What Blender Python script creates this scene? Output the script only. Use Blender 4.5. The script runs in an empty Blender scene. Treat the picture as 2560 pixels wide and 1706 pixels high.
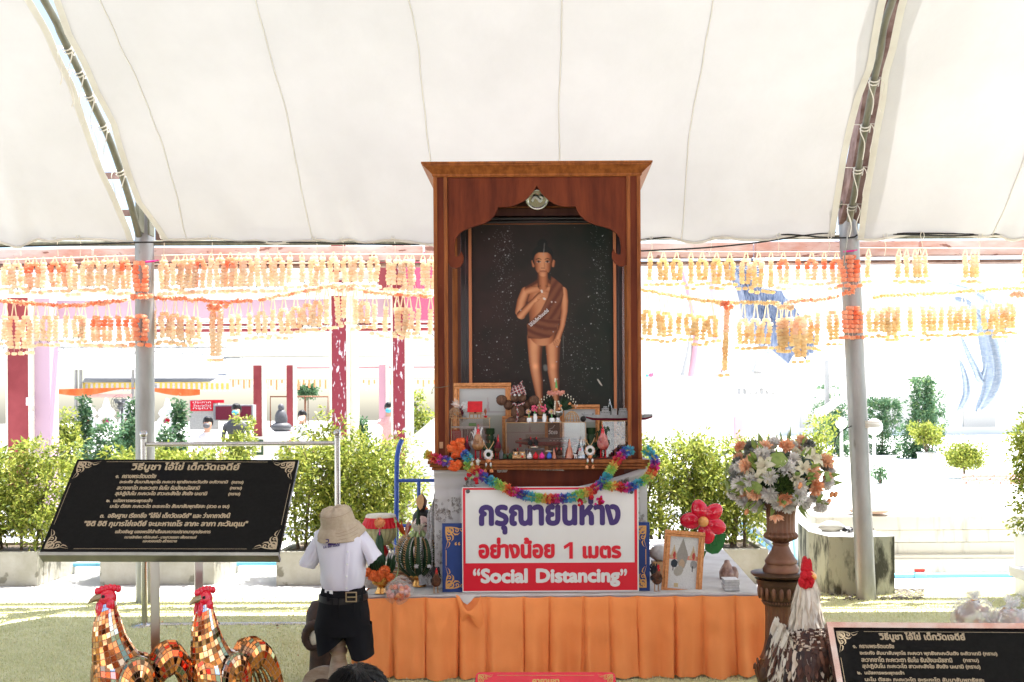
import bpy, bmesh, math, random
import numpy as np
from mathutils import Vector, Matrix, noise, geometry
R = random.Random(7)
sc = bpy.context.scene
COL = sc.collection
PI = math.pi
# ------------------------------------------------ camera, world, sun, exposure
F, CX, CY, EYE, ROLL = 2488.9, 1360.0, 1040.0, 1.5, -0.006
cam_d = bpy.data.cameras.new('camera')
cam_d.lens, cam_d.sensor_width = 35, 36
cam_d.shift_x, cam_d.shift_y = -(CX - 1280) / 2560, (CY - 853) / 2560
cam_d.clip_end = 2000
cam_d.dof.use_dof, cam_d.dof.focus_distance, cam_d.dof.aperture_fstop = True, 5.7, 9
cam = bpy.data.objects.new('camera', cam_d)
COL.objects.link(cam)
cam.matrix_world = Matrix.Translation((0, 0, EYE)) @ Matrix.Rotation(PI / 2, 4, 'X') @ Matrix.Rotation(ROLL, 4, 'Z')
sc.camera = cam
SUN_EL, SUN_AZ = math.radians(73.6), math.radians(57.6)
w = bpy.data.worlds.new('World')
sc.world = w
w.use_nodes = True
bg = w.node_tree.nodes['Background']
sky = w.node_tree.nodes.new('ShaderNodeTexSky')
sky.sky_type = 'NISHITA'
sky.sun_disc = False
sky.sun_elevation, sky.sun_rotation = SUN_EL, SUN_AZ
sky.dust_density = 2.0
sky.ozone_density = 0.3
sky.air_density = 1.0
w.node_tree.links.new(sky.outputs[0], bg.inputs[0])
bg.inputs[1].default_value = 0.10
sd = bpy.data.lights.new('sun', 'SUN')
sd.energy, sd.angle, sd.color = 5.0, math.radians(0.6), (1, 0.975, 0.94)
sun = bpy.data.objects.new('sun', sd)
COL.objects.link(sun)
sdir = Vector((math.sin(SUN_AZ) * math.cos(SUN_EL), math.cos(SUN_AZ) * math.cos(SUN_EL), math.sin(SUN_EL)))
sun.rotation_euler = (-sdir).to_track_quat('-Z', 'Y').to_euler()
vs = sc.view_settings
vs.view_transform, vs.look, vs.gamma, vs.use_curve_mapping = 'Standard', 'None', 1, False
vs.exposure = 2.07
sc.cycles.max_bounces = 10
sc.cycles.transparent_max_bounces = 16
sc.cycles.caustics_reflective = False
sc.cycles.caustics_refractive = False
sc.cycles.sample_clamp_indirect = 6
sc.cycles.use_denoising = True
# ------------------------------------------------ geometry helpers
CR = Vector((math.cos(ROLL), 0, math.sin(ROLL)))
CU = Vector((-math.sin(ROLL), 0, math.cos(ROLL)))
def ray(px, py):
 return CR * ((px - CX) / F) + CU * ((CY - py) / F) + Vector((0, 1, 0))
def P(px, py, d):
 return ray(px, py) * d + Vector((0, 0, EYE))
def G(px, py, z=0.0):
 r = ray(px, py)
 return r * ((z - EYE) / r.z) + Vector((0, 0, EYE))
def lerp(a, b, t):
 return a + (b - a) * t
def catmull(pts, n=6):
 pts = [Vector(p) for p in pts]
 out = []
 for i in range(len(pts) - 1):
  p0, p1, p2, p3 = pts[max(i - 1, 0)], pts[i], pts[i + 1], pts[min(i + 2, len(pts) - 1)]
  for k in range(n):
   t = k / n
   out.append(0.5 * ((2 * p1) + (p2 - p0) * t + (2 * p0 - 5 * p1 + 4 * p2 - p3) * t * t + (3 * p1 - p0 - 3 * p2 + p3) * t ** 3))
 out.append(pts[-1])
 return out
def rnd_dir(r=R):
 z = r.uniform(-1, 1)
 a = r.uniform(0, 2 * PI)
 q = math.sqrt(1 - z * z)
 return Vector((q * math.cos(a), q * math.sin(a), z))
ORG = {}
class MB:
 def __init__(s):
  s.v, s.f, s.m, s.s = [], [], [], []
 def add(s, vs, fs, mi=0, smooth=False):
  b = len(s.v)
  s.v += [tuple(v) for v in vs]
  s.f += [tuple(b + i for i in f) for f in fs]
  s.m += [mi] * len(fs)
  s.s += [smooth] * len(fs)
  return s
 def box(s, c, size, rot=None, mi=0, bev=0.0):
  x, y, z = (q / 2 for q in size)
  if bev > 0:
   bm = bmesh.new()
   bmesh.ops.create_cube(bm, size=1)
   for v in bm.verts:
    v.co = Vector((v.co.x * size[0], v.co.y * size[1], v.co.z * size[2]))
   bmesh.ops.bevel(bm, geom=list(bm.edges), offset=bev, segments=2, affect='EDGES', profile=0.6)
   bm.verts.index_update()
   vs = [v.co.copy() for v in bm.verts]
   fs = [[v.index for v in f.verts] for f in bm.faces]
   bm.free()
  else:
   vs = [Vector((i, j, k)) for i in (-x, x) for j in (-y, y) for k in (-z, z)]
   fs = [(0, 1, 3, 2), (4, 6, 7, 5), (0, 4, 5, 1), (2, 3, 7, 6), (0, 2, 6, 4), (1, 5, 7, 3)]
  M = rot if rot is not None else Matrix.Identity(3)
  c = Vector(c)
  return s.add([M @ v + c for v in vs], fs, mi)
 def bb(s, x0, x1, y0, y1, z0, z1, mi=0, bev=0.0):
  return s.box(((x0 + x1) / 2, (y0 + y1) / 2, (z0 + z1) / 2), (abs(x1 - x0), abs(y1 - y0), abs(z1 - z0)), None, mi, bev)
 def tube(s, path, r, n=8, mi=0, cap=True, flat=1.0):
  path = [Vector(p) for p in path]
  rs = r if isinstance(r, (list, tuple)) else [r] * len(path)
  vs, fs = [], []
  up = None
  for i, p in enumerate(path):
   t = (path[min(i + 1, len(path) - 1)] - path[max(i - 1, 0)])
   t = t.normalized() if t.length > 1e-9 else Vector((0, 0, 1))
   if up is None:
    up = Vector((0, 0, 1)) if abs(t.z) < 0.9 else Vector((0, 1, 0))
   a = t.cross(up)
   a = a.normalized() if a.length > 1e-6 else Vector((1, 0, 0))
   b = a.cross(t).normalized()
   up = b
   for k in range(n):
    q = 2 * PI * k / n
    vs.append(p + a * math.cos(q) * rs[i] + b * math.sin(q) * rs[i] * flat)
  for i in range(len(path) - 1):
   for k in range(n):
    k2 = (k + 1) % n
    fs.append((i * n + k, i * n + k2, (i + 1) * n + k2, (i + 1) * n + k))
  s.add(vs, fs, mi, n > 4)
  if cap:
   s.add(vs[:n], [tuple(range(n - 1, -1, -1))], mi)
   s.add(vs[-n:], [tuple(range(n))], mi)
  return s
 def lathe(s, prof, base, n=20, mi=0, sy=1.0, flute=0, depth=0.0, M=None):
  base = Vector(base)
  vs, fs = [], []
  for (r, z) in prof:
   for k in range(n):
    q = 2 * PI * k / n
    rr = r * (1 - depth * (0.5 + 0.5 * math.cos(flute * q))) if flute else r
    v = Vector((rr * math.cos(q), rr * math.sin(q) * sy, z))
    vs.append((M @ v if M is not None else v) + base)
  for i in range(len(prof) - 1):
   for k in range(n):
    k2 = (k + 1) % n
    fs.append((i * n + k, i * n + k2, (i + 1) * n + k2, (i + 1) * n + k))
  s.add(vs, fs, mi, True)
  if prof[0][0] > 1e-5:
   s.add(vs[:n], [tuple(range(n - 1, -1, -1))], mi)
  if prof[-1][0] > 1e-5:
   s.add(vs[-n:], [tuple(range(n))], mi)
  return s
 def ell(s, c, r, mi=0, nu=12, nv=8, M=None, fn=None):
  c = Vector(c)
  if not isinstance(r, (tuple, list)):
   r = (r, r, r)
  vs, fs = [], []
  for j in range(nv + 1):
   th = PI * j / nv
   for i in range(nu):
    ph = 2 * PI * i / nu
    u = Vector((math.sin(th) * math.cos(ph), math.sin(th) * math.sin(ph), math.cos(th)))
    k = fn(u) if fn else 1
    v = Vector((u.x * r[0], u.y * r[1], u.z * r[2])) * k
    vs.append((M @ v if M is not None else v) + c)
  for j in range(nv):
   for i in range(nu):
    i2 = (i + 1) % nu
    fs.append((j * nu + i, (j + 1) * nu + i, (j + 1) * nu + i2, j * nu + i2))
  return s.add(vs, fs, mi, True)
 def loft(s, rings, mi=0, cap=True, smooth=True):
  n = len(rings[0])
  vs = [v for r in rings for v in r]
  fs = []
  for i in range(len(rings) - 1):
   for k in range(n):
    k2 = (k + 1) % n
    fs.append((i * n + k, i * n + k2, (i + 1) * n + k2, (i + 1) * n + k))
  s.add(vs, fs, mi, smooth)
  if cap:
   s.add(rings[0], [tuple(range(n - 1, -1, -1))], mi)
   s.add(rings[-1], [tuple(range(n))], mi)
  return s
 def prism(s, pts, back, mi=0):
  """closed outline of world points pushed along the vector back"""
  pts = [Vector(p) for p in pts]
  back = Vector(back)
  tri = geometry.tessellate_polygon([pts])
  n = len(pts)
  fr = [tuple(t) for t in tri]
  fs = fr + [tuple(i + n for i in reversed(t)) for t in fr]
  fs += [(i, (i + 1) % n, (i + 1) % n + n, i + n) for i in range(n)]
  return s.add(pts + [p + back for p in pts], fs, mi)
 def flat(s, pts, mi=0):
  pts = [Vector(p) for p in pts]
  return s.add(pts, [tuple(t) for t in geometry.tessellate_polygon([pts])], mi)
 def grid(s, fn, nu, nv, mi=0, smooth=True):
  vs = [fn(i / nu, j / nv) for j in range(nv + 1) for i in range(nu + 1)]
  fs = [(j * (nu + 1) + i, j * (nu + 1) + i + 1, (j + 1) * (nu + 1) + i + 1, (j + 1) * (nu + 1) + i) for j in range(nv) for i in range(nu)]
  return s.add(vs, fs, mi, smooth)
 def petal(s, p, d, L, wd, mi=0, cup=0.25, side=None):
  """a folded leaf-shaped blade from p along d"""
  d = Vector(d).normalized()
  a = side if side is not None else rnd_dir()
  a = (a - d * a.dot(d)).normalized()
  n = d.cross(a)
  p = Vector(p)
  return s.add([p, p + d * L * 0.5 + a * wd / 2 + n * L * cup * .3, p + d * L, p + d * L * 0.5 - a * wd / 2 + n * L * cup * .3, p + d * L * 0.5 - n * L * cup * .15],
      [(0, 1, 4), (1, 2, 4), (2, 3, 4), (3, 0, 4)], mi)
 def puff(s, c, r, mi=0, n=22, wd=0.55, core=True, sq=1.0):
  c = Vector(c)
  if core:
   s.ell(c, (r * .62, r * .62, r * .62 * sq), mi, 6, 4)
  for _ in range(n):
   u = rnd_dir()
   u.z *= sq
   s.petal(c + u * r * 0.3, u, r * R.uniform(.6, .8), r * wd, mi)
  return s
 def pom(s, c, r, mi=0, n=90):
  c = Vector(c)
  s.ell(c, r * .8, mi, 8, 6)
  for _ in range(n):
   u = rnd_dir()
   s.petal(c + u * r * .62, u + rnd_dir() * .45, r * R.uniform(.3, .48), r * .26, mi, cup=.8)
  return s
 def build(s, name, mats, parent=None, loc=None, **kw):
  me = bpy.data.meshes.new(name)
  if parent is not None:
   o0 = ORG[parent.name]
  elif loc is not None:
   o0 = Vector(loc)
  else:
   a = np.array(s.v)
   o0 = Vector(((a[:, 0].min() + a[:, 0].max()) / 2, (a[:, 1].min() + a[:, 1].max()) / 2, a[:, 2].min()))
  a = np.array(s.v, dtype=float) - np.array(o0)
  me.from_pydata(a.tolist(), [], s.f)
  for m in (mats if isinstance(mats, (list, tuple)) else [mats]):
   me.materials.append(m)
  me.polygons.foreach_set('material_index', s.m)
  me.polygons.foreach_set('use_smooth', s.s)
  me.update()
  ob = bpy.data.objects.new(name, me)
  COL.objects.link(ob)
  if parent is not None:
   ob.parent = parent
  else:
   ob.location = o0
  ORG[ob.name] = o0
  tag(ob, **kw)
  return ob
def tag(o, label=None, cat=None, group=None, kind=None):
 if label:
  o['label'] = label
 if cat:
  o['category'] = cat
 if group:
  o['group'] = group
 if kind:
  o['kind'] = kind
 return o
def thing(name, loc, label, cat, group=None, kind=None):
 o = bpy.data.objects.new(name, None)
 COL.objects.link(o)
 o.empty_display_size = 0.1
 o.location = loc
 ORG[o.name] = Vector(loc)
 return tag(o, label, cat, group, kind)
def clone(o, delta, label=None, scale=None, rz=None, parent=None):
 """copy of a thing and its parts, moved by delta"""
 c = o.copy()
 COL.objects.link(c)
 ORG[c.name] = ORG[o.name] + Vector(delta)
 if parent is None:
  c.location = o.location + Vector(delta)
  if scale:
   c.scale = (scale, scale, scale)
  if rz is not None:
   c.rotation_euler.z = rz
  if label:
   c['label'] = label
 else:
  c.parent = parent
 for ch in o.children:
  clone(ch, delta, parent=c)
 return c
# ------------------------------------------------ materials
def mat(name, c, rough=0.6, metal=0.0, c2=None, scale=8.0, lo=0.35, hi=0.65, bump=0.0, bscale=None, transl=0.0, island=None,
  spec=0.3, coat=0.0, detail=6.0, stretch=None, spots=None, emit=0, sheen=0.0, glass=False, alpha=1.0):
 m = bpy.data.materials.new(name)
 m.use_nodes = True
 nt = m.node_tree
 N, L = nt.nodes, nt.links
 b = N['Principled BSDF']
 b.inputs['Base Color'].default_value = (*c, 1)
 b.inputs['Roughness'].default_value = rough
 b.inputs['Metallic'].default_value = metal
 b.inputs['Specular IOR Level'].default_value = spec
 b.inputs['Coat Weight'].default_value = coat
 b.inputs['Sheen Weight'].default_value = sheen
 if emit:
  b.inputs['Emission Color'].default_value = (*c, 1)
  b.inputs['Emission Strength'].default_value = emit
 tc = N.new('ShaderNodeTexCoord')
 mp = N.new('ShaderNodeMapping')
 L.new(tc.outputs['Object'], mp.inputs[0])
 if stretch:
  mp.inputs['Scale'].default_value = stretch
 col = None
 if c2 is not None:
  nz = N.new('ShaderNodeTexNoise')
  nz.inputs['Scale'].default_value = scale
  nz.inputs['Detail'].default_value = detail
  nz.inputs['Roughness'].default_value = 0.62
  L.new(mp.outputs[0], nz.inputs['Vector'])
  rp = N.new('ShaderNodeMapRange')
  rp.inputs['From Min'].default_value = lo
  rp.inputs['From Max'].default_value = hi
  L.new(nz.outputs['Fac'], rp.inputs['Value'])
  mx = N.new('ShaderNodeMix')
  mx.data_type = 'RGBA'
  mx.inputs[6].default_value = (*c, 1)
  mx.inputs[7].default_value = (*c2, 1)
  L.new(rp.outputs[0], mx.inputs[0])
  col = mx.outputs[2]
 if island is not None:
  ge = N.new('ShaderNodeNewGeometry')
  cr = N.new('ShaderNodeValToRGB')
  e = cr.color_ramp.elements
  while len(e) < len(island):
   e.new(0.5)
  for i, q in enumerate(island):
   e[i].position = i / max(1, len(island) - 1)
   e[i].color = (*q, 1)
  L.new(ge.outputs['Random Per Island'], cr.inputs[0])
  col = cr.outputs[0]
 if spots is not None:
  (sc_, thr, cs) = spots
  n2 = N.new('ShaderNodeTexNoise')
  n2.inputs['Scale'].default_value = sc_
  n2.inputs['Detail'].default_value = 5
  L.new(mp.outputs[0], n2.inputs['Vector'])
  r2 = N.new('ShaderNodeMapRange')
  r2.inputs['From Min'].default_value = thr
  r2.inputs['From Max'].default_value = thr + 0.04
  L.new(n2.outputs['Fac'], r2.inputs['Value'])
  m2 = N.new('ShaderNodeMix')
  m2.data_type = 'RGBA'
  m2.inputs[6].default_value = (*c, 1)
  if col is not None:
   L.new(col, m2.inputs[6])
  m2.inputs[7].default_value = (*cs, 1)
  L.new(r2.outputs[0], m2.inputs[0])
  col = m2.outputs[2]
 if col is not None:
  L.new(col, b.inputs['Base Color'])
 if bump:
  n3 = N.new('ShaderNodeTexNoise')
  n3.inputs['Scale'].default_value = bscale or scale * 3
  n3.inputs['Detail'].default_value = 5
  L.new(mp.outputs[0], n3.inputs['Vector'])
  bp = N.new('ShaderNodeBump')
  bp.inputs['Strength'].default_value = bump
  bp.inputs['Distance'].default_value = 0.01
  L.new(n3.outputs['Fac'], bp.inputs['Height'])
  L.new(bp.outputs[0], b.inputs['Normal'])
 out = N['Material Output']
 if transl:
  t = N.new('ShaderNodeBsdfTranslucent')
  t.inputs[0].default_value = (*c, 1)
  if col is not None:
   L.new(col, t.inputs[0])
  ms = N.new('ShaderNodeMixShader')
  ms.inputs[0].default_value = transl
  L.new(b.outputs[0], ms.inputs[1])
  L.new(t.outputs[0], ms.inputs[2])
  L.new(ms.outputs[0], out.inputs[0])
 if glass:
  tr = N.new('ShaderNodeBsdfTransparent')
  gl = N.new('ShaderNodeBsdfGlossy')
  gl.inputs['Roughness'].default_value = 0.03
  fr = N.new('ShaderNodeFresnel')
  fr.inputs[0].default_value = 1.45
  ad = N.new('ShaderNodeMath')
  ad.operation = 'MULTIPLY_ADD'
  ad.inputs[1].default_value = 1.4
  ad.inputs[2].default_value = 1 - alpha if alpha < 1 else 0.02
  L.new(fr.outputs[0], ad.inputs[0])
  tr.inputs[0].default_value = (*c, 1)
  ms = N.new('ShaderNodeMixShader')
  L.new(ad.outputs[0], ms.inputs[0])
  L.new(tr.outputs[0], ms.inputs[1])
  L.new(gl.outputs[0], ms.inputs[2])
  L.new(ms.outputs[0], out.inputs[0])
 return m
def vcol_mat(name, rough=0.4, coat=0.0):
 m = bpy.data.materials.new(name)
 m.use_nodes = True
 b = m.node_tree.nodes['Principled BSDF']
 a = m.node_tree.nodes.new('ShaderNodeAttribute')
 a.attribute_name = 'paint'
 b.inputs['Specular IOR Level'].default_value = .12
 b.inputs['Roughness'].default_value = rough
 b.inputs['Coat Weight'].default_value = coat
 m.node_tree.links.new(a.outputs['Color'], b.inputs['Base Color'])
 return m
M = {}
M['white_fabric'] = mat('canopy_fabric', (.595, .59, .60), .8, c2=(.535, .53, .535), scale=.9, bump=.3, bscale=9, transl=.06, stretch=(1, 1, 1), spots=(1.6, .74, (.68, .65, .58)))
M['hem'] = mat('hem_fabric', (.80, .78, .71), .8, transl=.3, c2=(.72, .69, .61), scale=5)
M['seam'] = mat('seam_fabric', (.76, .74, .68), .8, transl=.25)
M['galv'] = mat('galvanised_steel', (.36, .36, .35), .45, .5, c2=(.25, .25, .235), scale=6, stretch=(1, 1, .25), bump=.1, spots=(9, .66, (.2, .19, .16)))
M['rib'] = mat('mossy_steel', (.10, .10, .065), .6, .2, c2=(.20, .19, .14), scale=14, stretch=(1, .3, .3))
M['rust'] = mat('rusty_plate', (.10, .05, .034), .8, c2=(.24, .16, .13), scale=7, bump=.3)
M['gutter'] = mat('weathered_gutter', (.50, .27, .21), .8, c2=(.62, .52, .48), scale=2.2, stretch=(1, 1, 3), spots=(8, .62, (.26, .13, .10)), bump=.2)
M['cable'] = mat('black_cable', (.02, .02, .02), .5)
M['string'] = mat('white_string', (.7, .67, .58), .8)
M['concrete'] = mat('planter_concrete', (.40, .385, .335), .85, c2=(.29, .28, .22), scale=3.2, bump=.35, bscale=30, spots=(5, .64, (.17, .16, .12)))
M['concrete_old'] = mat('mossy_concrete', (.36, .36, .28), .9, c2=(.06, .06, .045), scale=5.5, lo=.47, hi=.6, bump=.5, bscale=40, stretch=(1.6, 1.6, .55), detail=9)
M['paving'] = mat('paving', (.58, .57, .55), .8, c2=(.42, .42, .41), scale=1.3, bump=.15, spots=(2.5, .66, (.30, .30, .30)))
M['cream'] = mat('cream_render', (.70, .67, .58), .8, c2=(.56, .52, .43), scale=2.2, stretch=(1, 1, .4), lo=.5, hi=.8)
M['turf'] = mat('turf', (.52, .52, .28), .9, c2=(.62, .61, .36), scale=3, bump=.6, bscale=180)
M['blade'] = mat('turf_blade', (.2, .25, .07), .7, transl=.3, island=[(.50, .51, .24), (.74, .72, .42), (.60, .61, .31), (.82, .78, .54)])
M['leaf'] = mat('hedge_leaf', (.1, .16, .03), .45, transl=.45, island=[(.17, .23, .03), (.42, .45, .08), (.07, .11, .02), (.27, .34, .05), (.54, .52, .13)])
M['leaf_dark'] = mat('dark_leaf', (.04, .09, .02), .4, transl=.35, island=[(.04, .085, .018), (.09, .15, .03), (.03, .06, .015), (.16, .22, .05)])
M['leaf_far'] = mat('far_leaf', (.07, .13, .05), .5, transl=.35, island=[(.04, .11, .05), (.10, .19, .09), (.06, .14, .07), (.16, .24, .09)])
M['bark'] = mat('bark', (.12, .09, .06), .9, c2=(.22, .18, .13), scale=20, bump=.5)
M['soil'] = mat('soil', (.10, .07, .05), .95, c2=(.2, .16, .12), scale=25, bump=.5)
M['wood'] = mat('red_brown_wood', (.080, .016, .0065), .5, c2=(.155, .034, .012), scale=3.5, stretch=(4, 4, .6), bump=.08, bscale=50, spec=.12, spots=(30, .76, (.34, .17, .09)))
M['wood_lt'] = mat('golden_brown_moulding', (.32, .105, .026), .45, c2=(.17, .050, .012), scale=5, stretch=(6, 6, .7), spec=.2, spots=(26, .74, (.13, .05, .02)))
M['wood_dk'] = mat('dark_brown_wood', (.085, .028, .018), .5, c2=(.13, .045, .026), scale=4, stretch=(5, 5, .5))
M['ebony'] = mat('black_frame', (.016, .013, .012), .3, coat=.3)
M['gilt'] = mat('gilt_line', (.42, .16, .07), .4, .3)
M['gold_frame'] = mat('gilded_frame', (.70, .33, .13), .38, .35, c2=(.50, .20, .07), scale=60, bump=.5, bscale=140)
M['white'] = mat('white_paint', (.78, .78, .76), .5)
M['signwhite'] = mat('sign_white', (.70, .70, .67), .45, c2=(.66, .655, .62), scale=3, spots=(16, .79, (.42, .39, .34)), coat=.2)
M['signred'] = mat('sign_red', (.62, .004, .022), .42, coat=.2, spots=(12, .78, (.40, .05, .04)))
M['signblue'] = mat('sign_violet', (.055, .03, .15), .45)
M['blueboard'] = mat('blue_board', (.018, .05, .20), .5, c2=(.012, .035, .15), scale=3, spots=(24, .78, (.25, .28, .35)))
M['goldpaint'] = mat('ochre_paint', (.62, .33, .10), .5)
M['lace'] = mat('lace_white', (.60, .59, .57), .85, transl=.15)
M['lacehole'] = mat('lace_embroidery', (.20, .17, .14), .9)
M['stone_black'] = mat('black_granite', (.004, .0036, .0032), 0.12, spec=.08, c2=(.007, .0065, .006), scale=60)
M['stone_gold'] = mat('engraved_gold', (.40, .31, .19), .45)
M['steel'] = mat('stainless', (.55, .54, .52), .22, 1.0, c2=(.40, .39, .37), scale=5, stretch=(1, 1, .3))
M['steel_dk'] = mat('stainless_dark', (.30, .29, .27), .28, 1.0, c2=(.45, .43, .40), scale=4, stretch=(1, 1, .2))
M['orange'] = mat('orange_skirt', (.97, .34, .11), .75, c2=(.90, .29, .085), scale=1.5, bump=.2, bscale=160, transl=.05, spec=.1)
M['tablecloth'] = mat('table_white', (.62, .60, .57), .8, c2=(.52, .49, .45), scale=6)
M['blue_steel'] = mat('blue_paint', (.03, .10, .42), .4, coat=.3)
M['pvc'] = mat('blue_pvc', (.16, .45, .62), .4)
M['redplastic'] = mat('red_plastic', (.62, .03, .02), .4)
M['maroon'] = mat('maroon_column', (.21, .028, .032), .6, c2=(.29, .05, .055), scale=2)
M['maroon_chip'] = mat('chipped_maroon', (.24, .03, .045), .6, spots=(24, .60, (.66, .60, .62)), stretch=(1.4, 1.4, .4))
M['mauve'] = mat('mauve_ceiling', (.48, .33, .40), .7)
M['pinkish'] = mat('pink_pillar', (.50, .27, .31), .7)
M['creamtrim'] = mat('cream_trim', (.76, .71, .58), .6)
M['offwhite'] = mat('offwhite_wall', (.80, .79, .76), .7)
M['grey_awning'] = mat('grey_awning', (.20, .20, .21), .8, c2=(.36, .36, .35), scale=2.5, stretch=(1, 3, 3))
M['hair'] = mat('black_hair', (.008, .007, .006), .38, bump=.4, bscale=90, stretch=(8, 8, 1))
M['skin'] = mat('skin', (.48, .27, .18), .5)
M['shirt'] = mat('lavender_white_shirt', (.76, .74, .82), .75, c2=(.72, .70, .79), scale=3, bump=.35, bscale=7, transl=.1)
M['khaki'] = mat('khaki_hat', (.50, .41, .30), .85, c2=(.44, .35, .25), scale=60, bump=.3, bscale=300)
M['blackcloth'] = mat('black_cloth', (.007, .007, .008), .9, spec=.15, c2=(.010, .010, .012), scale=4)
M['belt'] = mat('black_belt', (.008, .007, .006), .5, spec=.25)
M['brass'] = mat('aged_brass', (.32, .25, .15), .35, .9)
M['goldm'] = mat('gold_metal', (.72, .38, .12), .24, 1.0, bump=.2, bscale=90)
M['silver'] = mat('silver_metal', (.62, .62, .62), .25, 1.0)
M['woodstand'] = mat('pale_worn_wood', (.30, .20, .13), .55, c2=(.45, .34, .25), scale=5, stretch=(2, 2, 8))
M['bronze'] = mat('bronze_urn', (.12, .05, .025), .45, .35, c2=(.22, .10, .052), scale=4, bump=.15, bscale=40, coat=.1)
M['bronze_dk'] = mat('dark_bronze', (.055, .028, .017), .4, .4, c2=(.13, .07, .038), scale=6)
M['glass'] = mat('case_glass', (.98, .985, .98), glass=True, alpha=.93)
M['crystal'] = mat('crystal_clear', (.9, .9, .92), glass=True, alpha=.75)
M['crystal_red'] = mat('amber_crystal', (.62, .20, .10), .12, coat=1, spec=.8, transl=.3)
M['plastic_bag'] = mat('clear_bag', (.95, .95, .96), glass=True, alpha=.88)
for k_, c_ in dict(red=(.62, .012, .02), crimson=(.5, .005, .04), magenta=(.75, .03, .28), pink=(.80, .12, .22), palepink=(.80, .42, .38), orangef=(.80, .17, .04),
     peach=(.85, .36, .15), yellow=(.78, .60, .12), lime=(.36, .62, .12), green=(.12, .42, .12), teal=(.06, .45, .50), cyan=(.10, .45, .62), blue=(.04, .13, .50),
     violet=(.20, .06, .42), maroonf=(.16, .01, .03), black=(.012, .012, .012), brown=(.13, .055, .03), tan=(.50, .29, .15), jade=(.018, .045, .014),
     darkgreen=(.02, .055, .02), palegreen=(.34, .42, .18), grey=(.30, .31, .31), dgrey=(.10, .10, .105), straw=(.60, .36, .17), silk=(.55, .52, .26),
     creamf=(.74, .69, .55), whitef=(.72, .70, .68), greyw=(.48, .47, .44), olive=(.11, .14, .05), face=(.74, .56, .50), coconut=(.14, .075, .045)).items():
 M[k_] = mat('plain_' + k_, c_, .5, c2=tuple(q * .75 for q in c_), scale=40)
for k_ in ('lime', 'teal', 'cyan', 'magenta', 'red', 'orangef', 'yellow', 'blue', 'violet', 'green'):
 M['tin_' + k_] = mat('tinsel_' + k_, tuple(lerp(q, .9, .05) for q in M[k_].node_tree.nodes['Principled BSDF'].inputs[0].default_value[:3]), .45, transl=.25)
M['gloss_red'] = mat('glossy_red', (.66, .005, .03), .18, coat=.8)
M['gloss_yel'] = mat('glossy_orange', (.78, .36, .10), .35, coat=.3)
M['gloss_grn'] = mat('glossy_green', (.03, .16, .04), .3, coat=.4)
M['glaze'] = mat('glazed_brown', (.30, .13, .05), .2, coat=.7, c2=(.45, .24, .10), scale=30)
M['glaze_red'] = mat('glazed_red', (.35, .02, .03), .2, coat=.8, c2=(.60, .25, .20), scale=30)
M['husk'] = mat('coconut_husk', (.17, .09, .055), .85, c2=(.09, .045, .028), scale=30, stretch=(4, 4, 1), bump=.8, bscale=60)
M['porcelain'] = mat('porcelain', (.72, .72, .72), .2, coat=.6, spots=(28, .62, (.04, .07, .28)))
def film(name, k):
 m = mat(name, (.9, .89, .88), .12, coat=.3)
 nt = m.node_tree
 a, b = nt.nodes.new('ShaderNodeBsdfTransparent'), nt.nodes.new('ShaderNodeMixShader')
 b.inputs[0].default_value = k
 nt.links.new(a.outputs[0], b.inputs[1])
 nt.links.new(nt.nodes['Principled BSDF'].outputs[0], b.inputs[2])
 nt.links.new(b.outputs[0], nt.nodes['Material Output'].inputs[0])
 return m
M['film'], M['film2'] = film('thin_film', .34), film('clear_film', .16)
# ------------------------------------------------ lettering, ornaments, painted prints
_tc = {}
def text_geo(body, shear=0.0, space=1.0):
 k = (body, shear, space)
 if k not in _tc:
  cu = bpy.data.curves.new('t', 'FONT')
  cu.body, cu.size, cu.shear, cu.space_character, cu.resolution_u = body, 1, shear, space, 3
  o = bpy.data.objects.new('t', cu)
  COL.objects.link(o)
  bpy.context.view_layer.update()
  me = bpy.data.meshes.new_from_object(o.evaluated_get(bpy.context.evaluated_depsgraph_get()))
  vs = [(v.co.x, v.co.y) for v in me.vertices]
  fs = [tuple(p.vertices) for p in me.polygons]
  bpy.data.objects.remove(o)
  bpy.data.meshes.remove(me)
  bpy.data.curves.remove(cu)
  _tc[k] = (vs, fs)
 return _tc[k]
def text_on(mb, body, O, U, V, Nn, x0, x1, y0, y1, mi=0, bold=0.0, shear=0.0):
 """fit lettering in the box x0..x1, y0..y1 of the plane O + xU + yV; bold spreads copies sideways"""
 vs, fs = text_geo(body, shear)
 xs = [v[0] for v in vs]
 ys = [v[1] for v in vs]
 a, b, c, d = min(xs), max(xs), min(ys), max(ys)
 sx = (x1 - x0 - 2 * bold) / (b - a)
 sy = (y1 - y0 - (2 * bold if bold else 0)) / (d - c)
 offs = [(0, 0)] if not bold else [(bold * math.cos(q * PI / 4), bold * math.sin(q * PI / 4)) for q in range(8)] + [(0, 0)]
 for i, (ox, oy) in enumerate(offs):
  mb.add([O + U * (x0 + bold + ox + (v[0] - a) * sx) + V * (y0 + bold + oy + (v[1] - c) * sy) + Nn * (0.00008 * i) for v in vs], fs, mi)
def ribbon(mb, O, U, V, Nn, pts, wid, mi=0, k=0):
 n = len(pts)
 vs = []
 for i in range(n):
  a = Vector(pts[max(i - 1, 0)])
  b = Vector(pts[min(i + 1, n - 1)])
  t = (b - a).normalized()
  q = Vector((-t.y, t.x))
  wv = wid(i / (n - 1))
  for sg in (-1, 1):
   c = Vector(pts[i]) + q * wv * sg
   vs.append(O + U * c.x + V * c.y + Nn * 0.0001 * k)
 mb.add(vs, [(2 * i, 2 * i + 1, 2 * i + 3, 2 * i + 2) for i in range(n - 1)], mi)
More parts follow.
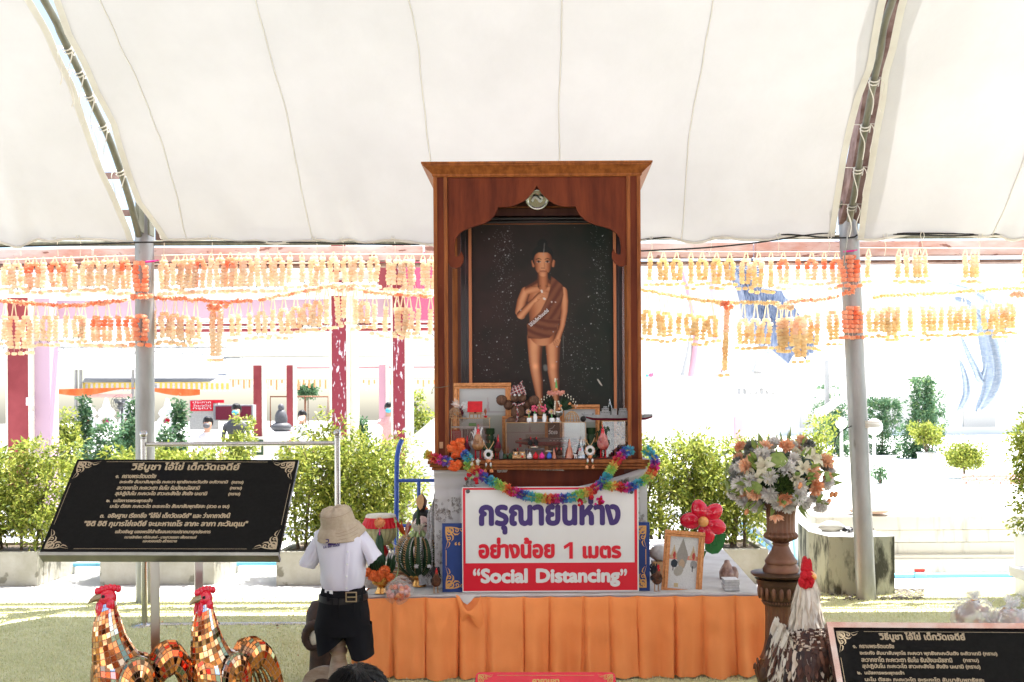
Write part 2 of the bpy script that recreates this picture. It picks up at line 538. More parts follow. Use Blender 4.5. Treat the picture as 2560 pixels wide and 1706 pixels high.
def curl(cx, cy, r0, r1, a0, turns, n=22):
 return [(cx + lerp(r0, r1, t / n) * math.cos(a0 + turns * 2 * PI * t / n), cy + lerp(r0, r1, t / n) * math.sin(a0 + turns * 2 * PI * t / n)) for t in range(n + 1)]
def corner_ornament(mb, O, U, V, Nn, x, y, s, sx, sy, mi=0):
 """flame-scroll corner: sx, sy give the directions in which its arms run"""
 X, Y = U * sx, V * sy
 B = O + U * x + V * y
 for ax in (0, 1):
  A, C = (X, Y) if ax == 0 else (Y, X)
  k = 2 + ax * 8
  ribbon(mb, B, A, C, Nn, [(.0 * s, .03 * s), (.3 * s, .02 * s), (.6 * s, .05 * s), (.8 * s, .12 * s), (1.0 * s, .06 * s), (1.25 * s, .0)], lambda t: s * .035 * (1 - t * .85), mi, k)
  ribbon(mb, B, A, C, Nn, curl(.30 * s, .22 * s, .17 * s, .04 * s, -PI * .6, 1.15), lambda t: s * .045 * (1 - t * .5), mi, k + 1)
  ribbon(mb, B, A, C, Nn, curl(.62 * s, .2 * s, .13 * s, .03 * s, -PI * .7, 1.1), lambda t: s * .038 * (1 - t * .5), mi, k + 2)
  ribbon(mb, B, A, C, Nn, [(.42 * s, .32 * s), (.52 * s, .42 * s), (.68 * s, .42 * s), (.82 * s, .30 * s)], lambda t: s * .05 * math.sin(PI * min(1, t + .12)), mi, k + 3)
  ribbon(mb, B, A, C, Nn, [(.80 * s, .16 * s), (.9 * s, .24 * s), (1.05 * s, .2 * s), (1.2 * s, .08 * s)], lambda t: s * .035 * math.sin(PI * min(1, t + .12)), mi, k + 4)
 ribbon(mb, B, X, Y, Nn, curl(.14 * s, .14 * s, .1 * s, .02 * s, PI / 4, 1.3), lambda t: s * .04, mi, 20)
 ribbon(mb, B, X, Y, Nn, [(.2 * s, .2 * s), (.32 * s, .34 * s), (.44 * s, .5 * s)], lambda t: s * .06 * (1 - t), mi, 21)
def painted(name, O, U, V, wd, ht, fn, nx, ny, mt, parent):
 """flat print: a fine sheet whose colours are the picture. fn(x, y arrays in 0..1, y down) -> (..,3)"""
 gx, gy = np.meshgrid(np.linspace(0, 1, nx + 1), np.linspace(0, 1, ny + 1))
 o0 = np.array(ORG[parent.name])
 V3 = np.array(O) + gx[..., None] * np.array(U) * wd - gy[..., None] * np.array(V) * ht - o0
 V3 = V3.reshape(-1, 3)
 i = np.arange(nx * ny)
 a = (i // nx) * (nx + 1) + i % nx
 F4 = np.stack([a, a + nx + 1, a + nx + 2, a + 1], 1)
 me = bpy.data.meshes.new(name)
 me.vertices.add(len(V3))
 me.vertices.foreach_set('co', V3.ravel())
 me.loops.add(len(F4) * 4)
 me.loops.foreach_set('vertex_index', F4.ravel())
 me.polygons.add(len(F4))
 me.polygons.foreach_set('loop_start', np.arange(len(F4)) * 4)
 me.update()
 me.validate()
 ca = me.color_attributes.new('paint', 'FLOAT_COLOR', 'POINT')
 c = fn(gx, gy).reshape(-1, 3)
 ca.data.foreach_set('color', np.concatenate([np.clip(c, 0, 1), np.ones((len(c), 1))], 1).ravel())
 me.materials.append(mt)
 ob = bpy.data.objects.new(name, me)
 COL.objects.link(ob)
 ob.parent = parent
 ORG[ob.name] = ORG[parent.name]
 return ob
# ------------------------------------------------ foliage
def leaves_np(n, sampler, L, wd, seed=1, droop=0.2):
 """many small folded leaves; sampler(rs, n) -> centres and outward directions"""
 rs = np.random.RandomState(seed)
 c, out = sampler(rs, n)
 d = out + rs.normal(0, .7, (n, 3))
 d[:, 2] -= droop
 d /= np.linalg.norm(d, axis=1)[:, None]
 a = np.cross(d, rs.normal(0, 1, (n, 3)))
 a /= np.linalg.norm(a, axis=1)[:, None]
 nn = np.cross(d, a)
 ln = (L * rs.uniform(.6, 1.25, n))[:, None]
 w_ = (wd * rs.uniform(.7, 1.2, n))[:, None]
 v = np.stack([c, c + d * ln * .5 + a * w_ * .5 + nn * ln * .08, c + d * ln, c + d * ln * .5 - a * w_ * .5 + nn * ln * .08], 1).reshape(-1, 3)
 b = np.arange(n)[:, None] * 4
 f = np.concatenate([b + np.array([[0, 1, 2]]), b + np.array([[0, 2, 3]])], 1).reshape(-1, 3)
 return v, f
def np_mesh(name, v, f, m, parent=None, loc=None, **kw):
 o0 = ORG[parent.name] if parent is not None else Vector(loc if loc is not None else (0, 0, 0))
 me = bpy.data.meshes.new(name)
 me.vertices.add(len(v))
 me.vertices.foreach_set('co', (v - np.array(o0)).ravel())
 me.loops.add(f.size)
 me.loops.foreach_set('vertex_index', f.ravel())
 me.polygons.add(len(f))
 me.polygons.foreach_set('loop_start', np.arange(len(f)) * f.shape[1])
 me.update()
 me.materials.append(m)
 ob = bpy.data.objects.new(name, me)
 COL.objects.link(ob)
 if parent is not None:
  ob.parent = parent
 else:
  ob.location = o0
 ORG[ob.name] = o0
 tag(ob, **kw)
 return ob
def clumpy(boxes, clump=0.09, per=14):
 """sampler that fills boxes (cx,cy,cz,rx,ry,rz) with leaf clumps, more on the outside"""
 def f(rs, n):
  k = max(1, n // per)
  bi = rs.randint(0, len(boxes), k)
  B = np.array(boxes)[bi]
  u = rs.uniform(-1, 1, (k, 3))
  u = np.sign(u) * np.abs(u) ** .65
  cc = B[:, :3] + u * B[:, 3:]
  idx = rs.randint(0, k, n)
  c = cc[idx] + rs.normal(0, clump * .5, (n, 3))
  o = (c - B[idx][:, :3]) / B[idx][:, 3:]
  o /= np.linalg.norm(o, axis=1)[:, None] + 1e-6
  return c, o
 return f
# ------------------------------------------------ ground and setting
mb = MB()
mb.flat([(-160, -30, 0), (160, -30, 0), (160, 400, 0), (-160, 400, 0)])
mb.build('ground', M['paving'], loc=(0, 0, 0), kind='structure', label='pale sunlit concrete courtyard stretching behind the planters')
mb = MB()
mb.grid(lambda u, v: (lerp(-9, 8, u), lerp(-1, 8.30 + .06 * math.sin(u * 19) + (0.12 if u > .62 else 0), v), 0.004), 60, 30)
mb.build('artificial_turf', M['turf'], loc=(0, 0, 0), kind='structure', label='green artificial turf sheet under the canopy')
def turf_s(rs, n):
 y = 3.6 + (8.32 - 3.6) * rs.uniform(0, 1, n)
 x = rs.uniform(-1, 1, n) * (y * .56 + .3) - .05 * y
 return np.stack([x, y, np.full(n, .004)], 1), np.tile([0, 0, 1.0], (n, 1))
v_, f_ = leaves_np(210000, turf_s, .016, .005, 3, droop=-.9)
np_mesh('grass', v_, f_, M['blade'], loc=(0, 0, 0), kind='stuff', label='short green blades of the artificial turf')
mb = MB()
for i in range(420):
 if R.random() < .5:
  p = G(R.uniform(2235, 2310), R.uniform(1475, 1502))
 else:
  p = G(R.uniform(1990, 2300), R.uniform(1490, 1503))
 r_ = R.uniform(.006, .02)
 mb.ell(p + Vector((0, 0, r_ * .4)), (r_, r_ * .8, r_ * .6), 0, 5, 3)
mb.build('gravel', mat('gravel', (.12, .11, .10), .9, island=[(.05, .045, .04), (.25, .23, .2), (.12, .1, .08)]), kind='stuff', label='dark gravel and debris round the concrete block')
wy = 9.35
xl, xr = P(2040, 1400, wy).x, 12.0
t_ = thing('retaining_wall', (5, wy, 0), 'low cream retaining wall with ledges and black streaks behind the leaning pole', 'wall')
zt = P(2300, 1285, wy).z
prof = [(0.0, zt - .02, zt - .15), (.03, zt - .155, zt - .27), (0.05, zt - .275, zt - .39), (.0, zt - .42, zt - .50), (-.05, .14, 0.0)]
streak = mat('streaked_cream', (.66, .63, .54), .8, c2=(.30, .27, .22), scale=4, lo=.56, hi=.76, stretch=(2.2, 2.2, .35), detail=9, bump=.1)
for i, (off, za, zb) in enumerate(prof):
 mb = MB()
 mb.bb(xl, xr, wy + off, wy + .5, zb, za, bev=.008)
 mb.build('course', streak, t_)
mb = MB()
mb.bb(xl, xr, wy + .02, wy + .48, zt - .43, zt - .385, bev=.005)
mb.bb(xl - .002, xr, wy - .02, wy + .47, .135, .17, bev=.005)
mb.build('ledge', M['creamtrim'], t_)
mb = MB()
mb.bb(xl + .01, 60, wy + .5, 60, .0, zt - .005)
mb.build('terrace', M['offwhite'], kind='structure', label='white sunlit terrace above the retaining wall')
# ------------------------------------------------ canopy tent
PROF = [(-.8, 4.95), (-.5, 5.02), (-.2, 5.08), (.1, 5.14), (.4, 5.2), (1.5, 5.28), (3.0, 5.17), (4.3, 4.97), (5.4, 4.63), (6.42, 4.16), (7.25, 3.64), (7.75, 3.17), (7.97, 2.93)]
PROFD = [p.xy for p in (Vector((a, b, 0)) for a, b in PROF)]
_c = catmull([(a, b, 0) for a, b in PROF], 8)
pd = np.array([p.x for p in _c])
pz = np.array([p.y for p in _c])
def zprof(d):
 return float(np.interp(d, pd, pz))
def on_canopy(px, py, off=0.0):
 lo, hi = 2.0, 7.97
 for _ in range(40):
  m_ = (lo + hi) / 2
  if P(px, py, m_).z > zprof(m_) + off:
   hi = m_
  else:
   lo = m_
 return P(px, py, (lo + hi) / 2)
def on_canopy2(px, py, off=0.0):
 best = None
 for k in range(400):
  d = 8.0 - k * 0.012
  e = P(px, py, d).z - zprof(min(d, 7.97)) - off
  if best is None or abs(e) < best[0]:
   best = (abs(e), d)
  if k > 5 and best[0] < .02 and abs(e) > best[0] + .05:
   break
 return P(px, py, best[1])
LP_R = [(335, 596), (312, 543), (284, 477), (259, 424), (231, 347), (202, 265), (190, 216), (155, 151), (125, 78), (84, 4)]
CP_L = [(417, 604), (339, 502), (315, 441), (288, 359), (276, 310), (233, 230), (198, 151), (162, 86), (133, 0)]
CP_R = [(2090, 572), (2102, 490), (2118, 388), (2135, 310), (2155, 241), (2186, 163), (2192, 118), (2214, 0)]
RP_L = [(2147, 572), (2157, 490), (2171, 408), (2184, 326), (2198, 253), (2204, 184), (2222, 122), (2247, 0)]
def edge_fn(pts):
 q = sorted([(on_canopy2(*p).y, on_canopy2(*p).x) for p in pts])
 ys = [a for a, b in q]
 xs = [b for a, b in q]
 return lambda d: float(np.interp(d, ys, xs))
seams_mb = MB()
def panel(xa, xb, name, label, seams, sag=.05, seed=0, hemw=.05):
 t = thing(name, ((xa(5) + xb(5)) / 2, 5, 0), label, 'tent canopy')
 nu, nv = 90, 150
 so = Vector((seed * 7.1, 0, 0))
 def fn(u, v, dn=0.0):
  k = v * (len(pd) - 1)
  i = min(int(k), len(pd) - 2)
  d, z = lerp(pd[i], pd[i + 1], k - i), lerp(pz[i], pz[i + 1], k - i)
  x = lerp(xa(d), xb(d), u)
  edge = min(u, 1 - u)
  hem = max(0, (d - 6.6) / 1.37)
  s_ = sag * math.sin(PI * u) * math.sin(PI * min(1, max(0, v * .98 + .01)))
  wr = noise.noise(Vector((x * 1.1, d * .9, 0)) + so) * .05 + noise.noise(Vector((x * 3.2 + d * 1.2, d * 2.6, 3)) + so) * .02
  wr += hem ** 2 * .035 * math.sin(8 * d * (1 + .25 * math.sin(x * 1.7)) + 9 * abs(u - .5)) * (0.35 + noise.noise(Vector((x * 1.3, 5, 1)) + so))
  k2 = min(1, edge * 12)
  dz = (-s_ + wr) * k2
  if d > 7.9:
   dz += (-.05 + .05 * abs(math.sin(x * 2.4 + seed))) * min(1, (d - 7.9) / .07)
  return Vector((x, d + dz * .2, z + dz - dn))
 mb = MB()
 mb.grid(fn, nu, nv)
 mb.build('fabric', M['white_fabric'], t)
 mb = MB()
 for (u0, u1) in ((0, .0), (1, 1.0)):
  sg = 1 if u0 == 0 else -1
  pts, pts2 = [], []
  for j in range(nv // 2, nv + 1):
   v = j / nv
   a = fn(u0, v, .004)
   pts.append(a)
   pts2.append(a + Vector((sg * hemw, 0, -.002)))
  n_ = len(pts)
  mb.add(pts + pts2, [(i, i + 1, n_ + i + 1, n_ + i) for i in range(n_ - 1)], 0, True)
 mb.tube([fn(i / 120, 1, .0) for i in range(121)], .012, 6)
 mb.build('hem', M['hem'], t)
 for sx in seams:
  pts = []
  for j in range(nv // 3, nv + 1):
   d = None
   v = j / nv
   k = v * (len(pd) - 1)
   i = min(int(k), len(pd) - 2)
   d = lerp(pd[i], pd[i + 1], k - i)
   x = sx + .045 * noise.noise(Vector((d * 1.3, sx, 0))) + .012 * noise.noise(Vector((d * 5, sx, 2)))
   u = (x - xa(d)) / (xb(d) - xa(d))
   if 0.01 < u < .99:
    pts.append(fn(u, v, .004))
  if len(pts) > 3:
   mb = MB()
   mb.tube(pts, .0045, 5, flat=.4)
   mb.build('seam', M['seam'], t)
 return t
eLR, eCL, eCR, eRL = edge_fn(LP_R), edge_fn(CP_L), edge_fn(CP_R), edge_fn(RP_L)
panel(lambda d: -9.0, eLR, 'tent_canopy', 'off-white canopy panel left of the thin curved pipe with the wide gap', [-4.4, -5.4, -6.4, -7.4], seed=1)
panel(eCL, eCR, 'tent_canopy', 'wide middle off-white canopy panel hanging above the shrine cabinet', [-2.83, -1.84, -.85, .13, 1.1], seed=2)
panel(eRL, lambda d: 8.0, 'tent_canopy', 'off-white canopy panel right of the curved pipe with rusty plate', [3.6, 4.7, 5.8, 6.8], seed=3)
for (pts, lab, nm) in (([(109, -2), (153, 86), (182, 145), (210, 204), (235, 265), (276, 355), (321, 490), (347, 590)], 'thin mossy curved tent pipe in the gap above the left pole', 'L'),
      ([(2232, -2), (2200, 135), (2175, 253), (2155, 367), (2139, 469), (2124, 552)], 'greenish curved tent pipe above the right pole', 'R')):
 t = thing('canopy_rib', on_canopy2(*pts[-1]), lab, 'tent pipe')
 pp = [on_canopy2(a, b, .03) for a, b in pts]
 pp = [Vector((pp[0].x, q, zprof(q) + .03)) for q in (-.7, -.5, -.3, 0, 1.5, 3, 4, 5)] + pp
 mb = MB()
 mb.tube(catmull(pp, 5), .026, 10)
 mb.build('pipe', M['rib'], t)
 for k in range(5):
  i = 9 + k if nm == 'L' else 9 + k
  i = min(i, len(pp) - 2)
  c = pp[i].lerp(pp[i + 1], .5)
  dr = (pp[i + 1] - pp[i]).normalized()
  a = dr.cross(Vector((0, 1, .3))).normalized()
  b = dr.cross(a)
  mb = MB()
  path = [c + (a * math.cos(q * .7) + b * math.sin(q * .7)) * .036 + dr * q * .003 for q in range(20)]
  mb.tube(path, .005, 5)
  for sg in (-1, 1):
   mb.tube(catmull([c + a * .03 * sg, c + a * .03 * sg + Vector((.02 * sg, -.03, -.06)), c + Vector((.02 * sg, -.03, -.14 - .08 * R.random())), c + Vector((.035 * sg, -.03, -.22 - .06 * R.random()))], 4), .004, 4)
   mb.tube([c + a * .03 * sg, c + Vector((sg * .11, 0, .0))], .003, 4)
  mb.build('lashing', M['string'], t)
t = thing('rusty_beam', (2.4, 7.6, 3.2), 'rusty brown steel plate seen through the gap over the right pole', 'beam')
pp = [on_canopy2(a, b, .16) for a, b in ((2240, -10), (2215, 120), (2185, 330), (2160, 470), (2135, 560))]
pp = [Vector((pp[0].x, 5.2, zprof(5.2) + .16))] + pp
mb = MB()
cc = catmull(pp, 4)
mb.loft([[c + Vector((-.12, 0, 0)), c + Vector((.16, 0, 0)), c + Vector((.16, .05, .22)), c + Vector((-.12, .05, .22))] for c in cc], smooth=False)
mb.build('plate', M['rust'], t)
mb = MB()
for (a, b) in ((2095, 470), (2098, 520)):
 p = P(a, b, 7.95)
 mb.tube([p, p + Vector((.2, .05, .35))], .012, 6)
mb.build('brace', M['rib'], t)
t = thing('rusty_bracket', P(395, 560, 8.2), 'rusty red brown bracket beside the head of the left pole', 'bracket')
mb = MB()
mb.prism([P(388, 520, 8.2), P(412, 552, 8.2), P(415, 600, 8.2), P(388, 600, 8.2)], (0, .03, 0))
mb.build('gusset', M['rust'], t)
mb = MB()
for (a, b) in ((285, 440), (312, 533)):
 p = P(a, b, 8.15)
 mb.box(p, (.16, .03, .05))
mb.build('cross_plate', M['rust'], t)
def pole(name, base, top, r, lab, extra):
 t = thing(name, base, lab, 'pole')
 mb = MB()
 mb.tube([lerp(base, top, k / 8) for k in range(9)], r, 28)
 mb.build('shaft', M['galv'], t)
 extra(t)
 return t
def ex_l(t):
 mb = MB()
 p = P(352, 560, 8.0)
 mb.box(p + Vector((0, -.02, .08)), (.03, .1, .3), mi=0)
 mb.box(p + Vector((.09, -.02, .05)), (.015, .1, .3))
 mb.build('bracket', M['rib'], t)
def ex_r(t):
 a = P(2172, 1062, 8.05)
 for k in range(5):
  mb = MB()
  mb.tube([a + Vector((.094 * math.cos(q), .094 * math.sin(q), k * .012 - .02)) for q in np.linspace(0, 2 * PI, 20)], .005, 5)
  mb.build('wire_wrap', M['string'], t)
 mb = MB()
 mb.tube(catmull([P(2086, 1118, 8), P(2090, 1095, 8), P(2105, 1078, 8), P(2130, 1065, 8)], 4), .004, 5)
 mb.build('wire_end', M['cable'], t)
 mb = MB()
 p = P(2110, 420, 7.95)
 mb.tube([P(2095, 470, 7.9), P(2105, 400, 7.9)], .02, 6)
 mb.prism([P(2098, 455, 8), P(2118, 455, 8), P(2142, 560, 8), P(2098, 560, 8)], (0, .04, 0))
 mb.tube(catmull([P(2124, 560, 7.75), P(2117, 600, 7.8), P(2112, 640, 7.85), P(2110, 665, 7.9)], 4), .006, 5)
 mb.build('bracket', M['galv'], t)
pl = G(366, 1500)
pl.y = 8.1
pole('tent_pole', Vector((P(364, 1500, 8.1).x, 8.1, 0)), P(361, 520, 8.1), .074, 'grey steel tent pole at the left wrapped with orange garlands', ex_l)
b_ = G(2166, 1500)
tp = P(2117, 470, 8.05)
pole('tent_pole', b_, tp, .077, 'grey steel tent pole leaning at the right in front of the mossy block', ex_r)
mb = MB()
mb.tube([P(-300, 611, 8.12), P(1000, 606, 8.12), P(1600, 594, 8.12), P(3000, 588, 8.12)], .022, 8)
mb.build('gutter_pipe', M['rib'], label='dark horizontal pipe carrying the lower hem of the canopy', cat='pipe')
t = thing('fascia_beam', P(1280, 640, 8.45), 'weathered pink and brown gutter board running behind both poles', 'beam')
for k in range(12):
 xa, xb = -8 + k * 1.4, -8 + (k + 1) * 1.4 - .02
 mb = MB()
 zl, zr = 2.80 + .0035 * (xa + 8), 2.80 + .0035 * (xb + 8)
 mb.bb(xa, xb, 8.42, 8.5, (zl + zr) / 2, (zl + zr) / 2 + .125, bev=.004)
 mb.build('board', M['gutter'], t)
mb = MB()
mb.bb(-8, 8.8, 8.40, 8.52, 2.775, 2.798)
mb.build('lower_lip', M['rust'], t)
for (pts, lab) in (([(-60, 619), (200, 612), (380, 606), (700, 606), (1000, 612), (1090, 608)], 'long black cable slung below the canopy hem left of the cabinet'),
     ([(1600, 600), (1750, 588), (1950, 586), (2060, 594), (2130, 594), (2190, 584), (2560, 586), (2700, 586)], 'black cable running past the right pole below the canopy hem'),
     ([(1600, 628), (1760, 620), (1900, 606), (2030, 586), (2090, 582)], 'thin second black cable rising towards the right pole'),
     ([(2190, 584), (2300, 588), (2400, 590), (2500, 584), (2700, 578)], 'black cable doubled below the right canopy panel')):
 mb = MB()
 mb.tube(catmull([P(a, b, 7.96) for a, b in pts], 6), .007, 6)
 mb.build('cable', M['cable'], label=lab, cat='cable')
# ------------------------------------------------ planters and hedges
def planter(px0, px1, pyt, pyb, depth, lab, soil=True):
 a = G(px0, pyb)
 b = G(px1, pyb)
 y = (a.y + b.y) / 2
 zt = P((px0 + px1) / 2, pyt, y).z
 x0, x1 = P(px0, pyt, y).x, P(px1, pyt, y).x
 t = thing('concrete_planter', ((x0 + x1) / 2, y, 0), lab, 'planter', 'concrete planters along the turf')
 mb = MB()
 wl = .05
 for c in ((x0, x1, y, y + wl), (x0, x1, y + depth - wl, y + depth), (x0, x0 + wl, y + wl, y + depth - wl), (x1 - wl, x1, y + wl, y + depth - wl)):
  mb.bb(c[0], c[1], c[2], c[3], 0.0, zt, bev=.006)
 mb.build('box', M['concrete'], t)
 mb = MB()
 mb.bb(x0 + wl, x1 - wl, y + wl, y + depth - wl, zt - .08, zt - .03)
 mb.build('soil', M['soil'], t)
 return (x0, x1, y, depth, zt)
def shrub(x, y, z0, ztop, rx, ry, n, lab, m='leaf', L=.052, seed=1, stems=3, group='shrubs in the planters', zlow=None, cat='shrub', name='shrub', wd=.4):
 t = thing(name, (x, y, z0), lab, cat, group)
 mb = MB()
 rs = random.Random(seed)
 for k in range(stems):
  sx = x + (k - (stems - 1) / 2) * rx * .3 + rs.uniform(-.03, .03)
  top = Vector((x + rs.uniform(-.6, .6) * rx, y + rs.uniform(-.5, .5) * ry, lerp(z0, ztop, .85)))
  mid = Vector((sx + rs.uniform(-.05, .05), y + rs.uniform(-.05, .05), lerp(z0, ztop, .45)))
  path = catmull([Vector((sx, y + rs.uniform(-.05, .05), z0 - .03)), mid, top], 5)
  mb.tube(path, [lerp(.017, .005, i / (len(path) - 1)) for i in range(len(path))], 6)
  for j in range(5):
   p = path[3 + int(j * 1.3)]
   q = p + Vector((rs.uniform(-1, 1) * rx * .7, rs.uniform(-1, 1) * ry * .7, rs.uniform(.05, .3) * (ztop - z0)))
   mb.tube([p, p.lerp(q, .5) + Vector((0, 0, -.02)), q], [.008, .006, .003], 5)
 mb.build('stems', M['bark'], t)
 zl = zlow if zlow is not None else lerp(z0, ztop, .05)
 zc = (zl + ztop) / 2
 bx = []
 for k in range(26):
  bx.append((x + rs.uniform(-.75, .75) * rx, y + rs.uniform(-.5, .5) * ry, lerp(zl, ztop, ((k + rs.random()) / 26) * .86 + .07), rx * rs.uniform(.3, .5), ry * rs.uniform(.4, .6), (ztop - zl) * rs.uniform(.05, .13)))
 v, f = leaves_np(n, clumpy(bx, .07), L, L * wd, seed)
 np_mesh('foliage', v, f, M[m], t)
 return t
A1 = planter(-260, 93, 1381, 1467, .75, 'concrete planter cut by the left photo edge under a leafy shrub')
A2 = planter(249, 535, 1379, 1463, .75, 'concrete planter half hidden by the stand of the tilted black plaque')
A3 = planter(690, 1010, 1379, 1464, .75, 'concrete planter with yellowish stain behind the white school shirt')
A4 = planter(1585, 1921, 1374, 1461, .75, 'concrete planter right of the cabinet behind the red plastic flower')
sb = 0
for (A, names) in ((A1, ('first shrub', 'second shrub', 'third shrub')), (A2, ('left', 'middle', 'right')), (A3, ('left', 'middle', 'right')), (A4, ('left', 'middle', 'right'))):
 x0, x1, y, dp, zt = A
 tops = {id(A1): (1.27, 1.25, 1.29), id(A2): (1.24, 1.21, 1.22), id(A3): (1.30, 1.36, 1.29), id(A4): (1.30, 1.31, 1.27)}[id(A)]
 where = {id(A1): 'in the planter cut by the left photo edge', id(A2): 'in the planter behind the big tilted black plaque', id(A3): 'in the planter behind the white school shirt', id(A4): 'in the planter right of the shrine cabinet'}[id(A)]
 for k in range(3):
  wx = (x1 - x0) / 3
  sb += 1
  nm = ('left', 'middle', 'right')[k]
  shrub(x0 + wx * (k + .5), y + dp * .5, zt, tops[k] - .02, wx * .60 + (.08 if k != 1 else .02), .36, 6000, nm + ' yellow green shrub of the three ' + where, seed=10 + sb, stems=3)
t = thing('shrub', (P(850, 1100, 9.6).x, 9.6, .3), 'tall loose sprigs sticking up before the chipped maroon column', 'shrub', 'shrubs in the planters')
mb = MB()
bx = []
for (a, b) in ((790, 1040), (815, 1020), (835, 1040), (862, 1045), (830, 1070), (800, 1075), (780, 1085), (745, 1065)):
 p0, p1 = P(825, 1130, 9.5), P(a, b, 9.5)
 mb.tube([p0, p0.lerp(p1, .6) + Vector((0, 0, .03)), p1], [.006, .004, .002], 5)
 for q in range(5):
  c = p0.lerp(p1, .45 + .13 * q)
  bx.append((c.x, c.y, c.z, .035, .04, .02))
mb.build('stems', M['bark'], t)
v, f = leaves_np(480, clumpy(bx, .02, 5), .05, .02, 77)
np_mesh('foliage', v, f, M['leaf'], t)
t = thing('bounce_hall', (0, -9, 0), 'added unseen cream hall with brown doors behind the viewer, bouncing light onto the shrine', 'building')  # unseen building added to reflect sunlight back at the shrine front
mb = MB()
mb.bb(-16, 16, -12, -9, 0, 4.6)
mb.build('wall', M['offwhite'], t)
for k in range(7):
 mb = MB()
 mb.bb(-14 + k * 4, -11.6 + k * 4, -9.02, -8.98, 0, 2.6)
 mb.build('door', M['brown'], t)
mb = MB()
mb.prism([Vector((-17, -8.2, 4.4)), Vector((17, -8.2, 4.4)), Vector((15, -11, 7)), Vector((-15, -11, 7))], (0, -.2, 0))
mb.build('roof', M['maroon'], t)
t = thing('white_planter', (P(2560, 1440, 7.6).x, 7.6, 0), 'white planter cut by the right photo edge holding a dark bush', 'planter')
mb = MB()
xa = P(2535, 1400, 8.25).x
zt = P(2540, 1352, 7.7).z
for c in ((xa, xa + .7, 7.7, 7.75), (xa, xa + .7, 8.2, 8.25), (xa, xa + .05, 7.75, 8.2), (xa + .65, xa + .7, 7.75, 8.2)):
 mb.bb(c[0], c[1], c[2], c[3], 0, zt, bev=.006)
mb.build('box', M['offwhite'], t)
mb = MB()
mb.bb(xa + .05, xa + .65, 7.75, 8.2, zt - .06, zt - .03)
mb.build('soil', M['soil'], t)
shrub(xa + .18, 7.9, zt, P(2550, 1035, 7.9).z, .26, .3, 15000, 'dense dark green bush cut by the right photo edge', m='leaf', L=.04, seed=91, zlow=zt - .04, wd=.5)
# ------------------------------------------------ blue water pipes
def pipe(pts, r, lab, extra=None):
 t = thing('water_pipe', pts[0], lab, 'pipe')
 mb = MB()
 mb.tube(pts, r, 12)
 mb.build('tube', M['pvc'], t)
 if extra:
  extra(t)
yb = 9.62
pipe([Vector((-9, yb, .09)), Vector((-1.0, yb, .09))], .022, 'blue plastic water pipe lying behind the left planters')
def valve(t):
 p = G(2299, 1441)
 p = P(2299, 1441, 9.1)
 mb = MB()
 mb.tube([p + Vector((-.055, 0, 0)), p + Vector((-.04, 0, 0)), p + Vector((.04, 0, 0)), p + Vector((.055, 0, 0))], [.034, .042, .042, .034], 12)
 mb.build('coupling', M['pvc'], t)
 mb = MB()
 mb.box(p + Vector((0, -.0, .055)), (.09, .03, .022), bev=.004)
 mb.box(p + Vector((0, 0, .04)), (.02, .02, .03))
 mb.build('valve_handle', M['redplastic'], t)
p0, p1 = P(2215, 1440, 9.1), P(2560, 1446, 9.1)
pipe([Vector((p0.x, 9.1, p0.z)), Vector((p1.x + .3, 9.1, p0.z))], .024, 'blue water pipe with a red valve before the cream retaining wall', valve)
pipe([P(1855, 1312, 12.5), P(1930, 1378, 11.0), P(1990, 1432, 9.6)], .028, 'blue water pipe slanting down behind the bronze urn')
pipe([P(1984, 1348, 9.5), P(1992, 1420, 9.3)], .014, 'short thin upright blue pipe behind the white rooster')
# ------------------------------------------------ old concrete block with stone and cloth
t = thing('concrete_block', G(2130, 1492), 'mossy black-streaked octagonal concrete block behind the leaning pole', 'block')
pts = [(2022, 1470), (2073, 1489), (2150, 1492), (2237, 1488)]
gp = [G(*q) for q in pts]
zb = P(2073, 1343, gp[1].y).z
back = [gp[3] + Vector((-.06, .55, 0)), gp[3] + Vector((-.35, .85, 0)), gp[0] + Vector((.1, .75, 0))]
foot = gp + back
mb = MB()
mb.prism([Vector((p.x, p.y, zb)) for p in foot], (0, 0, -zb))
mb.build('body', M['concrete_old'], t)
mb = MB()
mb.prism([Vector((p.x, p.y, zb + .006)) for p in foot], (0, 0, -.005))
mb.build('top_face', M['paving'], t)
mb = MB()
c = P(2078, 1322, gp[1].y + .35)
mb.ell(Vector((c.x, c.y, zb + .045)), (.11, .06, .05), 0, 14, 9, fn=lambda u: 1 + .25 * noise.noise(u * 2.3))
mb.build('loose_stone', M['concrete'], label='pale rough stone lying on the mossy concrete block', cat='stone')
mb = MB()
for k in range(26):
 mb.petal(Vector((c.x + .19 + R.uniform(-.07, .07), c.y - .08 + R.uniform(-.05, .05), zb + .01)), Vector((R.uniform(-1, 1), R.uniform(-1, 1), .35)), .08, .05, k % 3)
mb.build('crumpled_rag', [M['black'], M['whitef'], M['dgrey']], label='black and white rag on the block beside the pole', cat='rag')
t = thing('dish_stand', P(2122, 1330, 9.0), 'round purple-rimmed dish on a thin post behind the leaning pole', 'dish')
p = P(2172, 1277, 9.5)
mb = MB()
mb.lathe([(.01, -.02), (.17, -.015), (.195, .012), (.185, .014), (.0, .006)], p, 28)
mb.build('dish', mat('dish_brown', (.42, .28, .2), .5), t)
mb = MB()
mb.tube([p + Vector((-.07, 0, -.02)), Vector((p.x - .07, p.y, .3))], .012, 8)
mb.build('post', M['cream'], t)
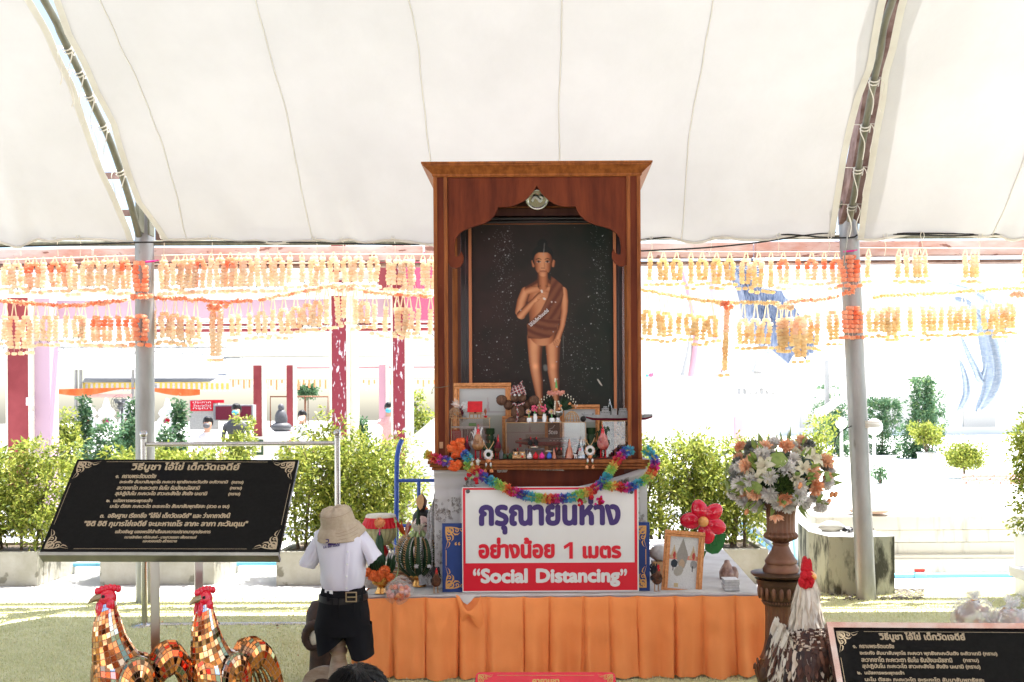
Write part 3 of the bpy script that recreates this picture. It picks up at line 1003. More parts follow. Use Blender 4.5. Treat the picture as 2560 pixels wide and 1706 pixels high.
# ------------------------------------------------ left pavilion (maroon columns) and its far side
def wbox(mb, px0, px1, py0, py1, d, dep, mi=0, bev=0):
 a, b = P(px0, py1, d), P(px1, py0, d)
 mb.bb(a.x, b.x, d, d + dep, a.z, b.z, mi, bev)
t = thing('temple_pavilion', (-3, 13.5, 0), 'open temple pavilion with maroon columns behind the left hedges', 'pavilion')
D = 13.6
for (x0, x1, side, m, lab) in ((18, 70, (75, 114), 'maroon', None), (828, 865, (866, 884), 'maroon_chip', 'chipped maroon column'), (981, 1011, (1012, 1024), 'maroon_chip', 'chipped maroon column')):
 mb = MB()
 a, b = P(x0, 700, D), P(x1, 700, D)
 c = P(side[1], 700, D)
 z1 = P(0, 745 if x0 < 100 else 610, D).z
 mb.bb(a.x, b.x, D, D + .3, 0, z1, 0)
 mb.bb(a.x - .025, a.x, D - .01, D + .31, 0, z1, 1)
 mb.bb(b.x, b.x + .03, D - .01, D + .31, 0, z1, 1)
 mb.bb(b.x + .032, c.x, D + .1, D + .35, 0, z1, 2 if x0 < 100 else 1)
 mb.build('column', [M[m], M['creamtrim'], M['mauve']], t, label=lab)
mb = MB()
wbox(mb, 200 * .357, 82, 1030, 1050, D - .02, .03)
wbox(mb, 65, 82, 994, 1014, D - .02, .03)
mb.build('switch_plate', M['offwhite'], t)
for k, (py0, py1, dd, m) in enumerate(((655, 662, .0, 'creamtrim'), (668, 674, .05, 'cream'), (680, 704, .1, 'creamtrim'), (706, 720, .0, 'offwhite'), (722, 744, .08, 'cream'))):
 mb = MB()
 wbox(mb, -300, 955 if k < 4 else 1100, py0, py1, D - .4 + dd, .12)
 mb.build('eave_moulding', M[m], t)
mb = MB()
wbox(mb, -300, 1150, 746, 800, D + .32, .1)
mb.build('ceiling_panel', M['mauve'], t)
for (py0, py1, m) in ((801, 806, 'creamtrim'), (806, 815, 'maroon'), (815, 819, 'creamtrim'), (819, 830, 'maroon')):
 mb = MB()
 wbox(mb, 380, 1150, py0, py1, D + .34, .12)
 mb.build('beam', M[m], t)
mb = MB()
wbox(mb, 945, 970, 636, 722, D - .5, .2)
mb.build('roof_bracket', M['maroon'], t)
mb = MB()
wbox(mb, 1012, 1100, 630, 800, D - .1, .1)
mb.build('curtain', M['pink'], t)
t = thing('far_pavilion', (-3, 21, 0), 'far white pavilion with slim maroon posts and long cream fascia', 'pavilion')
D2 = 20.5
for (py0, py1, dd, m) in ((828, 868, .1, 'offwhite'), (868, 892, .0, 'creamtrim'), (892, 914, .05, 'offwhite')):
 mb = MB()
 wbox(mb, 565, 1400, py0, py1, D2 + dd, .3)
 mb.build('fascia', M[m], t)
mb = MB()
wbox(mb, 735, 1180, 915, 921, D2 + .4, .2)
wbox(mb, 735, 1180, 921, 926, D2 + .42, .2, 1)
mb.build('beam', [M['pinkish'], M['creamtrim']], t)
for (x0, x1) in ((634, 655), (717, 733), (948, 965)):
 mb = MB()
 wbox(mb, x0, x1, 912, 1092, D2 + .1, .18, 0)
 wbox(mb, x1, x1 + 3, 912, 1092, D2 + .08, .2, 1)
 mb.build('post', [M['maroon'] if x0 < 940 else M['pinkish'], M['creamtrim']], t)
for (x0, x1) in ((630, 662), (716, 738)):
 mb = MB()
 wbox(mb, x0, x1, 1092, 1145, D2 - .1, .4, 0)
 wbox(mb, x0 + 5, x1 - 5, 1100, 1138, D2 - .13, .03, 1)
 wbox(mb, x0 + 10, x1 - 10, 1106, 1131, D2 - .15, .02, 0)
 mb.build('pedestal', [M['creamtrim'], M['darkgreen']], t)
t = thing('banner_string', P(800, 950, 22), 'cream and orange garland fringe strung across the far pavilion', 'garland')
mb = MB()
for k in range(78):
 px = 560 + k * 6.8
 if px > 1085:
  break
 L_ = R.uniform(8, 28)
 a = P(px, 950, 22)
 mb.bb(a.x, a.x + .035, 22, 22.03, P(px, 950 + L_, 22).z, a.z, k % 2)
wbox(mb, 555, 1085, 946, 950, 21.98, .03, 1)
mb.build('fringe', [M['creamf'], M['peach']], t, kind='stuff')
mb = MB()
for (a, b, c, d_) in ((676, 820, 992, 1070), (884, 893, 992, 1060)):
 mb.tube([P(a, d_, 23), P(a, c, 23), P(b, c, 23), P(b, d_, 23)], .02, 6)
mb.tube([P(763, 992, 23), P(763, 1060, 23)], .025, 6)
mb.build('lantern_frame', M['bronze'], label='thin brown pipe frame standing far behind the slim posts', cat='frame')
t = thing('stair_parapet', P(1060, 1150, 13), 'cream sloping stair parapet left of the shrine cabinet', 'parapet')
mb = MB()
mb.prism([P(1028, 1095, 13), P(1092, 1042, 13), P(1100, 1042, 13), P(1100, 1330, 13), P(1028, 1330, 13)], (0, .3, 0))
mb.build('wall', M['offwhite'], t)
mb = MB()
mb.prism([P(1024, 1096, 12.95), P(1094, 1038, 12.95), P(1094, 1046, 12.95), P(1024, 1104, 12.95)], (0, .35, 0))
wbox(mb, 1032, 1095, 1192, 1197, 12.97, .02)
wbox(mb, 1032, 1095, 1216, 1222, 12.97, .02)
wbox(mb, 1040, 1044, 1160, 1196, 12.97, .02)
mb.build('coping', M['creamtrim'], t)
t = thing('stone_post', P(1012, 1240, 12.2), 'dark green and cream square post behind the blue hand truck', 'post')
for (x0, x1, y0, y1, m) in ((993, 1024, 1170, 1260, 'dgrey'), (1001, 1016, 1185, 1235, 'creamtrim'), (988, 1028, 1260, 1270, 'greyw'), (998, 1020, 1270, 1300, 'greyw'), (1005, 1012, 1192, 1228, 'dgrey')):
 mb = MB()
 k = dict(dgrey=0, creamtrim=.03, greyw=0)[m] + (.03 if x0 == 1005 else 0)
 wbox(mb, x0, x1, y0, y1, 12.2 - k, .3)
 mb.build('block', M[m], t)
t = thing('market_awning', P(360, 940, 19), 'dark grey awning with orange and white fringe behind the left pole', 'awning')
mb = MB()
mb.flat([P(205, 958, 19), P(225, 920, 22), P(560, 922, 22), P(575, 958, 19)])
mb.flat([P(330, 958, 19), P(500, 958, 19), P(478, 985, 19.5), P(360, 972, 19.5)])
mb.build('sheet', M['grey_awning'], t)
mb = MB()
mb.flat([P(-60, 880, 20), P(560, 892, 20), P(520, 918, 18.6), P(80, 922, 18.6)])
mb.build('roof_sheet', M['offwhite'], t)
mb = MB()
for k in range(58):
 px = 207 + k * 6.4
 if abs(px - 363) < 24:
  continue
 a = P(px, 958, 18.9)
 mb.bb(a.x, a.x + .045, 18.9, 18.93, P(px, 974 + 4 * (k % 2), 18.9).z, a.z, k % 2)
wbox(mb, 205, 575, 955, 959, 18.88, .03, 0)
mb.build('fringe', [M['yellow'], M['whitef']], t, kind='stuff')
mb = MB()
mb.grid(lambda u, v: P(lerp(140, 500, u), lerp(974, 984 + 8 * math.sin(u * 9), v) - 4 * math.sin(u * PI), 18.6 + .05 * math.sin(u * 60)), 60, 2)
mb.build('orange_strip', M['orangef'], t)
mb = MB()
mb.grid(lambda u, v: P(lerp(210, 330, u), lerp(985, 994, v), 18.7), 10, 1)
mb.build('pink_strip', M['palepink'], t)
for px in (190, 202, 332, 128):
 mb = MB()
 mb.tube([P(px, 1075, 18.8), P(px, 925, 18.8)], .03, 8)
 mb.build('support', M['galv'], t)
t = thing('shed_roof', P(250, 860, 24), 'pale shed roof with thin steel trusses beyond the left garlands', 'roof')
mb = MB()
mb.flat([P(-80, 905, 24), P(600, 905, 24), P(600, 862, 27), P(-80, 862, 27)])
mb.build('roof_panel', mat('pale_sheet', (.42, .42, .40), .7, c2=(.6, .6, .57), scale=3), t)
mb = MB()
for k in range(14):
 a = -60 + k * 48
 mb.tube([P(a, 900, 23.8), P(a + 24, 868, 23.8), P(a + 48, 900, 23.8)], .02, 5)
mb.tube([P(-80, 899, 23.8), P(600, 895, 23.8)], .03, 5)
mb.tube([P(-80, 868, 23.8), P(600, 868, 23.8)], .03, 5)
mb.build('truss', M['galv'], t)
t = thing('notice_board', P(510, 1020, 17), 'red and white notice board beyond the left pole', 'sign')
mb = MB()
wbox(mb, 474, 546, 1000, 1075, 17, .05)
mb.build('panel', M['greyw'], t)
mb = MB()
wbox(mb, 476, 532, 1002, 1028, 16.98, .015)
wbox(mb, 505, 560, 1000, 1008, 16.97, .01)
mb.build('red_field', M['signred'], t)
mb = MB()
O_ = P(478, 1026, 16.96)
for k, (y_, s_) in enumerate((('ประกาศ', 1), ('วัดเจดีย์', 0), ('กรุณา', 2))):
 text_on(mb, y_, O_, Vector((1, 0, 0)), Vector((0, 0, 1)), Vector((0, -1, 0)), .03, .34, .115 - k * .055, .155 - k * .055)
mb.build('lettering', M['white'], t)
t = thing('display_box', P(582, 1030, 16.8), 'dark television box in a grey frame beyond the left hedge', 'display')
mb = MB()
wbox(mb, 533, 632, 1012, 1052, 16.8, .2, 0, .01)
mb.build('frame', M['grey'], t)
mb = MB()
wbox(mb, 539, 627, 1016, 1050, 16.78, .02)
mb.build('screen', M['maroonf'], t)
t = thing('pedestal_fan', P(302, 1010, 16.5), 'grey pedestal fan beyond the hedge left of the pole', 'fan')
c = P(300, 1008, 16.5)
mb = MB()
for k in range(3):
 q = 2 * PI * k / 3 + .5
 mb.petal(c, (math.cos(q), 0, math.sin(q)), .13, .1, 0, side=Vector((-math.sin(q), .3, math.cos(q))))
mb.build('blades', M['grey'], t)
mb = MB()
for r_ in (.06, .1, .135):
 mb.tube([c + Vector((r_ * math.cos(a), -.03, r_ * math.sin(a))) for a in np.linspace(0, 2 * PI, 20)], .004, 4)
for k in range(12):
 q = 2 * PI * k / 12
 mb.tube([c + Vector((0, -.04, 0)), c + Vector((.135 * math.cos(q), -.03, .135 * math.sin(q)))], .0025, 4)
mb.ell(c + Vector((0, .04, 0)), (.05, .08, .05))
mb.tube([c + Vector((0, .08, 0)), Vector((c.x, c.y + .08, 0))], .02, 8)
mb.build('cage_and_stand', M['dgrey'], t)
for i, (px, lab) in enumerate(((262, 'white pointed niche stand left of the fan'), (318, 'white pointed niche stand below the fan'), (415, 'white pointed niche stand right of the left pole'), (112, 'white pointed niche stand beside the maroon column at far left'), (215, 'white pointed niche stand second from the maroon column'))):
 t = thing('spirit_niche', (P(px, 1080, 17.8).x, 17.8, 0), lab, 'niche', 'white niches beyond the left hedge')
 k = 1.0
 mb = MB()
 o = [(-22, 62), (-22, 30), (-14, 22), (-20, 14), (-15, 4), (-7, -2), (-4, -12), (0, -24), (4, -12), (7, -2), (15, 4), (20, 14), (14, 22), (22, 30), (22, 62), (12, 62), (10, 30), (0, 18), (-10, 30), (-12, 62)]
 mb.prism([P(px + a * k, 1020 + b * k, 17.8) for a, b in o], (0, .12, 0))
 mb.build('arch', M['offwhite'], t)
 mb = MB()
 for kk in range(5):
  mb.puff(P(px + R.uniform(-8, 8), 1054 + R.uniform(-3, 3), 17.9), .05, kk % 3, 10)
 mb.build('flowers', [M['red'], M['green'], M['magenta']], t)
def far_bush(px, py0, py1, d, halfw, lab, shape='round', m='leaf_far', n=2600, L=.07, seed=0):
 a, b = P(px, py0, d), P(px, py1, d)
 zt_, zb_ = a.z, (max(b.z, 0.02) if shape == 'tree' or d < 15 and px > 2100 else min(b.z, .15))
 rx = halfw / F * d
 t = thing('clipped_bush' if shape != 'tree' else 'small_tree', (a.x, d, max(0, zb_)), lab, 'bush' if shape != 'tree' else 'tree')
 bx = []
 if shape == 'cone':
  for k in range(9):
   u = k / 8
   r = rx * (1 - u * .85)
   bx.append((a.x, d, lerp(zb_, zt_, u * .94 + .03), r * .8, r * .8, (zt_ - zb_) / 12))
 else:
  for k in range(14):
   bx.append((a.x + R.uniform(-.55, .55) * rx, d + R.uniform(-.3, .3) * rx, lerp(zb_, zt_, R.uniform(.15, .85)), rx * .45, rx * .35, (zt_ - zb_) * .16))
 v, f = leaves_np(n, clumpy(bx, .08), L, L * .5, 200 + seed)
 np_mesh('crown', v, f, M[m], t)
 mb = MB()
 mb.tube([Vector((a.x, d, 0)), Vector((a.x, d, lerp(zb_, zt_, .7)))], [.03, .015], 6)
 mb.build('trunk', M['bark'], t)
 return t
for i, q in enumerate(((108, 1070, 1125, 15, 30, 'pale green bush just right of the left maroon column', 'round', 'leaf'),
      (170, 1010, 1100, 16.5, 34, 'pale washed-out bush between the left column and the pole', 'round', 'leaf'),
      (260, 1052, 1115, 15, 48, 'blue green round bush left of the tent pole', 'round', 'leaf_far'),
      (212, 1010, 1070, 17, 16, 'thin upright bush before the white niches', 'cone', 'leaf_far'),
      (315, 1040, 1110, 16, 26, 'soft grey green bush beside the tent pole', 'round', 'leaf_far'),
      (331, 1020, 1090, 17, 10, 'narrow cone bush touching the left edge of the pole', 'cone', 'leaf_far'),
      (447, 1015, 1100, 16, 18, 'narrow cone bush right of the left pole', 'cone', 'leaf_far'),
      (412, 1068, 1110, 15.5, 24, 'low dark bush between the pole and the cone bush', 'round', 'leaf_far'),
      (590, 1040, 1135, 15.8, 44, 'round bush before the dark television box', 'round', 'leaf'),
      (900, 1045, 1085, 18, 22, 'small bush between the chipped columns', 'round', 'leaf_far'),
      (1048, 985, 1080, 17, 34, 'leafy tree left of the cabinet above the sloping parapet', 'round', 'leaf'),
      (770, 965, 990, 26, 30, 'distant green tree top between slim posts', 'tree', 'leaf_far'))):
 far_bush(*q[:6], shape=q[6], m=q[7], seed=i)
# ------------------------------------------------ people far behind, one continuous body each
def person_far(px, py_head, d, h, cloth, pants, lab, face=-1, mask=True, lean=0):
 """head top at (px, py_head); standing body of height h with its feet on the ground it stands on"""
 top = P(px, py_head, d)
 base = Vector((top.x, d, top.z - h))
 t = thing('person', base, lab, 'person')
 hh = h / 7.5
 me = bpy.data.meshes.new('body')
 s_ = h / 1.7
 V = [(0, 0, .95, .13), (0, 0, 1.15, .12), (0, 0, 1.38, .145), (0, 0, 1.46, .06), (0, 0, 1.53, .06), (0, -.01, 1.60, .085), (0, 0, 1.66, .06),
   (.18, 0, 1.37, .06), (.23, 0, 1.12, .045), (.22, -.08, .88, .035), (.21, -.1, .80, .03),
   (-.18, 0, 1.37, .06), (-.23, 0, 1.12, .045), (-.22, -.08, .88, .035), (-.21, -.1, .80, .03),
   (.09, 0, .86, .10), (.10, 0, .48, .065), (.10, 0, .08, .045), (.10, -.12, .03, .03),
   (-.09, 0, .86, .10), (-.10, 0, .48, .065), (-.10, 0, .08, .045), (-.10, -.12, .03, .03)]
 E_ = [(0, 1), (1, 2), (2, 3), (3, 4), (4, 5), (5, 6), (2, 7), (7, 8), (8, 9), (9, 10), (2, 11), (11, 12), (12, 13), (13, 14), (0, 15), (15, 16), (16, 17), (17, 18), (0, 19), (19, 20), (20, 21), (21, 22)]
 me.from_pydata([(a * s_, b * s_, c * s_) for a, b, c, r in V], E_, [])
 ob = bpy.data.objects.new('body', me)
 COL.objects.link(ob)
 sk = ob.modifiers.new('s', 'SKIN')
 for i, (a, b, c, r) in enumerate(V):
  me.skin_vertices[0].data[i].radius = (r * s_, r * s_ * .8)
  me.skin_vertices[0].data[i].use_root = (i == 0)
 ss = ob.modifiers.new('u', 'SUBSURF')
 ss.levels = 1
 ss.render_levels = 1
 bpy.context.view_layer.update()
 nm = bpy.data.meshes.new_from_object(ob.evaluated_get(bpy.context.evaluated_depsgraph_get()))
 ob.modifiers.clear()
 ob.data = nm
 for m_ in (M['skin'], M[cloth], M[pants]):
  nm.materials.append(m_)
 for p in nm.polygons:
  c = p.center / s_
  p.material_index = 1 if (.93 < c.z < 1.45 and not (abs(c.x) > .2 and c.z < 1.15)) else (2 if .1 < c.z < .93 and abs(c.x) < .2 else 0)
  p.use_smooth = True
 ob.parent = t
 ORG[ob.name] = base
 hz = base + Vector((0, 0, 1.61 * s_))
 mb = MB()
 mb.ell(hz + Vector((0, .018 * s_, .03 * s_)), (.088 * s_, .10 * s_, .10 * s_), 0, 14, 10, fn=lambda u: 1 if (u.y > -.25 or u.z > .45) else .7)
 mb.build('hair', M['hair'], t)
 if mask:
  mb = MB()
  mb.ell(hz + Vector((0, -.055 * s_, -.035 * s_)), (.06 * s_, .045 * s_, .045 * s_), 0, 12, 8)
  mb.build('face_mask', M[mask if isinstance(mask, str) else 'cyan'], t)
 return t
person_far(519, 1046, 15.2, 1.55, 'whitef', 'dgrey', 'person in a white shirt and dark mask beyond the hedge left', mask='dgrey')
person_far(590, 1014, 16.2, 1.62, 'dgrey', 'dgrey', 'person in dark clothes with pale blue mask before the dark box')
person_far(755, 1030, 18, 1.6, 'offwhite', 'dgrey', 'person with dark hair looking down between two slim maroon posts', mask='offwhite')
person_far(972, 1010, 18, 1.65, 'palepink', 'dgrey', 'person in pink shirt and mask beside the second chipped column', mask='cyan')
person_far(1031, 1008, 17.5, 1.65, 'greyw', 'dgrey', 'person in grey shirt and mask left of the cabinet', mask='cyan')
t = thing('monk_statue', P(703, 1075, 18.4), 'dark grey seated monk statue between slim maroon posts', 'statue')
mb = MB()
c = P(703, 1075, 18.4)
mb.ell(c + Vector((0, 0, .05)), (.2, .16, .1), 0, 14, 8)
mb.ell(c + Vector((0, 0, .2)), (.12, .1, .19), 0, 14, 8)
mb.ell(c + Vector((0, 0, .41)), (.06, .06, .075), 0, 12, 8)
mb.build('figure', M['dgrey'], t)
mb = MB()
mb.bb(c.x - .22, c.x + .22, c.y - .18, c.y + .18, c.z - .9, c.z - .03)
mb.build('plinth', M['offwhite'], t)
for (px, py, r, d, lab) in ((941, 1077, 16, 16, 'white ball lamp between the chipped columns'),):
 mb = MB()
 c = P(px, py, d)
 mb.ell(c, r / F * d, 0, 20, 12)
 mb.tube([c, Vector((c.x, c.y, 0))], .03, 8)
 mb.build('ball_lamp', M['offwhite'], label=lab, cat='lamp')
mb = MB()
for k in range(60):
 p = G(R.uniform(330, 2050), R.uniform(1530, 1706))
 mb.petal(p + Vector((0, 0, .014)), Vector((R.uniform(-1, 1), R.uniform(-1, 1), .1)), R.uniform(.012, .03), .014, k % 3)
mb.build('fallen_leaves', [M['tan'], M['brown'], M['orangef']], kind='stuff', label='scattered dry leaves and petals on the turf')
# ------------------------------------------------ right background: giant rooster statue, wall, fence, trees
t = thing('giant_rooster_statue', P(1960, 1040, 24), 'giant white rooster statue with blue black feathers behind the right garlands', 'statue')
M['bluefeather'] = mat('blue_feather', (.075, .11, .19), .5, c2=(.30, .34, .42), scale=9, stretch=(3, 1, .5), lo=.4, hi=.7, bump=.3)
M['tailfeather'] = mat('tail_feather', (.24, .30, .38), .5, c2=(.40, .44, .48), scale=12, stretch=(1, 1, 3), lo=.4, hi=.7)
DD = 24.0
mb = MB()
mb.prism([P(*q, DD) for q in ((1832, 660), (1858, 720), (1862, 740), (1868, 780), (1892, 830), (1930, 875), (1972, 910), (1990, 880), (2035, 885), (2038, 840), (2000, 790), (1985, 765), (1960, 740), (1955, 728), (1900, 722), (1865, 700))], (0, .8, 0))
mb.prism([P(*q, DD - .05) for q in ((1868, 615), (1893, 612), (1896, 650), (1872, 655), (1862, 638))], (0, .5, 0))
mb.build('blue_plumage', M['bluefeather'], t)
mb = MB()
for k in range(70):
 a = R.random()
 px = lerp(1850, 2010, a) + R.uniform(-10, 10)
 py = lerp(690, 850, a) + R.uniform(-25, 25)
 p = P(px, py, DD - .08)
 mb.petal(p, Vector((.45, -.05, -1)), .42, .13, 0, side=Vector((1, 0, .3)))
mb.build('feathers', M['bluefeather'], t)
mb = MB()
for k in range(8):
 mb.tube([P(1832 + k * 2, 650 + k * 6, DD - .1), P(1895 + k * 2, 645 + k * 6, DD - .1)], .02, 4)
mb.build('neck_stripes', M['bluefeather'], t)
wl = mat('statue_white', (.80, .80, .80), .7)
mb = MB()
mb.ell(P(1900, 760, DD + 1.6), (1.5, 1.0, 1.6), 0, 26, 18)
mb.loft([[P(px + r * math.cos(a), py, DD + 1.5) + Vector((0, .7 * math.sin(a) * r / 60, 0)) for a in np.linspace(0, 2 * PI, 17)[:-1]] for (px, py, r) in ((1700, 760, 20), (1760, 700, 60), (1830, 660, 90), (1850, 560, 60), (1860, 470, 45))])
mb.build('body', wl, t)
for (pts, wd) in (([(2425, 768), (2452, 800), (2472, 860), (2482, 930), (2468, 985), (2440, 1028)], 26), ([(2400, 838), (2418, 880), (2440, 925), (2452, 950), (2462, 925), (2468, 880)], 10),
     ([(2397, 898), (2412, 940), (2414, 985), (2392, 1030)], 9), ([(2380, 745), (2420, 760), (2450, 800)], 9), ([(2430, 730), (2470, 755), (2500, 800), (2515, 860)], 9), ([(2330, 700), (2400, 715), (2460, 740), (2510, 790)], 6)):
 cc = catmull([P(a, b, 22.6) for a, b in pts], 6)
 n_ = len(cc)
 vs, fs = [], []
 for i, c in enumerate(cc):
  tdir = (cc[min(i + 1, n_ - 1)] - cc[max(0, i - 1)]).normalized()
  sd = tdir.cross(Vector((0, 1, 0))).normalized()
  wv = wd / F * 22.6 * math.sin(PI * min(1, (i + .6) / n_)) ** .8
  vs += [c - sd * wv, c + Vector((0, -.06, 0)), c + sd * wv, c + Vector((0, .06, 0))]
 for i in range(n_ - 1):
  for k in range(4):
   k2 = (k + 1) % 4
   fs.append((4 * i + k, 4 * i + k2, 4 * i + 4 + k2, 4 * i + 4 + k))
 mb = MB()
 mb.add(vs, fs, 0, False)
 for i in range(2, n_ * 3 - 4):
  u = i / (n_ * 3) * (n_ - 1)
  c = cc[int(u)].lerp(cc[min(int(u) + 1, n_ - 1)], u - int(u))
  wv = wd / F * 22.6 * math.sin(PI * min(1, (u + .6) / n_)) ** .8
  for sg in (-1, 1):
   mb.petal(c + Vector((0, -.07, 0)), Vector((sg * 1, 0, -.9)), wv * 1.25, .05, 0, side=Vector((0, .2, 1)))
 mb.build('tail_feather', M['tailfeather'], t)
pk = mat('pale_pink', (.62, .40, .44), .7)
t = thing('pink_pillar', P(1790, 1090, 23), 'pale pink leaning pillar beside the curved red column right of the cabinet', 'pillar')
mb = MB()
cc = [P(1780, 640, 23), P(1792, 780, 23), P(1800, 940, 23), P(1805, 1100, 23)]
mb.tube(cc, .13, 14)
mb.petal(P(1778, 660, 22.8), (-.2, 0, .9), .35, .15, 1)
mb.petal(P(1782, 660, 22.8), (.5, 0, .9), .3, .13, 1)
mb.build('shaft', [pk, M['greyw']], t)
t = thing('curved_column', P(1730, 940, 22.5), 'red and grey curved column below the garlands right of the cabinet', 'column')
mb = MB()
cc = catmull([P(1700, 660, 22.5), P(1722, 740, 22.5), P(1738, 820, 22.5), P(1737, 880, 22.5), P(1726, 942, 22.5)], 5)
mb.tube(cc, [.04 + .05 * i / len(cc) for i in range(len(cc))], 10, 0)
mb.tube([c + Vector((-.13, .02, 0)) for c in cc[10:]], [.03 + .09 * i / 11 for i in range(len(cc[10:]))], 10, 1)
mb.build('shaft', [M['pinkish'], M['greyw']], t)
t = thing('white_wall', P(1720, 1090, 15), 'blank white wall just right of the cabinet behind the hedge', 'wall')
mb = MB()
wbox(mb, 1400, 1832, 942, 1130, 15, .25)
mb.build('wall_face', M['offwhite'], t)
mb = MB()
mb.puff(P(1627, 938, 15.3), .06, 0, 14)
mb.puff(P(1618, 939, 15.3), .04, 1, 14)
mb.build('flower_pot_tips', [M['pink'], M['cyan']], label='tiny pink blossom showing over the white wall top', cat='flower')
t = thing('white_shrine', P(1900, 1090, 19), 'white small shrine with grey pointed roof right of the white wall', 'shrine')
mb = MB()
mb.prism([P(1885, 932, 19), P(1895, 898, 19), P(1904, 932, 19)], (0, .3, 0))
mb.prism([P(1860, 938, 19), P(1885, 930, 19), P(1935, 932, 19), P(1950, 942, 19)], (0, .3, 0))
mb.build('roof', M['greyw'], t)
for (x0, x1) in ((1868, 1893), (1915, 1948)):
 mb = MB()
 mb.ell(P((x0 + x1) / 2, 960, 19), (.17, .1, .17), 0, 16, 10)
 mb.build('dome', M['offwhite'], t)
mb = MB()
wbox(mb, 1842, 1945, 968, 1110, 19.1, .5, 0)
for k in range(7):
 wbox(mb, 1845 + k * 14, 1852 + k * 14, 972, 986, 19.06, .03, 1)
wbox(mb, 1950, 1956, 952, 1000, 18.9, .05, 2)
mb.build('wall', [M['offwhite'], M['grey'], M['greyw']], t)
t = thing('red_pillar', P(1846, 1095, 17.5), 'short deep red pillar with cream capital right of the white wall', 'pillar')
mb = MB()
wbox(mb, 1838, 1858, 1042, 1100, 17.5, .2, 0)
wbox(mb, 1833, 1870, 1030, 1041, 17.45, .3, 1)
wbox(mb, 1836, 1866, 1018, 1029, 17.47, .3, 1)
mb.build('shaft', [M['pinkish'], M['creamtrim']], t)
mb = MB()
wbox(mb, 1780, 1806, 1046, 1100, 17.6, .2, 0)
mb.build('pink_pillar', [pk], label='short pale pink pillar left of the deep red pillar', cat='pillar')
for (x0, x1, y0, y1, d, lab) in ((2040, 2122, 974, 1000, 26, 'far cream balustrade left of the leaning pole, upper tier'), (2040, 2118, 978 + 44, 1000 + 40, 24, 'near cream balustrade left of the leaning pole, lower tier'),
         (2162, 2232, 972, 990, 25, 'cream balustrade right of the leaning pole, sloping upward'), (2216, 2315, 942, 962, 27, 'farthest cream balustrade with dark blue gaps before the conifer')):
 t = thing('balustrade', P((x0 + x1) / 2, y1, d), lab, 'fence', 'cream balustrades on the far terrace')
 mb = MB()
 wbox(mb, x0, x1, y0, y0 + 5, d, .1)
 wbox(mb, x0, x1, y1 - 3, y1, d, .1)
 mb.build('rail', M['creamtrim'], t)
 k = x0 + 3
 while k < x1:
  mb = MB()
  wbox(mb, k, k + 5, y0 + 5, y1 - 3, d + .02, .06)
  mb.build('baluster', M['creamtrim'], t)
  k += 12
far_bush(2080, 958, 1035, 29, 46, 'blue green hedge behind the upper balustrades left of the leaning pole', m='leaf_far', n=4500, seed=31)
far_bush(2098, 1010, 1050, 22, 30, 'dark green bush touching the leaning pole on its left', m='leaf_far', n=3500, seed=32)
far_bush(2205, 992, 1062, 23, 48, 'blue green bush right of the leaning pole under the balustrade', m='leaf_far', n=6000, seed=33)
far_bush(2295, 930, 1075, 21, 40, 'tall olive shrub right of the leaning pole', m='leaf_far', n=5200, seed=34, L=.08)
far_bush(2330, 965, 1035, 25, 30, 'dark green tree behind the olive conifer', m='leaf_far', n=2500, seed=35)
t = thing('potted_bush', P(2316, 1165, 17), 'round clipped bush in a grey urn on the white terrace', 'potted plant')
p = P(2316, 1165, 15)
mb = MB()
mb.lathe([(.08, 0), (.10, .02), (.13, .1), (.125, .17), (.15, .2), (.14, .21), (.1, .19)], p, 20)
mb.build('urn', M['greyw'], t)
mb = MB()
for k in range(5):
 mb.tube([p + Vector((0, 0, .18)), p + Vector((R.uniform(-.06, .06), 0, .3)), p + Vector((R.uniform(-.14, .14), R.uniform(-.1, .1), .42))], .008, 5)
mb.build('stems', M['bark'], t)
v, f = leaves_np(2600, clumpy([(p.x + R.uniform(-.12, .12), p.y + R.uniform(-.1, .1), p.z + R.uniform(.38, .58), .1, .1, .06) for _ in range(9)], .05), .045, .022, 301)
np_mesh('crown', v, f, M['leaf'], t)
far_bush(2410, 1104, 1165, 14.5, 48, 'round yellow green bush on the terrace near the right edge', m='leaf', n=5200, seed=36, L=.045)
far_bush(2030, 1040, 1120, 18, 60, 'pale sun-bleached bush above the flower ball', m='leaf', n=3200, seed=37)
far_bush(2200, 1172, 1196, 13.5, 12, 'tiny shrub on the terrace right of the leaning pole', m='leaf_far', n=500, seed=38, L=.04)
t = thing('brick_edging', P(2440, 1215, 12.4), 'low heap of salmon pink bricks on the white terrace', 'brick heap')
bmt = mat('salmon_brick', (.55, .30, .24), .8, c2=(.66, .46, .40), scale=9)
proto = None
for r_ in range(3):
 for k in range(9):
  p = P(2405 + k * 17 + 8 * (r_ % 2) + R.uniform(-2, 2), 1208 - r_ * 9, 12.4 + .03 * r_)
  if proto is None:
   mb = MB()
   mb.box(p, (.085, .07, .04), bev=.012)
   proto = mb.build('brick', bmt, t)
   pp0 = p
  else:
   c = proto.copy()
   COL.objects.link(c)
   c.parent = t
   c.location = p - pp0
   c.rotation_euler = (0, R.uniform(-.02, .02), R.uniform(-.1, .1)) if False else (0, 0, 0)
mb = MB()
mb.tube(catmull([P(2040, 1035, 22), P(2070, 1022, 22), P(2100, 998, 22)], 5), [.1] * 11, 8)
mb.build('white_arch', M['offwhite'], label='white curved fin left of the leaning pole', cat='sculpture')
mb = MB()
wbox(mb, 2064, 2073, 900, 1010, 23, .1)
mb.build('white_post', M['galv'], label='thin pale post left of the leaning pole among balustrades', cat='post')
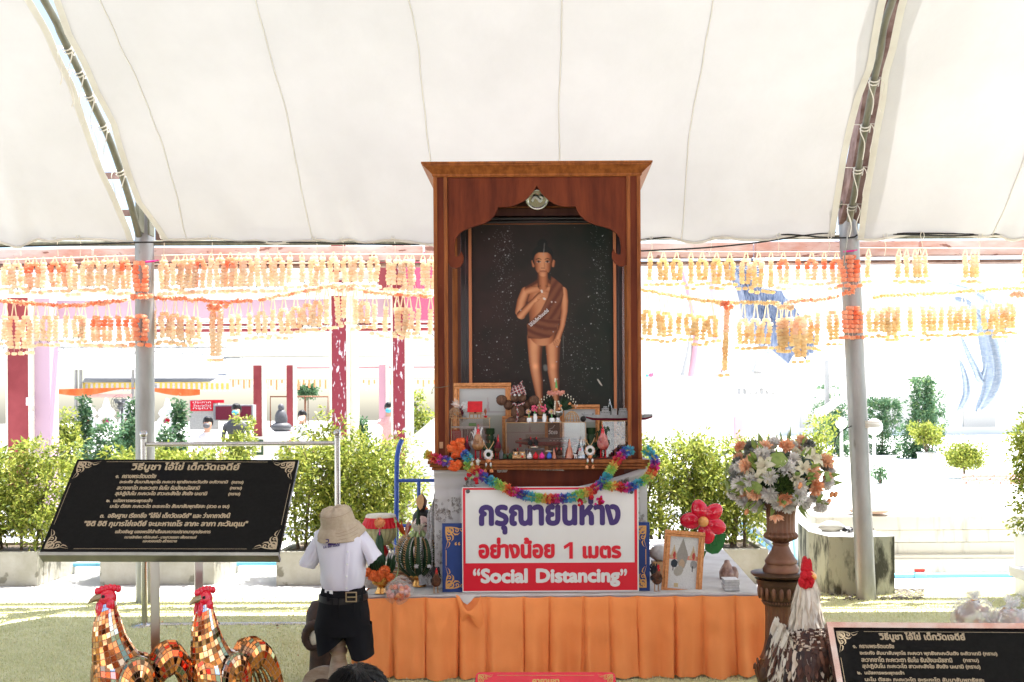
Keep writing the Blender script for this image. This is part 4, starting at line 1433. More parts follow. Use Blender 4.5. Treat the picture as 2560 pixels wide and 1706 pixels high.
for (px, py, rr) in ((2185, 1068, 21), (2103, 1058, 15)):
 mb = MB()
 c = P(px, py, 18)
 mb.ell(c, rr / F * 18, 0, 20, 12)
 mb.tube([c, Vector((c.x, c.y, .5))], .03, 8)
 mb.build('ball_lamp', M['offwhite'], label='white globe lamp just ' + ('right' if px > 2166 else 'left') + ' of the leaning pole', cat='lamp')
t = thing('whiteout_hall', (10, 44, 0), 'made-up white hall filling the blown-out distance far behind the giant rooster', 'building')  # added building so the glaring distance reads white where sky would show blue
mb = MB()
mb.bb(-1, 34, 44, 52, 0, 3.2)
mb.build('wall', M['offwhite'], t)
for k in range(9):
 mb = MB()
 mb.bb(0.5 + k * 3.6, 1.9 + k * 3.6, 43.9, 44.0, .9, 2.2)
 mb.build('window', M['greyw'], t)
mb = MB()
mb.prism([Vector((-2, 43, 3.2)), Vector((36, 43, 3.2)), Vector((33, 47, 5.4)), Vector((1, 47, 5.4))], (0, .2, 0))
mb.build('roof', M['offwhite'], t)
# ------------------------------------------------ marigold garlands
GM = {}
for nm, cols in dict(orange=[(.95, .48, .30), (.95, .60, .42), (.93, .34, .18)], peach=[(.96, .78, .62), (.96, .70, .52), (.96, .86, .72)], cream=[(.95, .80, .62), (.95, .85, .70), (.95, .74, .54)], tan=[(.88, .72, .45), (.92, .80, .54), (.84, .62, .34)]).items():
 GM[nm] = mat('garland_' + nm, cols[0], .7, transl=.55, island=cols)
ribm = mat('ribbon_silk', (.80, .66, .42), .5, transl=.4)
def flower_disc(mb, c, r, h, mi, n=12):
 """a flattened ruffled blossom on a string"""
 rings = []
 for (rr, zz) in ((.25, -.5), (.85, -.42), (1.0, 0), (.85, .42), (.25, .5)):
  ring = []
  for k in range(n):
   a = 2 * PI * k / n
   q = rr * r * R.uniform(.82, 1.15)
   ring.append(c + Vector((q * math.cos(a), q * math.sin(a), zz * h + R.uniform(-.12, .12) * h)))
  rings.append(ring)
 mb.loft(rings, mi, smooth=False)
def garland_mesh(kind, strands, L, top, bottom, big=1.0):
 mb = MB()
 r = .024 * big
 sp = strands
 for s in range(sp):
  x0 = (s - (sp - 1) / 2) * r * 2.0
  yy = R.uniform(-.008, .008)
  n = max(4, int(L / (r * 1.02)))
  for k in range(n):
   u = k / (n - 1)
   bow = r * .35 * math.sin(PI * min(1, u * 1.4)) * (1 if x0 > 0 else -1 if x0 < 0 else 0)
   squeeze = .55 if k == 0 else 1
   flower_disc(mb, Vector((x0 * squeeze + bow + R.uniform(-.003, .003), yy, -u * L - .02)), r * R.uniform(.88, 1.12), r * 1.15, 0 if u < .42 and top != bottom else 1)
 z = -L - .02
 for s in range(sp + 1):
  x0 = (s - sp / 2) * r * 2.1
  zz = z - .045 - R.uniform(0, .012)
  flower_disc(mb, Vector((x0, R.uniform(-.01, .01), zz)), r * .95, r * 1.0, 1)
  mb.tube([Vector((x0 * .6, 0, z)), Vector((x0, 0, zz))], .002, 3, 2, cap=False)
  if R.random() < .6:
   mb.petal(Vector((x0 * .7, 0, z - .005)), Vector((R.uniform(-1, 1), -.2, -1)), .03, .008, 3)
 return mb
variants = {}
def garland(px, pyt, pyb, d, kinds, strands, label, group, ribbon_top=None, big=1.0):
 top = P(px, pyt, d)
 L = (pyb - pyt) / F * d - .07
 key = (kinds, strands, round(L / .03), big, R.randint(0, 2))
 t = thing('flower_garland', top, label, 'garland', group)
 if key not in variants:
  mb = garland_mesh(None, strands, round(L / .03) * .03, kinds[0], kinds[1], big)
  me = bpy.data.meshes.new('blossoms')
  me.from_pydata(mb.v, [], mb.f)
  for m_ in (GM[kinds[0]], GM[kinds[1]], M['string'], M['darkgreen']):
   me.materials.append(m_)
  me.polygons.foreach_set('material_index', mb.m)
  me.update()
  variants[key] = me
 o = bpy.data.objects.new('blossoms', variants[key])
 COL.objects.link(o)
 o.parent = t
 o.rotation_euler = (R.uniform(-.05, .05), R.uniform(-.06, .06), R.uniform(-.5, .5))
 if ribbon_top is not None:
  h = max(.02, (pyt - ribbon_top) / F * d)
  mb = MB()
  for sg in (-1, 1):
   mb.add([Vector((sg * .003, 0, h)), Vector((sg * .003 + .008, 0, h)), Vector((sg * .02 + .007, .004, -.01)), Vector((sg * .02 - .004, .004, -.01))], [(0, 1, 2, 3)], 0)
  mb.build('ribbon', ribm, t, ) if False else None
  me = bpy.data.meshes.new('ribbon')
  me.from_pydata(mb.v, [], mb.f)
  me.materials.append(ribm)
  o = bpy.data.objects.new('ribbon', me)
  COL.objects.link(o)
  o.parent = t
ORDN = ['first', 'second', 'third', 'fourth', 'fifth', 'sixth', 'seventh', 'eighth', 'ninth', 'tenth', 'eleventh', 'twelfth', 'thirteenth', 'fourteenth', 'fifteenth', 'sixteenth', 'seventeenth', 'eighteenth', 'nineteenth', 'twentieth', 'twenty-first', 'twenty-second', 'twenty-third']
def row(xs, fy0, fy1, d, kindf, where, grp, rib=None, strf=None):
 for i, x in enumerate(xs):
  y0 = fy0(x)
  y1 = fy1(x) + R.uniform(-4, 4)
  st = R.choice((1, 2, 2)) if strf is None else strf
  kd = kindf(x, i)
  garland(x, y0, y1, d, kd, st, '%s %s garland %s' % (ORDN[i], kd[1], where), grp, rib(x) if rib else y0 - 12)
ip = lambda pts: (lambda x: float(np.interp(x, [a for a, b in pts], [b for a, b in pts])))
DG = 8.18
row([18, 41, 68, 86, 107, 136, 159, 177, 214, 237, 264, 287, 312], ip([(0, 658), (160, 652), (330, 648)]), lambda x: 730, DG,
 lambda x, i: ('orange', 'peach') if i in (2, 3, 5, 6, 12) else ('peach', 'cream'), 'from the left, upper row left of the left pole', 'garlands in the upper row left of the left pole')
row([409, 441, 462, 480, 501, 527, 550, 575, 598, 619, 643, 668, 695, 724, 754, 785, 806, 833, 867, 896, 934], ip([(390, 650), (560, 643), (950, 640)]), lambda x: 730 - (10 if x > 700 else 0), DG,
 lambda x, i: ('orange', 'peach') if i in (4, 7) else (('peach', 'cream') if x < 720 or R.random() < .4 else ('cream', 'cream')), 'right of the left pole, upper row', 'garlands in the upper row between the left pole and the bracket')
row([971, 994, 1015, 1030, 1057, 1078], lambda x: 648, lambda x: 728, DG, lambda x, i: ('cream', 'cream'), 'after the maroon bracket, upper row', 'garlands in the upper row beside the cabinet')
sw_l = ip([(0, 752), (60, 757), (180, 765), (340, 748), (400, 745), (500, 750), (560, 755), (700, 738), (830, 714), (870, 716), (960, 735), (1085, 740)])
row([12, 34, 66, 89, 116, 139, 166, 193, 208, 239, 268, 295, 323], lambda x: 788 if x > 40 else 782 + .2 * x, lambda x: 862 + (16 if 30 < x < 75 else 0), DG,
 lambda x, i: ('peach', 'cream') if i < 9 else ('orange', 'peach'), 'from the left, lower row left of the left pole', 'garlands in the lower row left of the left pole', sw_l)
row([384, 411, 437, 462, 489], lambda x: 775 + (x - 384) * .15, lambda x: 858, DG, lambda x, i: ('peach', 'cream'), 'right of the left pole, lower row', 'garlands in the lower row right of the left pole', sw_l)
row([578, 596, 624, 653, 682, 709, 739, 768, 793, 816, 841, 860, 887, 911, 936, 965, 992, 1007, 1022, 1045, 1076], ip([(570, 786), (650, 778), (740, 765), (830, 742), (860, 740), (960, 765), (1080, 772)]), ip([(570, 852), (740, 835), (860, 815), (960, 835), (1080, 842)]), DG,
 lambda x, i: ('peach', 'cream') if R.random() < .45 else ('cream', 'cream'), 'right of the long left drop, lower row', 'garlands in the lower row left of the cabinet', sw_l)
row([1625, 1658, 1691, 1727, 1755, 1791, 1824, 1865, 1896, 1927, 1958, 1995, 2029, 2060, 2091], lambda x: 645, lambda x: 716 + (8 if 1850 < x < 1970 else 0), DG,
 lambda x, i: ('tan', 'tan') if x < 1850 else (('cream', 'tan') if x < 1940 else ('orange', 'cream')), 'right of the cabinet, upper row', 'garlands in the upper row right of the cabinet', lambda x: 628)
row([2171, 2247, 2266, 2287, 2298, 2312, 2413, 2432, 2442, 2561], lambda x: 638, lambda x: 706, DG, lambda x, i: ('peach', 'tan'), 'right of the right pole, upper row', 'garlands in the upper row right of the right pole', lambda x: 622, strf=1)
sw_r = ip([(1608, 725), (1680, 738), (1750, 750), (1820, 757), (1900, 757), (1960, 760), (2000, 752), (2050, 750), (2110, 735), (2130, 732), (2187, 742), (2300, 735), (2420, 728), (2540, 720), (2600, 722)])
row([1618, 1645, 1665, 1698, 1724, 1751, 1778], ip([(1600, 772), (1780, 788)]), ip([(1600, 845), (1780, 860)]), DG, lambda x, i: ('tan', 'tan'), 'right of the cabinet, lower row', 'garlands in the lower row right of the cabinet', sw_r)
row([1858, 1889, 1916, 1947, 1960, 1973, 1996, 2018, 2047, 2080], ip([(1850, 795), (1950, 795), (2080, 776)]), ip([(1850, 870), (1996, 882), (2080, 858)]), DG, lambda x, i: ('cream', 'tan') if x < 1990 else ('peach', 'tan'), 'right of the long thin drop, lower row', 'garlands in the lower row left of the right pole', sw_r)
row([2182, 2213, 2227, 2244, 2276, 2307, 2329, 2355, 2382, 2409, 2436, 2467, 2496, 2525], ip([(2180, 766), (2420, 762), (2530, 755)]), ip([(2180, 838), (2244, 846), (2530, 835)]), DG, lambda x, i: ('cream', 'tan') if x < 2480 else ('peach', 'tan'), 'right of the right pole, lower row', 'garlands in the lower row right of the right pole', sw_r)
for (x, y0, y1, k, st, lab, b, d) in ((350, 652, 742, ('orange', 'orange'), 2, 'dense orange garland bound to the left pole, upper one', 1.2, 7.97), (352, 785, 866, ('orange', 'orange'), 2, 'dense orange garland bound to the left pole, lower one', 1.2, 7.97),
          (2125, 637, 712, ('orange', 'orange'), 3, 'dense orange garland bound to the right pole, upper one', 1.1, 7.93), (2131, 765, 842, ('orange', 'orange'), 4, 'dense orange garland bound to the right pole, lower one', 1.1, 7.93),
          (542, 760, 905, ('peach', 'cream'), 2, 'longest double garland drop in the left half', 1.15, 8.1), (1818, 760, 935, ('peach', 'tan'), 1, 'longest single garland drop in the right half', 1.05, 8.1), (1999, 790, 905, ('peach', 'tan'), 2, 'long thick garland left of the right pole', 1.1, 8.05)):
 garland(x, y0, y1, d, k, st, lab, 'long garlands', None, b)
for (pts, d, kd, lab) in (([(-40, 748), (0, 752), (60, 757), (180, 765), (330, 748)], 8.12, 'orange', 'orange blossom swag left of the left pole'), ([(380, 745), (500, 750), (560, 757), (640, 750)], 8.12, 'orange', 'orange blossom swag starting at the left pole'),
       ([(650, 749), (700, 740), (830, 714), (870, 716)], 8.12, 'peach', 'peach blossom swag rising to the chipped column'), ([(874, 716), (960, 735), (1090, 740)], 8.12, 'peach', 'peach blossom swag ending at the cabinet'),
       ([(1600, 724), (1680, 738), (1750, 750), (1820, 757), (1900, 757), (1960, 760)], 8.12, 'tan', 'tan blossom swag starting right of the cabinet'), ([(1964, 760), (2000, 752), (2050, 750), (2110, 735)], 8.12, 'peach', 'peach blossom swag ending at the right pole'),
       ([(2187, 742), (2300, 735), (2420, 728), (2540, 720), (2640, 722)], 8.12, 'tan', 'tan blossom swag right of the right pole'), ([(332, 748), (350, 741), (376, 746)], 7.93, 'orange', 'orange blossom swag round the left pole'), ([(2108, 735), (2128, 730), (2148, 733)], 7.9, 'orange', 'orange blossom swag round the right pole')):
 path = catmull([P(a, b, d) for a, b in pts], 10)
 ln = sum((path[i + 1] - path[i]).length for i in range(len(path) - 1))
 n = int(ln / .027)
 mb = MB()
 acc, i = 0.0, 0
 Ls = np.cumsum([0] + [(path[j + 1] - path[j]).length for j in range(len(path) - 1)])
 for k in range(n):
  s = k * .027
  j = int(np.searchsorted(Ls, s, side='right')) - 1
  j = min(j, len(path) - 2)
  c = path[j].lerp(path[j + 1], (s - Ls[j]) / max(1e-6, Ls[j + 1] - Ls[j]))
  mb.puff(c + Vector((0, 0, R.uniform(-.006, .006))), R.uniform(.022, .03), 0 if R.random() < .8 else 1, 8, .8, core=True)
 mb.build('blossom_swag', [GM[kd], GM['orange' if kd != 'tan' else 'cream']], label=lab, cat='garland')
for (x, y, k, lab) in ((543, 765, 'orange', 'orange blossom knot atop the long left drop'), (1815, 762, 'orange', 'orange blossom knot atop the long right drop'), (2550, 735, 'peach', 'peach blossom cluster at the far right swag end'), (1965, 770, 'cream', 'cream blossom knot at the right swag joint'), (866, 716, 'peach', 'peach blossom knot at the swag peak beside the chipped column')):
 mb = MB()
 for q in range(6):
  mb.puff(P(x + R.uniform(-22, 22), y + R.uniform(-5, 9), 8.05), .03, 0, 14, .8)
 mb.build('blossom_knot', [GM[k]], label=lab, cat='flowers')
for (pts, lab) in (([(-40, 652), (330, 640), (700, 636), (1090, 636)], 'white line carrying the upper left garlands'), ([(1600, 628), (1800, 630), (2125, 630)], 'thin line carrying the upper right garlands'), ([(2125, 620), (2640, 622)], 'thin line right of the right pole')):
 mb = MB()
 mb.tube(catmull([P(a, b, DG) for a, b in pts], 6), .003, 4)
 mb.build('garland_line', M['string'], label=lab, cat='string')
n_t = 0
for x in (52, 143, 202, 410, 530, 690, 790, 856, 985, 1626, 1776, 1942, 2070, 2208, 2300, 2445):
 a, b = P(x, 598, 8.0), P(x + R.uniform(-4, 4), 640, DG)
 mb = MB()
 mb.tube(catmull([a, a.lerp(b, .4) + Vector((.01, -.02, 0)), b], 4), .003, 4)
 mb.tube([a + Vector((.015 * math.cos(q), -.05, .02 + .03 * math.sin(q))) for q in np.linspace(0, 2 * PI, 9)], .003, 4)
 n_t += 1
 mb.build('tie_string', M['string'], label=ORDN[n_t - 1] + ' white tie string from the left under the canopy hem', cat='string', group='strings tied along the canopy hem')
for (x, y, d, lab) in ((372, 654, 7.98, 'red ribbon tied on the left pole'), (2118, 628, 7.94, 'red ribbon tied on the right pole')):
 mb = MB()
 c = P(x, y, d)
 mb.tube([c + Vector((-.03, 0, -.005)), c + Vector((.05, -.01, 0))], .008, 6)
 mb.tube([c + Vector((.04, -.01, .0)), c + Vector((.08, .0, .008))], .005, 6)
 mb.build('ribbon_tie', M['magenta'], label=lab, cat='ribbon')
# ------------------------------------------------ offering table
TH = P(1400, 1486, 5.74).z
fl, fr = P(908, 1487, 5.74), P(1906, 1490, 5.74)
br = P(1786, 1345, 8.2)
kx = (EYE - TH)
br = ray(1786, 1350) * ((TH - EYE) / ray(1786, 1350).z) + Vector((0, 0, EYE))
bl = Vector((fl.x + .05, br.y, TH))
fr = Vector((fr.x, 5.74, TH))
fl = Vector((fl.x, 5.74, TH))
t = thing('offering_table', (-.1, 6.2, 0), 'low long table dressed in an orange pleated skirt and white cloth', 'table')
mb = MB()
mb.prism([fl, fr, br, bl], (0, 0, -.03))
mb.build('tabletop', M['tablecloth'], t)
for (px, dy) in ((fl, (.08, .08)), (fr, (-.1, .08)), (br, (-.1, -.1)), (bl, (.1, -.1))):
 mb = MB()
 c = px + Vector((dy[0], dy[1], 0))
 mb.bb(c.x - .02, c.x + .02, c.y - .02, c.y + .02, 0, TH - .03)
 mb.build('leg', M['steel_dk'], t)
mb = MB()
mb.grid(lambda u, v: lerp(lerp(fl, fr, u), lerp(bl, br, u), v) + Vector((0, -.006 if v == 0 else 0, .004 + .0035 * noise.noise(Vector((u * 20, v * 6, 0))))), 60, 12)
mb.grid(lambda u, v: lerp(fl, fr, u) + Vector((0, -.008 - .002 * v, .004 - v * (.012 + .006 * noise.noise(Vector((u * 30, 0, 0)))))), 80, 2)
mb.build('white_cloth', M['tablecloth'], t)
def skirt(a, b, n_pl, wid_spread, mbx, seed, ztop=TH - .008):
 """pleated cloth from a to b; box pleats that flare towards the floor"""
 rs = random.Random(seed)
 L_ = (b - a).length
 dr = (b - a).normalized()
 nrm = Vector((dr.y, -dr.x, 0))
 edges = [0]
 for k in range(n_pl):
  edges.append(edges[-1] + rs.uniform(.8, 1.2))
 edges = [e / edges[-1] for e in edges]
 nu, nv = n_pl * 30, 24
 def fn(u, v):
  k = max(i for i in range(n_pl) if edges[i] <= u + 1e-9)
  q = (u - edges[k]) / (edges[k + 1] - edges[k])
  q = min(max(q, 0), 1)
  dep = lerp(.016, .085, v ** .7)
  prof_ = (1 - math.exp(-q * 11)) * (0.62 + .38 * math.cos(q * PI * (1.2 + .5 * math.sin(k * 2.3)))) - .1 * math.sin(q * 2 * PI + k) * v
  prof_ *= min(1, (1 - q) * 22)
  lean = .012 * math.sin(k * 1.7) * v
  p = a.lerp(b, u) + dr * (lean) + nrm * (.012 + dep * prof_ + .03 * v)
  sag = .012 * math.sin(PI * q) * (1 if v > .99 else 0)
  p.z = lerp(ztop, .018 + .012 * math.sin(k * 3.1) , v) - (.005 * math.sin(PI * q) if v < .05 else 0) - sag * .5
  p += nrm * (.012 * noise.noise(Vector((u * 14, v * 4, seed))) + .016 * v * math.sin(q * 9 + k * 2) * math.sin(PI * q))
  return p
 mbx.grid(fn, nu, nv)
mb = MB()
e_l = fl + Vector((-.012, -.012, 0))
e_m1 = P(1148, 1487, 5.725)
e_m1.z = TH
e_m2 = P(1186, 1487, 5.725)
e_m2.z = TH
e_r = fr + Vector((.012, -.012, 0))
skirt(e_l, Vector((e_m1.x, e_l.y, TH)), 3, 0, mb, 5)
skirt(Vector((e_m1.x, e_l.y + .004, TH)), e_r, 10, 0, mb, 8)
mb.build('front_skirt', M['orange'], t)
mb = MB()
skirt(e_r + Vector((-.02, 0, 0)), br + Vector((-.01, 0, 0)), 5, 0, mb, 3, TH - .03)
mb.build('side_skirt', M['orange'], t)
mb = MB()
skirt(bl + Vector((-.015, 0, 0)), e_l, 5, 0, mb, 4)
mb.build('side_skirt', M['orange'], t)
mb = MB()
mb.flat([P(1146, 1488, 5.70), P(1190, 1488, 5.70), P(1176, 1505, 5.69), P(1168, 1512, 5.69), P(1158, 1506, 5.69)])
mb.build('cloth_tip', M['tablecloth'], t)
mb = MB()
A_ = [P(1140, 1487, 5.69), P(1150, 1493, 5.685), P(1157, 1512, 5.675), P(1170, 1528, 5.655), P(1186, 1520, 5.66), P(1197, 1505, 5.67), P(1202, 1487, 5.69)]
B_ = [P(1143, 1500, 5.70), P(1150, 1530, 5.69), P(1156, 1555, 5.68), P(1172, 1540, 5.665), P(1186, 1560, 5.67), P(1198, 1570, 5.68), P(1210, 1560, 5.70)]
ca, cb = catmull(A_, 5), catmull(B_, 5)
mb.grid(lambda u, v: ca[min(int(u * 30), 30)].lerp(cb[min(int(u * 30), 30)], v) + Vector((0, -.012 * math.sin(v * PI), 0)), 30, 6)
mb.build('folded_flap', M['orange'], t)
# ------------------------------------------------ lace-covered plinth below the cabinet
CXX = P(1344, 1150, 5.9).x
CH = .62
t = thing('lace_plinth', (CXX, 6.2, TH), 'brown plinth under the cabinet draped with white embroidered lace', 'plinth')
px0, px1 = P(1086, 1300, 5.93).x, P(1617, 1300, 5.93).x
zp = P(1344, 1172, 5.93).z
mb = MB()
mb.bb(px0 + .012, px1 - .012, 5.95, 6.5, TH + .004, zp)
mb.build('body', M['wood_dk'], t)
mb = MB()
wbox(mb, 1160, 1560, 1173, 1228, 5.935, .012, 0)
mb.build('front_board', M['wood'], t)
mb = MB()
nl = mat('lace_tape', (.50, .49, .47), .9, c2=(.25, .2, .17), scale=180, lo=.45, hi=.55)
mb.prism([P(1242, 1170, 5.93), P(1403, 1169, 5.93), P(1411, 1178, 5.93), P(1396, 1177, 5.93), P(1270, 1174, 5.93), P(1266, 1181, 5.93), P(1243, 1182, 5.93)], (0, .003, 0))
mb.build('lace_tape', nl, t)
def lace_top(u):
 px = lerp(1086, 1617, u)
 return float(np.interp(px, [1086, 1160, 1200, 1260, 1340, 1420, 1500, 1560, 1600, 1617], [1172, 1174, 1192, 1214, 1226, 1222, 1204, 1186, 1172, 1166]))
def lace_fn(u, v):
 px = lerp(1086, 1617, u)
 a = P(px, lace_top(u), 5.925)
 z = lerp(a.z, TH + .006, v)
 w_ = .007 * math.sin(u * 50 + v * 2) * (.3 + v) + .006 * noise.noise(Vector((u * 9, v * 4, 0)))
 sw = .018 * math.exp(-((v - .03) * 16) ** 2) + .010 * math.sin(v * 60 + u * 6) * math.exp(-v * 7)
 return Vector((a.x, 5.92 - abs(w_) - sw, z))
mb = MB()
mb.grid(lace_fn, 160, 70)
mb.build('lace_cloth', M['lace'], t)
mb = MB()
for (u, v, r, s_) in ((.045, .35, .040, 1), (.11, .30, .028, 2), (.17, .12, .03, 3), (.18, .25, .022, 4), (.06, .62, .05, 5), (.03, .85, .04, 6), (.13, .5, .022, 7), (.955, .45, .038, 8), (.97, .62, .035, 9), (.94, .2, .022, 10), (.42, .06, .022, 11), (.6, .07, .028, 12), (.7, .05, .02, 13), (.33, .07, .02, 14), (.93, .78, .03, 15), (.885, .06, .03, 16)):
 rs = random.Random(s_)
 for k in range(44):
  cu, cv = u + rs.uniform(-1, 1) * r, v + rs.uniform(-1, 1) * r * (2.2 if v > .1 else .6)
  rr = rs.uniform(.06, .17) * r
  a0 = rs.uniform(0, 6)
  pts = []
  for q in range(9):
   a = a0 + q * .75
   uu, vv = cu + rr * math.cos(a) * (1 - q * .05), cv + rr * 1.9 * math.sin(a)
   uu, vv = min(max(uu, .002), .998), min(max(vv, .005), .995)
   pts.append(lace_fn(uu, vv) + Vector((0, -.003, 0)))
  mb.tube(pts, .0011, 3, 0, cap=False)
mb.build('embroidery', M['lacehole'], t, kind='stuff')
mb = MB()
lm = mat('tulle', (.62, .61, .60), .7, transl=.3, c2=(.30, .27, .24), scale=90, lo=.52, hi=.62)
mb.grid(lambda u, v: P(lerp(1086, lerp(1086, 1046, v ** .7), u) + 3 * math.sin(v * 20) * u, lerp(1235, 1462, v), 5.94) + Vector((0, .02 * math.sin(u * 9 + v * 3), 0)), 16, 40)
mb.build('side_lace', lm, t)
# ------------------------------------------------ shrine cabinet
t = cab = thing('shrine_cabinet', (CXX, 6.2, P(1344, 1172, 5.9).z), 'tall red-brown wooden shrine cabinet with ogee arch, standing on the plinth', 'cabinet')
cx0, cx1 = P(1085, 800, 5.9).x, P(1604, 800, 5.9).x
zl = P(1344, 1150, 5.88).z
zt = P(1344, 441, 5.9).z
for (dx, dy, z0, z1) in ((.038, .055, zl - .022, zl), (.028, .045, zl - .040, zl - .0235), (.016, .032, zl - .058, zl - .0415)):
 mb = MB()
 mb.bb(cx0 - dx, cx1 + dx, 5.9 - dy, 6.5, z0, z1, bev=.005)
 mb.build('base_moulding', M['wood_lt'], cab)
prof_c = [(0.0, 0), (.006, .008), (.006, .016), (.026, .034), (.046, .050), (.056, .056), (.056, .063), (.064, .065), (.064, .076)]
zc = zt - .002
rings = []
for (o, h) in prof_c:
 rings.append([Vector((cx0 - o, 5.9 - o, zc + h)), Vector((cx1 + o, 5.9 - o, zc + h)), Vector((cx1 + o, 6.5 + o, zc + h)), Vector((cx0 - o, 6.5 + o, zc + h))])
mb = MB()
mb.loft(rings, smooth=False)
mb.build('cornice', M['wood_lt'], cab)
pw = P(1121, 800, 5.9).x - cx0
for (a, nm) in ((cx0, 0), (cx1 - pw, 1)):
 for (yy, dp) in ((5.9, .05), (6.42, .05)):
  mb = MB()
  mb.bb(a + .002, a + pw - .002, yy + .006, yy + dp, zl, zt)
  mb.build('post_panel', M['wood'] if yy < 6 else M['wood_dk'], cab)
  for xx in (a, a + pw - .024):
   mb = MB()
   mb.bb(xx, xx + .022, yy - .004, yy + .012, zl, zt, bev=.004)
   mb.bb(xx + .008, xx + .013, yy - .008, yy + .001, zl, zt, bev=.0015)
   mb.build('post_moulding', M['wood_lt'], cab)
mb = MB()
mb.bb(cx0 + .01, cx1 - .01, 6.47, 6.49, zl, zt)
mb.build('back_panel', M['wood_dk'], cab)
for xx in (cx0 + .012, cx1 - .03):
 mb = MB()
 mb.bb(xx, xx + .018, 5.955, 6.42, zl, zl + .03)
 mb.bb(xx, xx + .018, 5.955, 6.42, zt - .25, zt)
 mb.build('side_rail', M['wood_dk'], cab)
mb = MB()
mb.bb(cx0 + .02, cx1 - .02, 5.93, 6.46, zt - .02, zt - .003)
mb.build('ceiling_board', M['wood'], cab)
mb = MB()
mb.bb(cx0 + .0, cx1 - .0, 5.905, 6.46, zl + .001, zl + .006)
mb.build('floor_board', M['wood_dk'], cab)
VO = [(1120, 443), (1120, 657), (1127, 668), (1139, 672), (1151, 667), (1158, 655), (1159, 643), (1153, 628), (1150, 637), (1146, 642), (1137, 641), (1136, 613), (1139, 597), (1149, 583), (1160, 576), (1174, 570), (1192, 564), (1210, 559), (1224, 551), (1234, 542), (1241, 531), (1245, 518), (1262, 518), (1277, 516), (1290, 512), (1301, 507), (1312, 501), (1321, 493), (1330, 483), (1337, 473), (1342, 465),
  (1347, 473), (1354, 483), (1363, 493), (1374, 502), (1386, 510), (1400, 515), (1418, 517), (1439, 516), (1443, 527), (1449, 537), (1460, 548), (1472, 556), (1487, 562), (1508, 567), (1526, 573), (1540, 582), (1549, 595), (1552, 613), (1552, 637), (1545, 637), (1538, 632), (1534, 622), (1530, 632), (1530, 645), (1536, 657), (1547, 665), (1558, 667), (1568, 662), (1568, 441)]
mb = MB()
mb.prism([P(a, b, 5.912) for a, b in VO], (0, .018, 0))
mb.build('arch_valance', M['wood'], cab)
for (x0, x1, m) in ((1133, 1144, 'wood_lt'), (1145, 1152, 'wood_dk'), (1562, 1572, 'wood_lt')):
 mb = MB()
 wbox(mb, x0, x1, 450, 1120, 6.36, .05, 0, .003)
 mb.build('inner_post', M[m], cab)
mb = MB()
wbox(mb, 1125, 1580, 521, 541, 6.34, .03)
mb.build('rear_rail', M['wood_dk'], cab)
mb = MB()
wbox(mb, 1235, 1460, 516, 519, 6.2, .02)
mb.build('inner_moulding', M['wood_lt'], cab)
mb = MB()
wbox(mb, 1557, 1560, 660, 1030, 6.28, .012)
mb.build('light_tube', M['steel'], cab)
mb = MB()
mb.tube(catmull([P(1085, 968, 5.885), P(1100, 969, 5.875), P(1124, 965, 5.885)], 4), .0018, 4)
mb.tube(catmull([P(1085, 968, 5.885), P(1081, 975, 5.88), P(1079, 985, 5.88), P(1083, 980, 5.88)], 4), .0018, 4)
mb.build('wire_loop', M['rib'], cab)
mb = MB()
mb.bb(P(1098, 1140, 5.89).x, P(1107, 1140, 5.89).x, 5.903, 5.9045, P(0, 1128, 5.9).z, P(0, 1112, 5.9).z)
mb.build('sticker', M['tan'], cab)
t = thing('ceiling_lamp', P(1343, 502, 6.1), 'round metal lamp with a coiled white bulb under the arch peak', 'lamp')
c = P(1343, 500, 6.08)
Mr = Matrix.Rotation(-.95, 3, 'X')
mb = MB()
mb.lathe([(.068, -.006), (.071, .0), (.064, .005), (.057, .0), (.050, -.014), (0, -.018)], c, 28, 0, M=Matrix.Rotation(2.25, 3, 'X'))
mb.build('reflector', M['silver'], t)
mb = MB()
Mq = Matrix.Rotation(2.25, 3, 'X')
mb.tube(catmull([Mq @ Vector(q) + c + Vector((0, -.012, 0)) for q in ((-.03, -.01, .0), (-.015, .016, .0), (.005, .003, .0), (.018, -.014, 0), (.032, .008, 0), (.015, .02, 0))], 5), .0075, 8)
mb.build('bulb', M['white'], t)
# ------------------------------------------------ large painting: a boy in a brown robe on a dark ground
t = thing('painting', P(1357, 1140, 6.33), 'dark framed painting of a standing boy in a brown robe inside the cabinet', 'painting')
D = 6.3
X0, X1, Y0, Y1 = 1177, 1537, 560, 1146
mb = MB()
for (x0, x1, y0, y1, k) in ((1154, 1164, 541, 1146, 0), (1547, 1557, 541, 1146, 0), (1164, 1547, 541, 550, 0)):
 wbox(mb, x0, x1, y0, y1, D - .02, .04, 0, .006)
for (x0, x1, y0, y1, k) in ((1164.3, 1174, 550, 1146, 0), (1540, 1546.7, 550, 1146, 0), (1174, 1540, 550.3, 558, 0)):
 wbox(mb, x0, x1, y0, y1, D - .01, .03, 0, .004)
mb.build('outer_frame', M['ebony'], t)
mb = MB()
for (x0, x1, y0, y1) in ((1174.3, 1178, 558.4, 1146), (1536, 1539.6, 558.4, 1146), (1178, 1536, 558.4, 561.5)):
 wbox(mb, x0, x1, y0, y1, D - .012, .02)
mb.build('gilt_slip', M['gilt'], t)
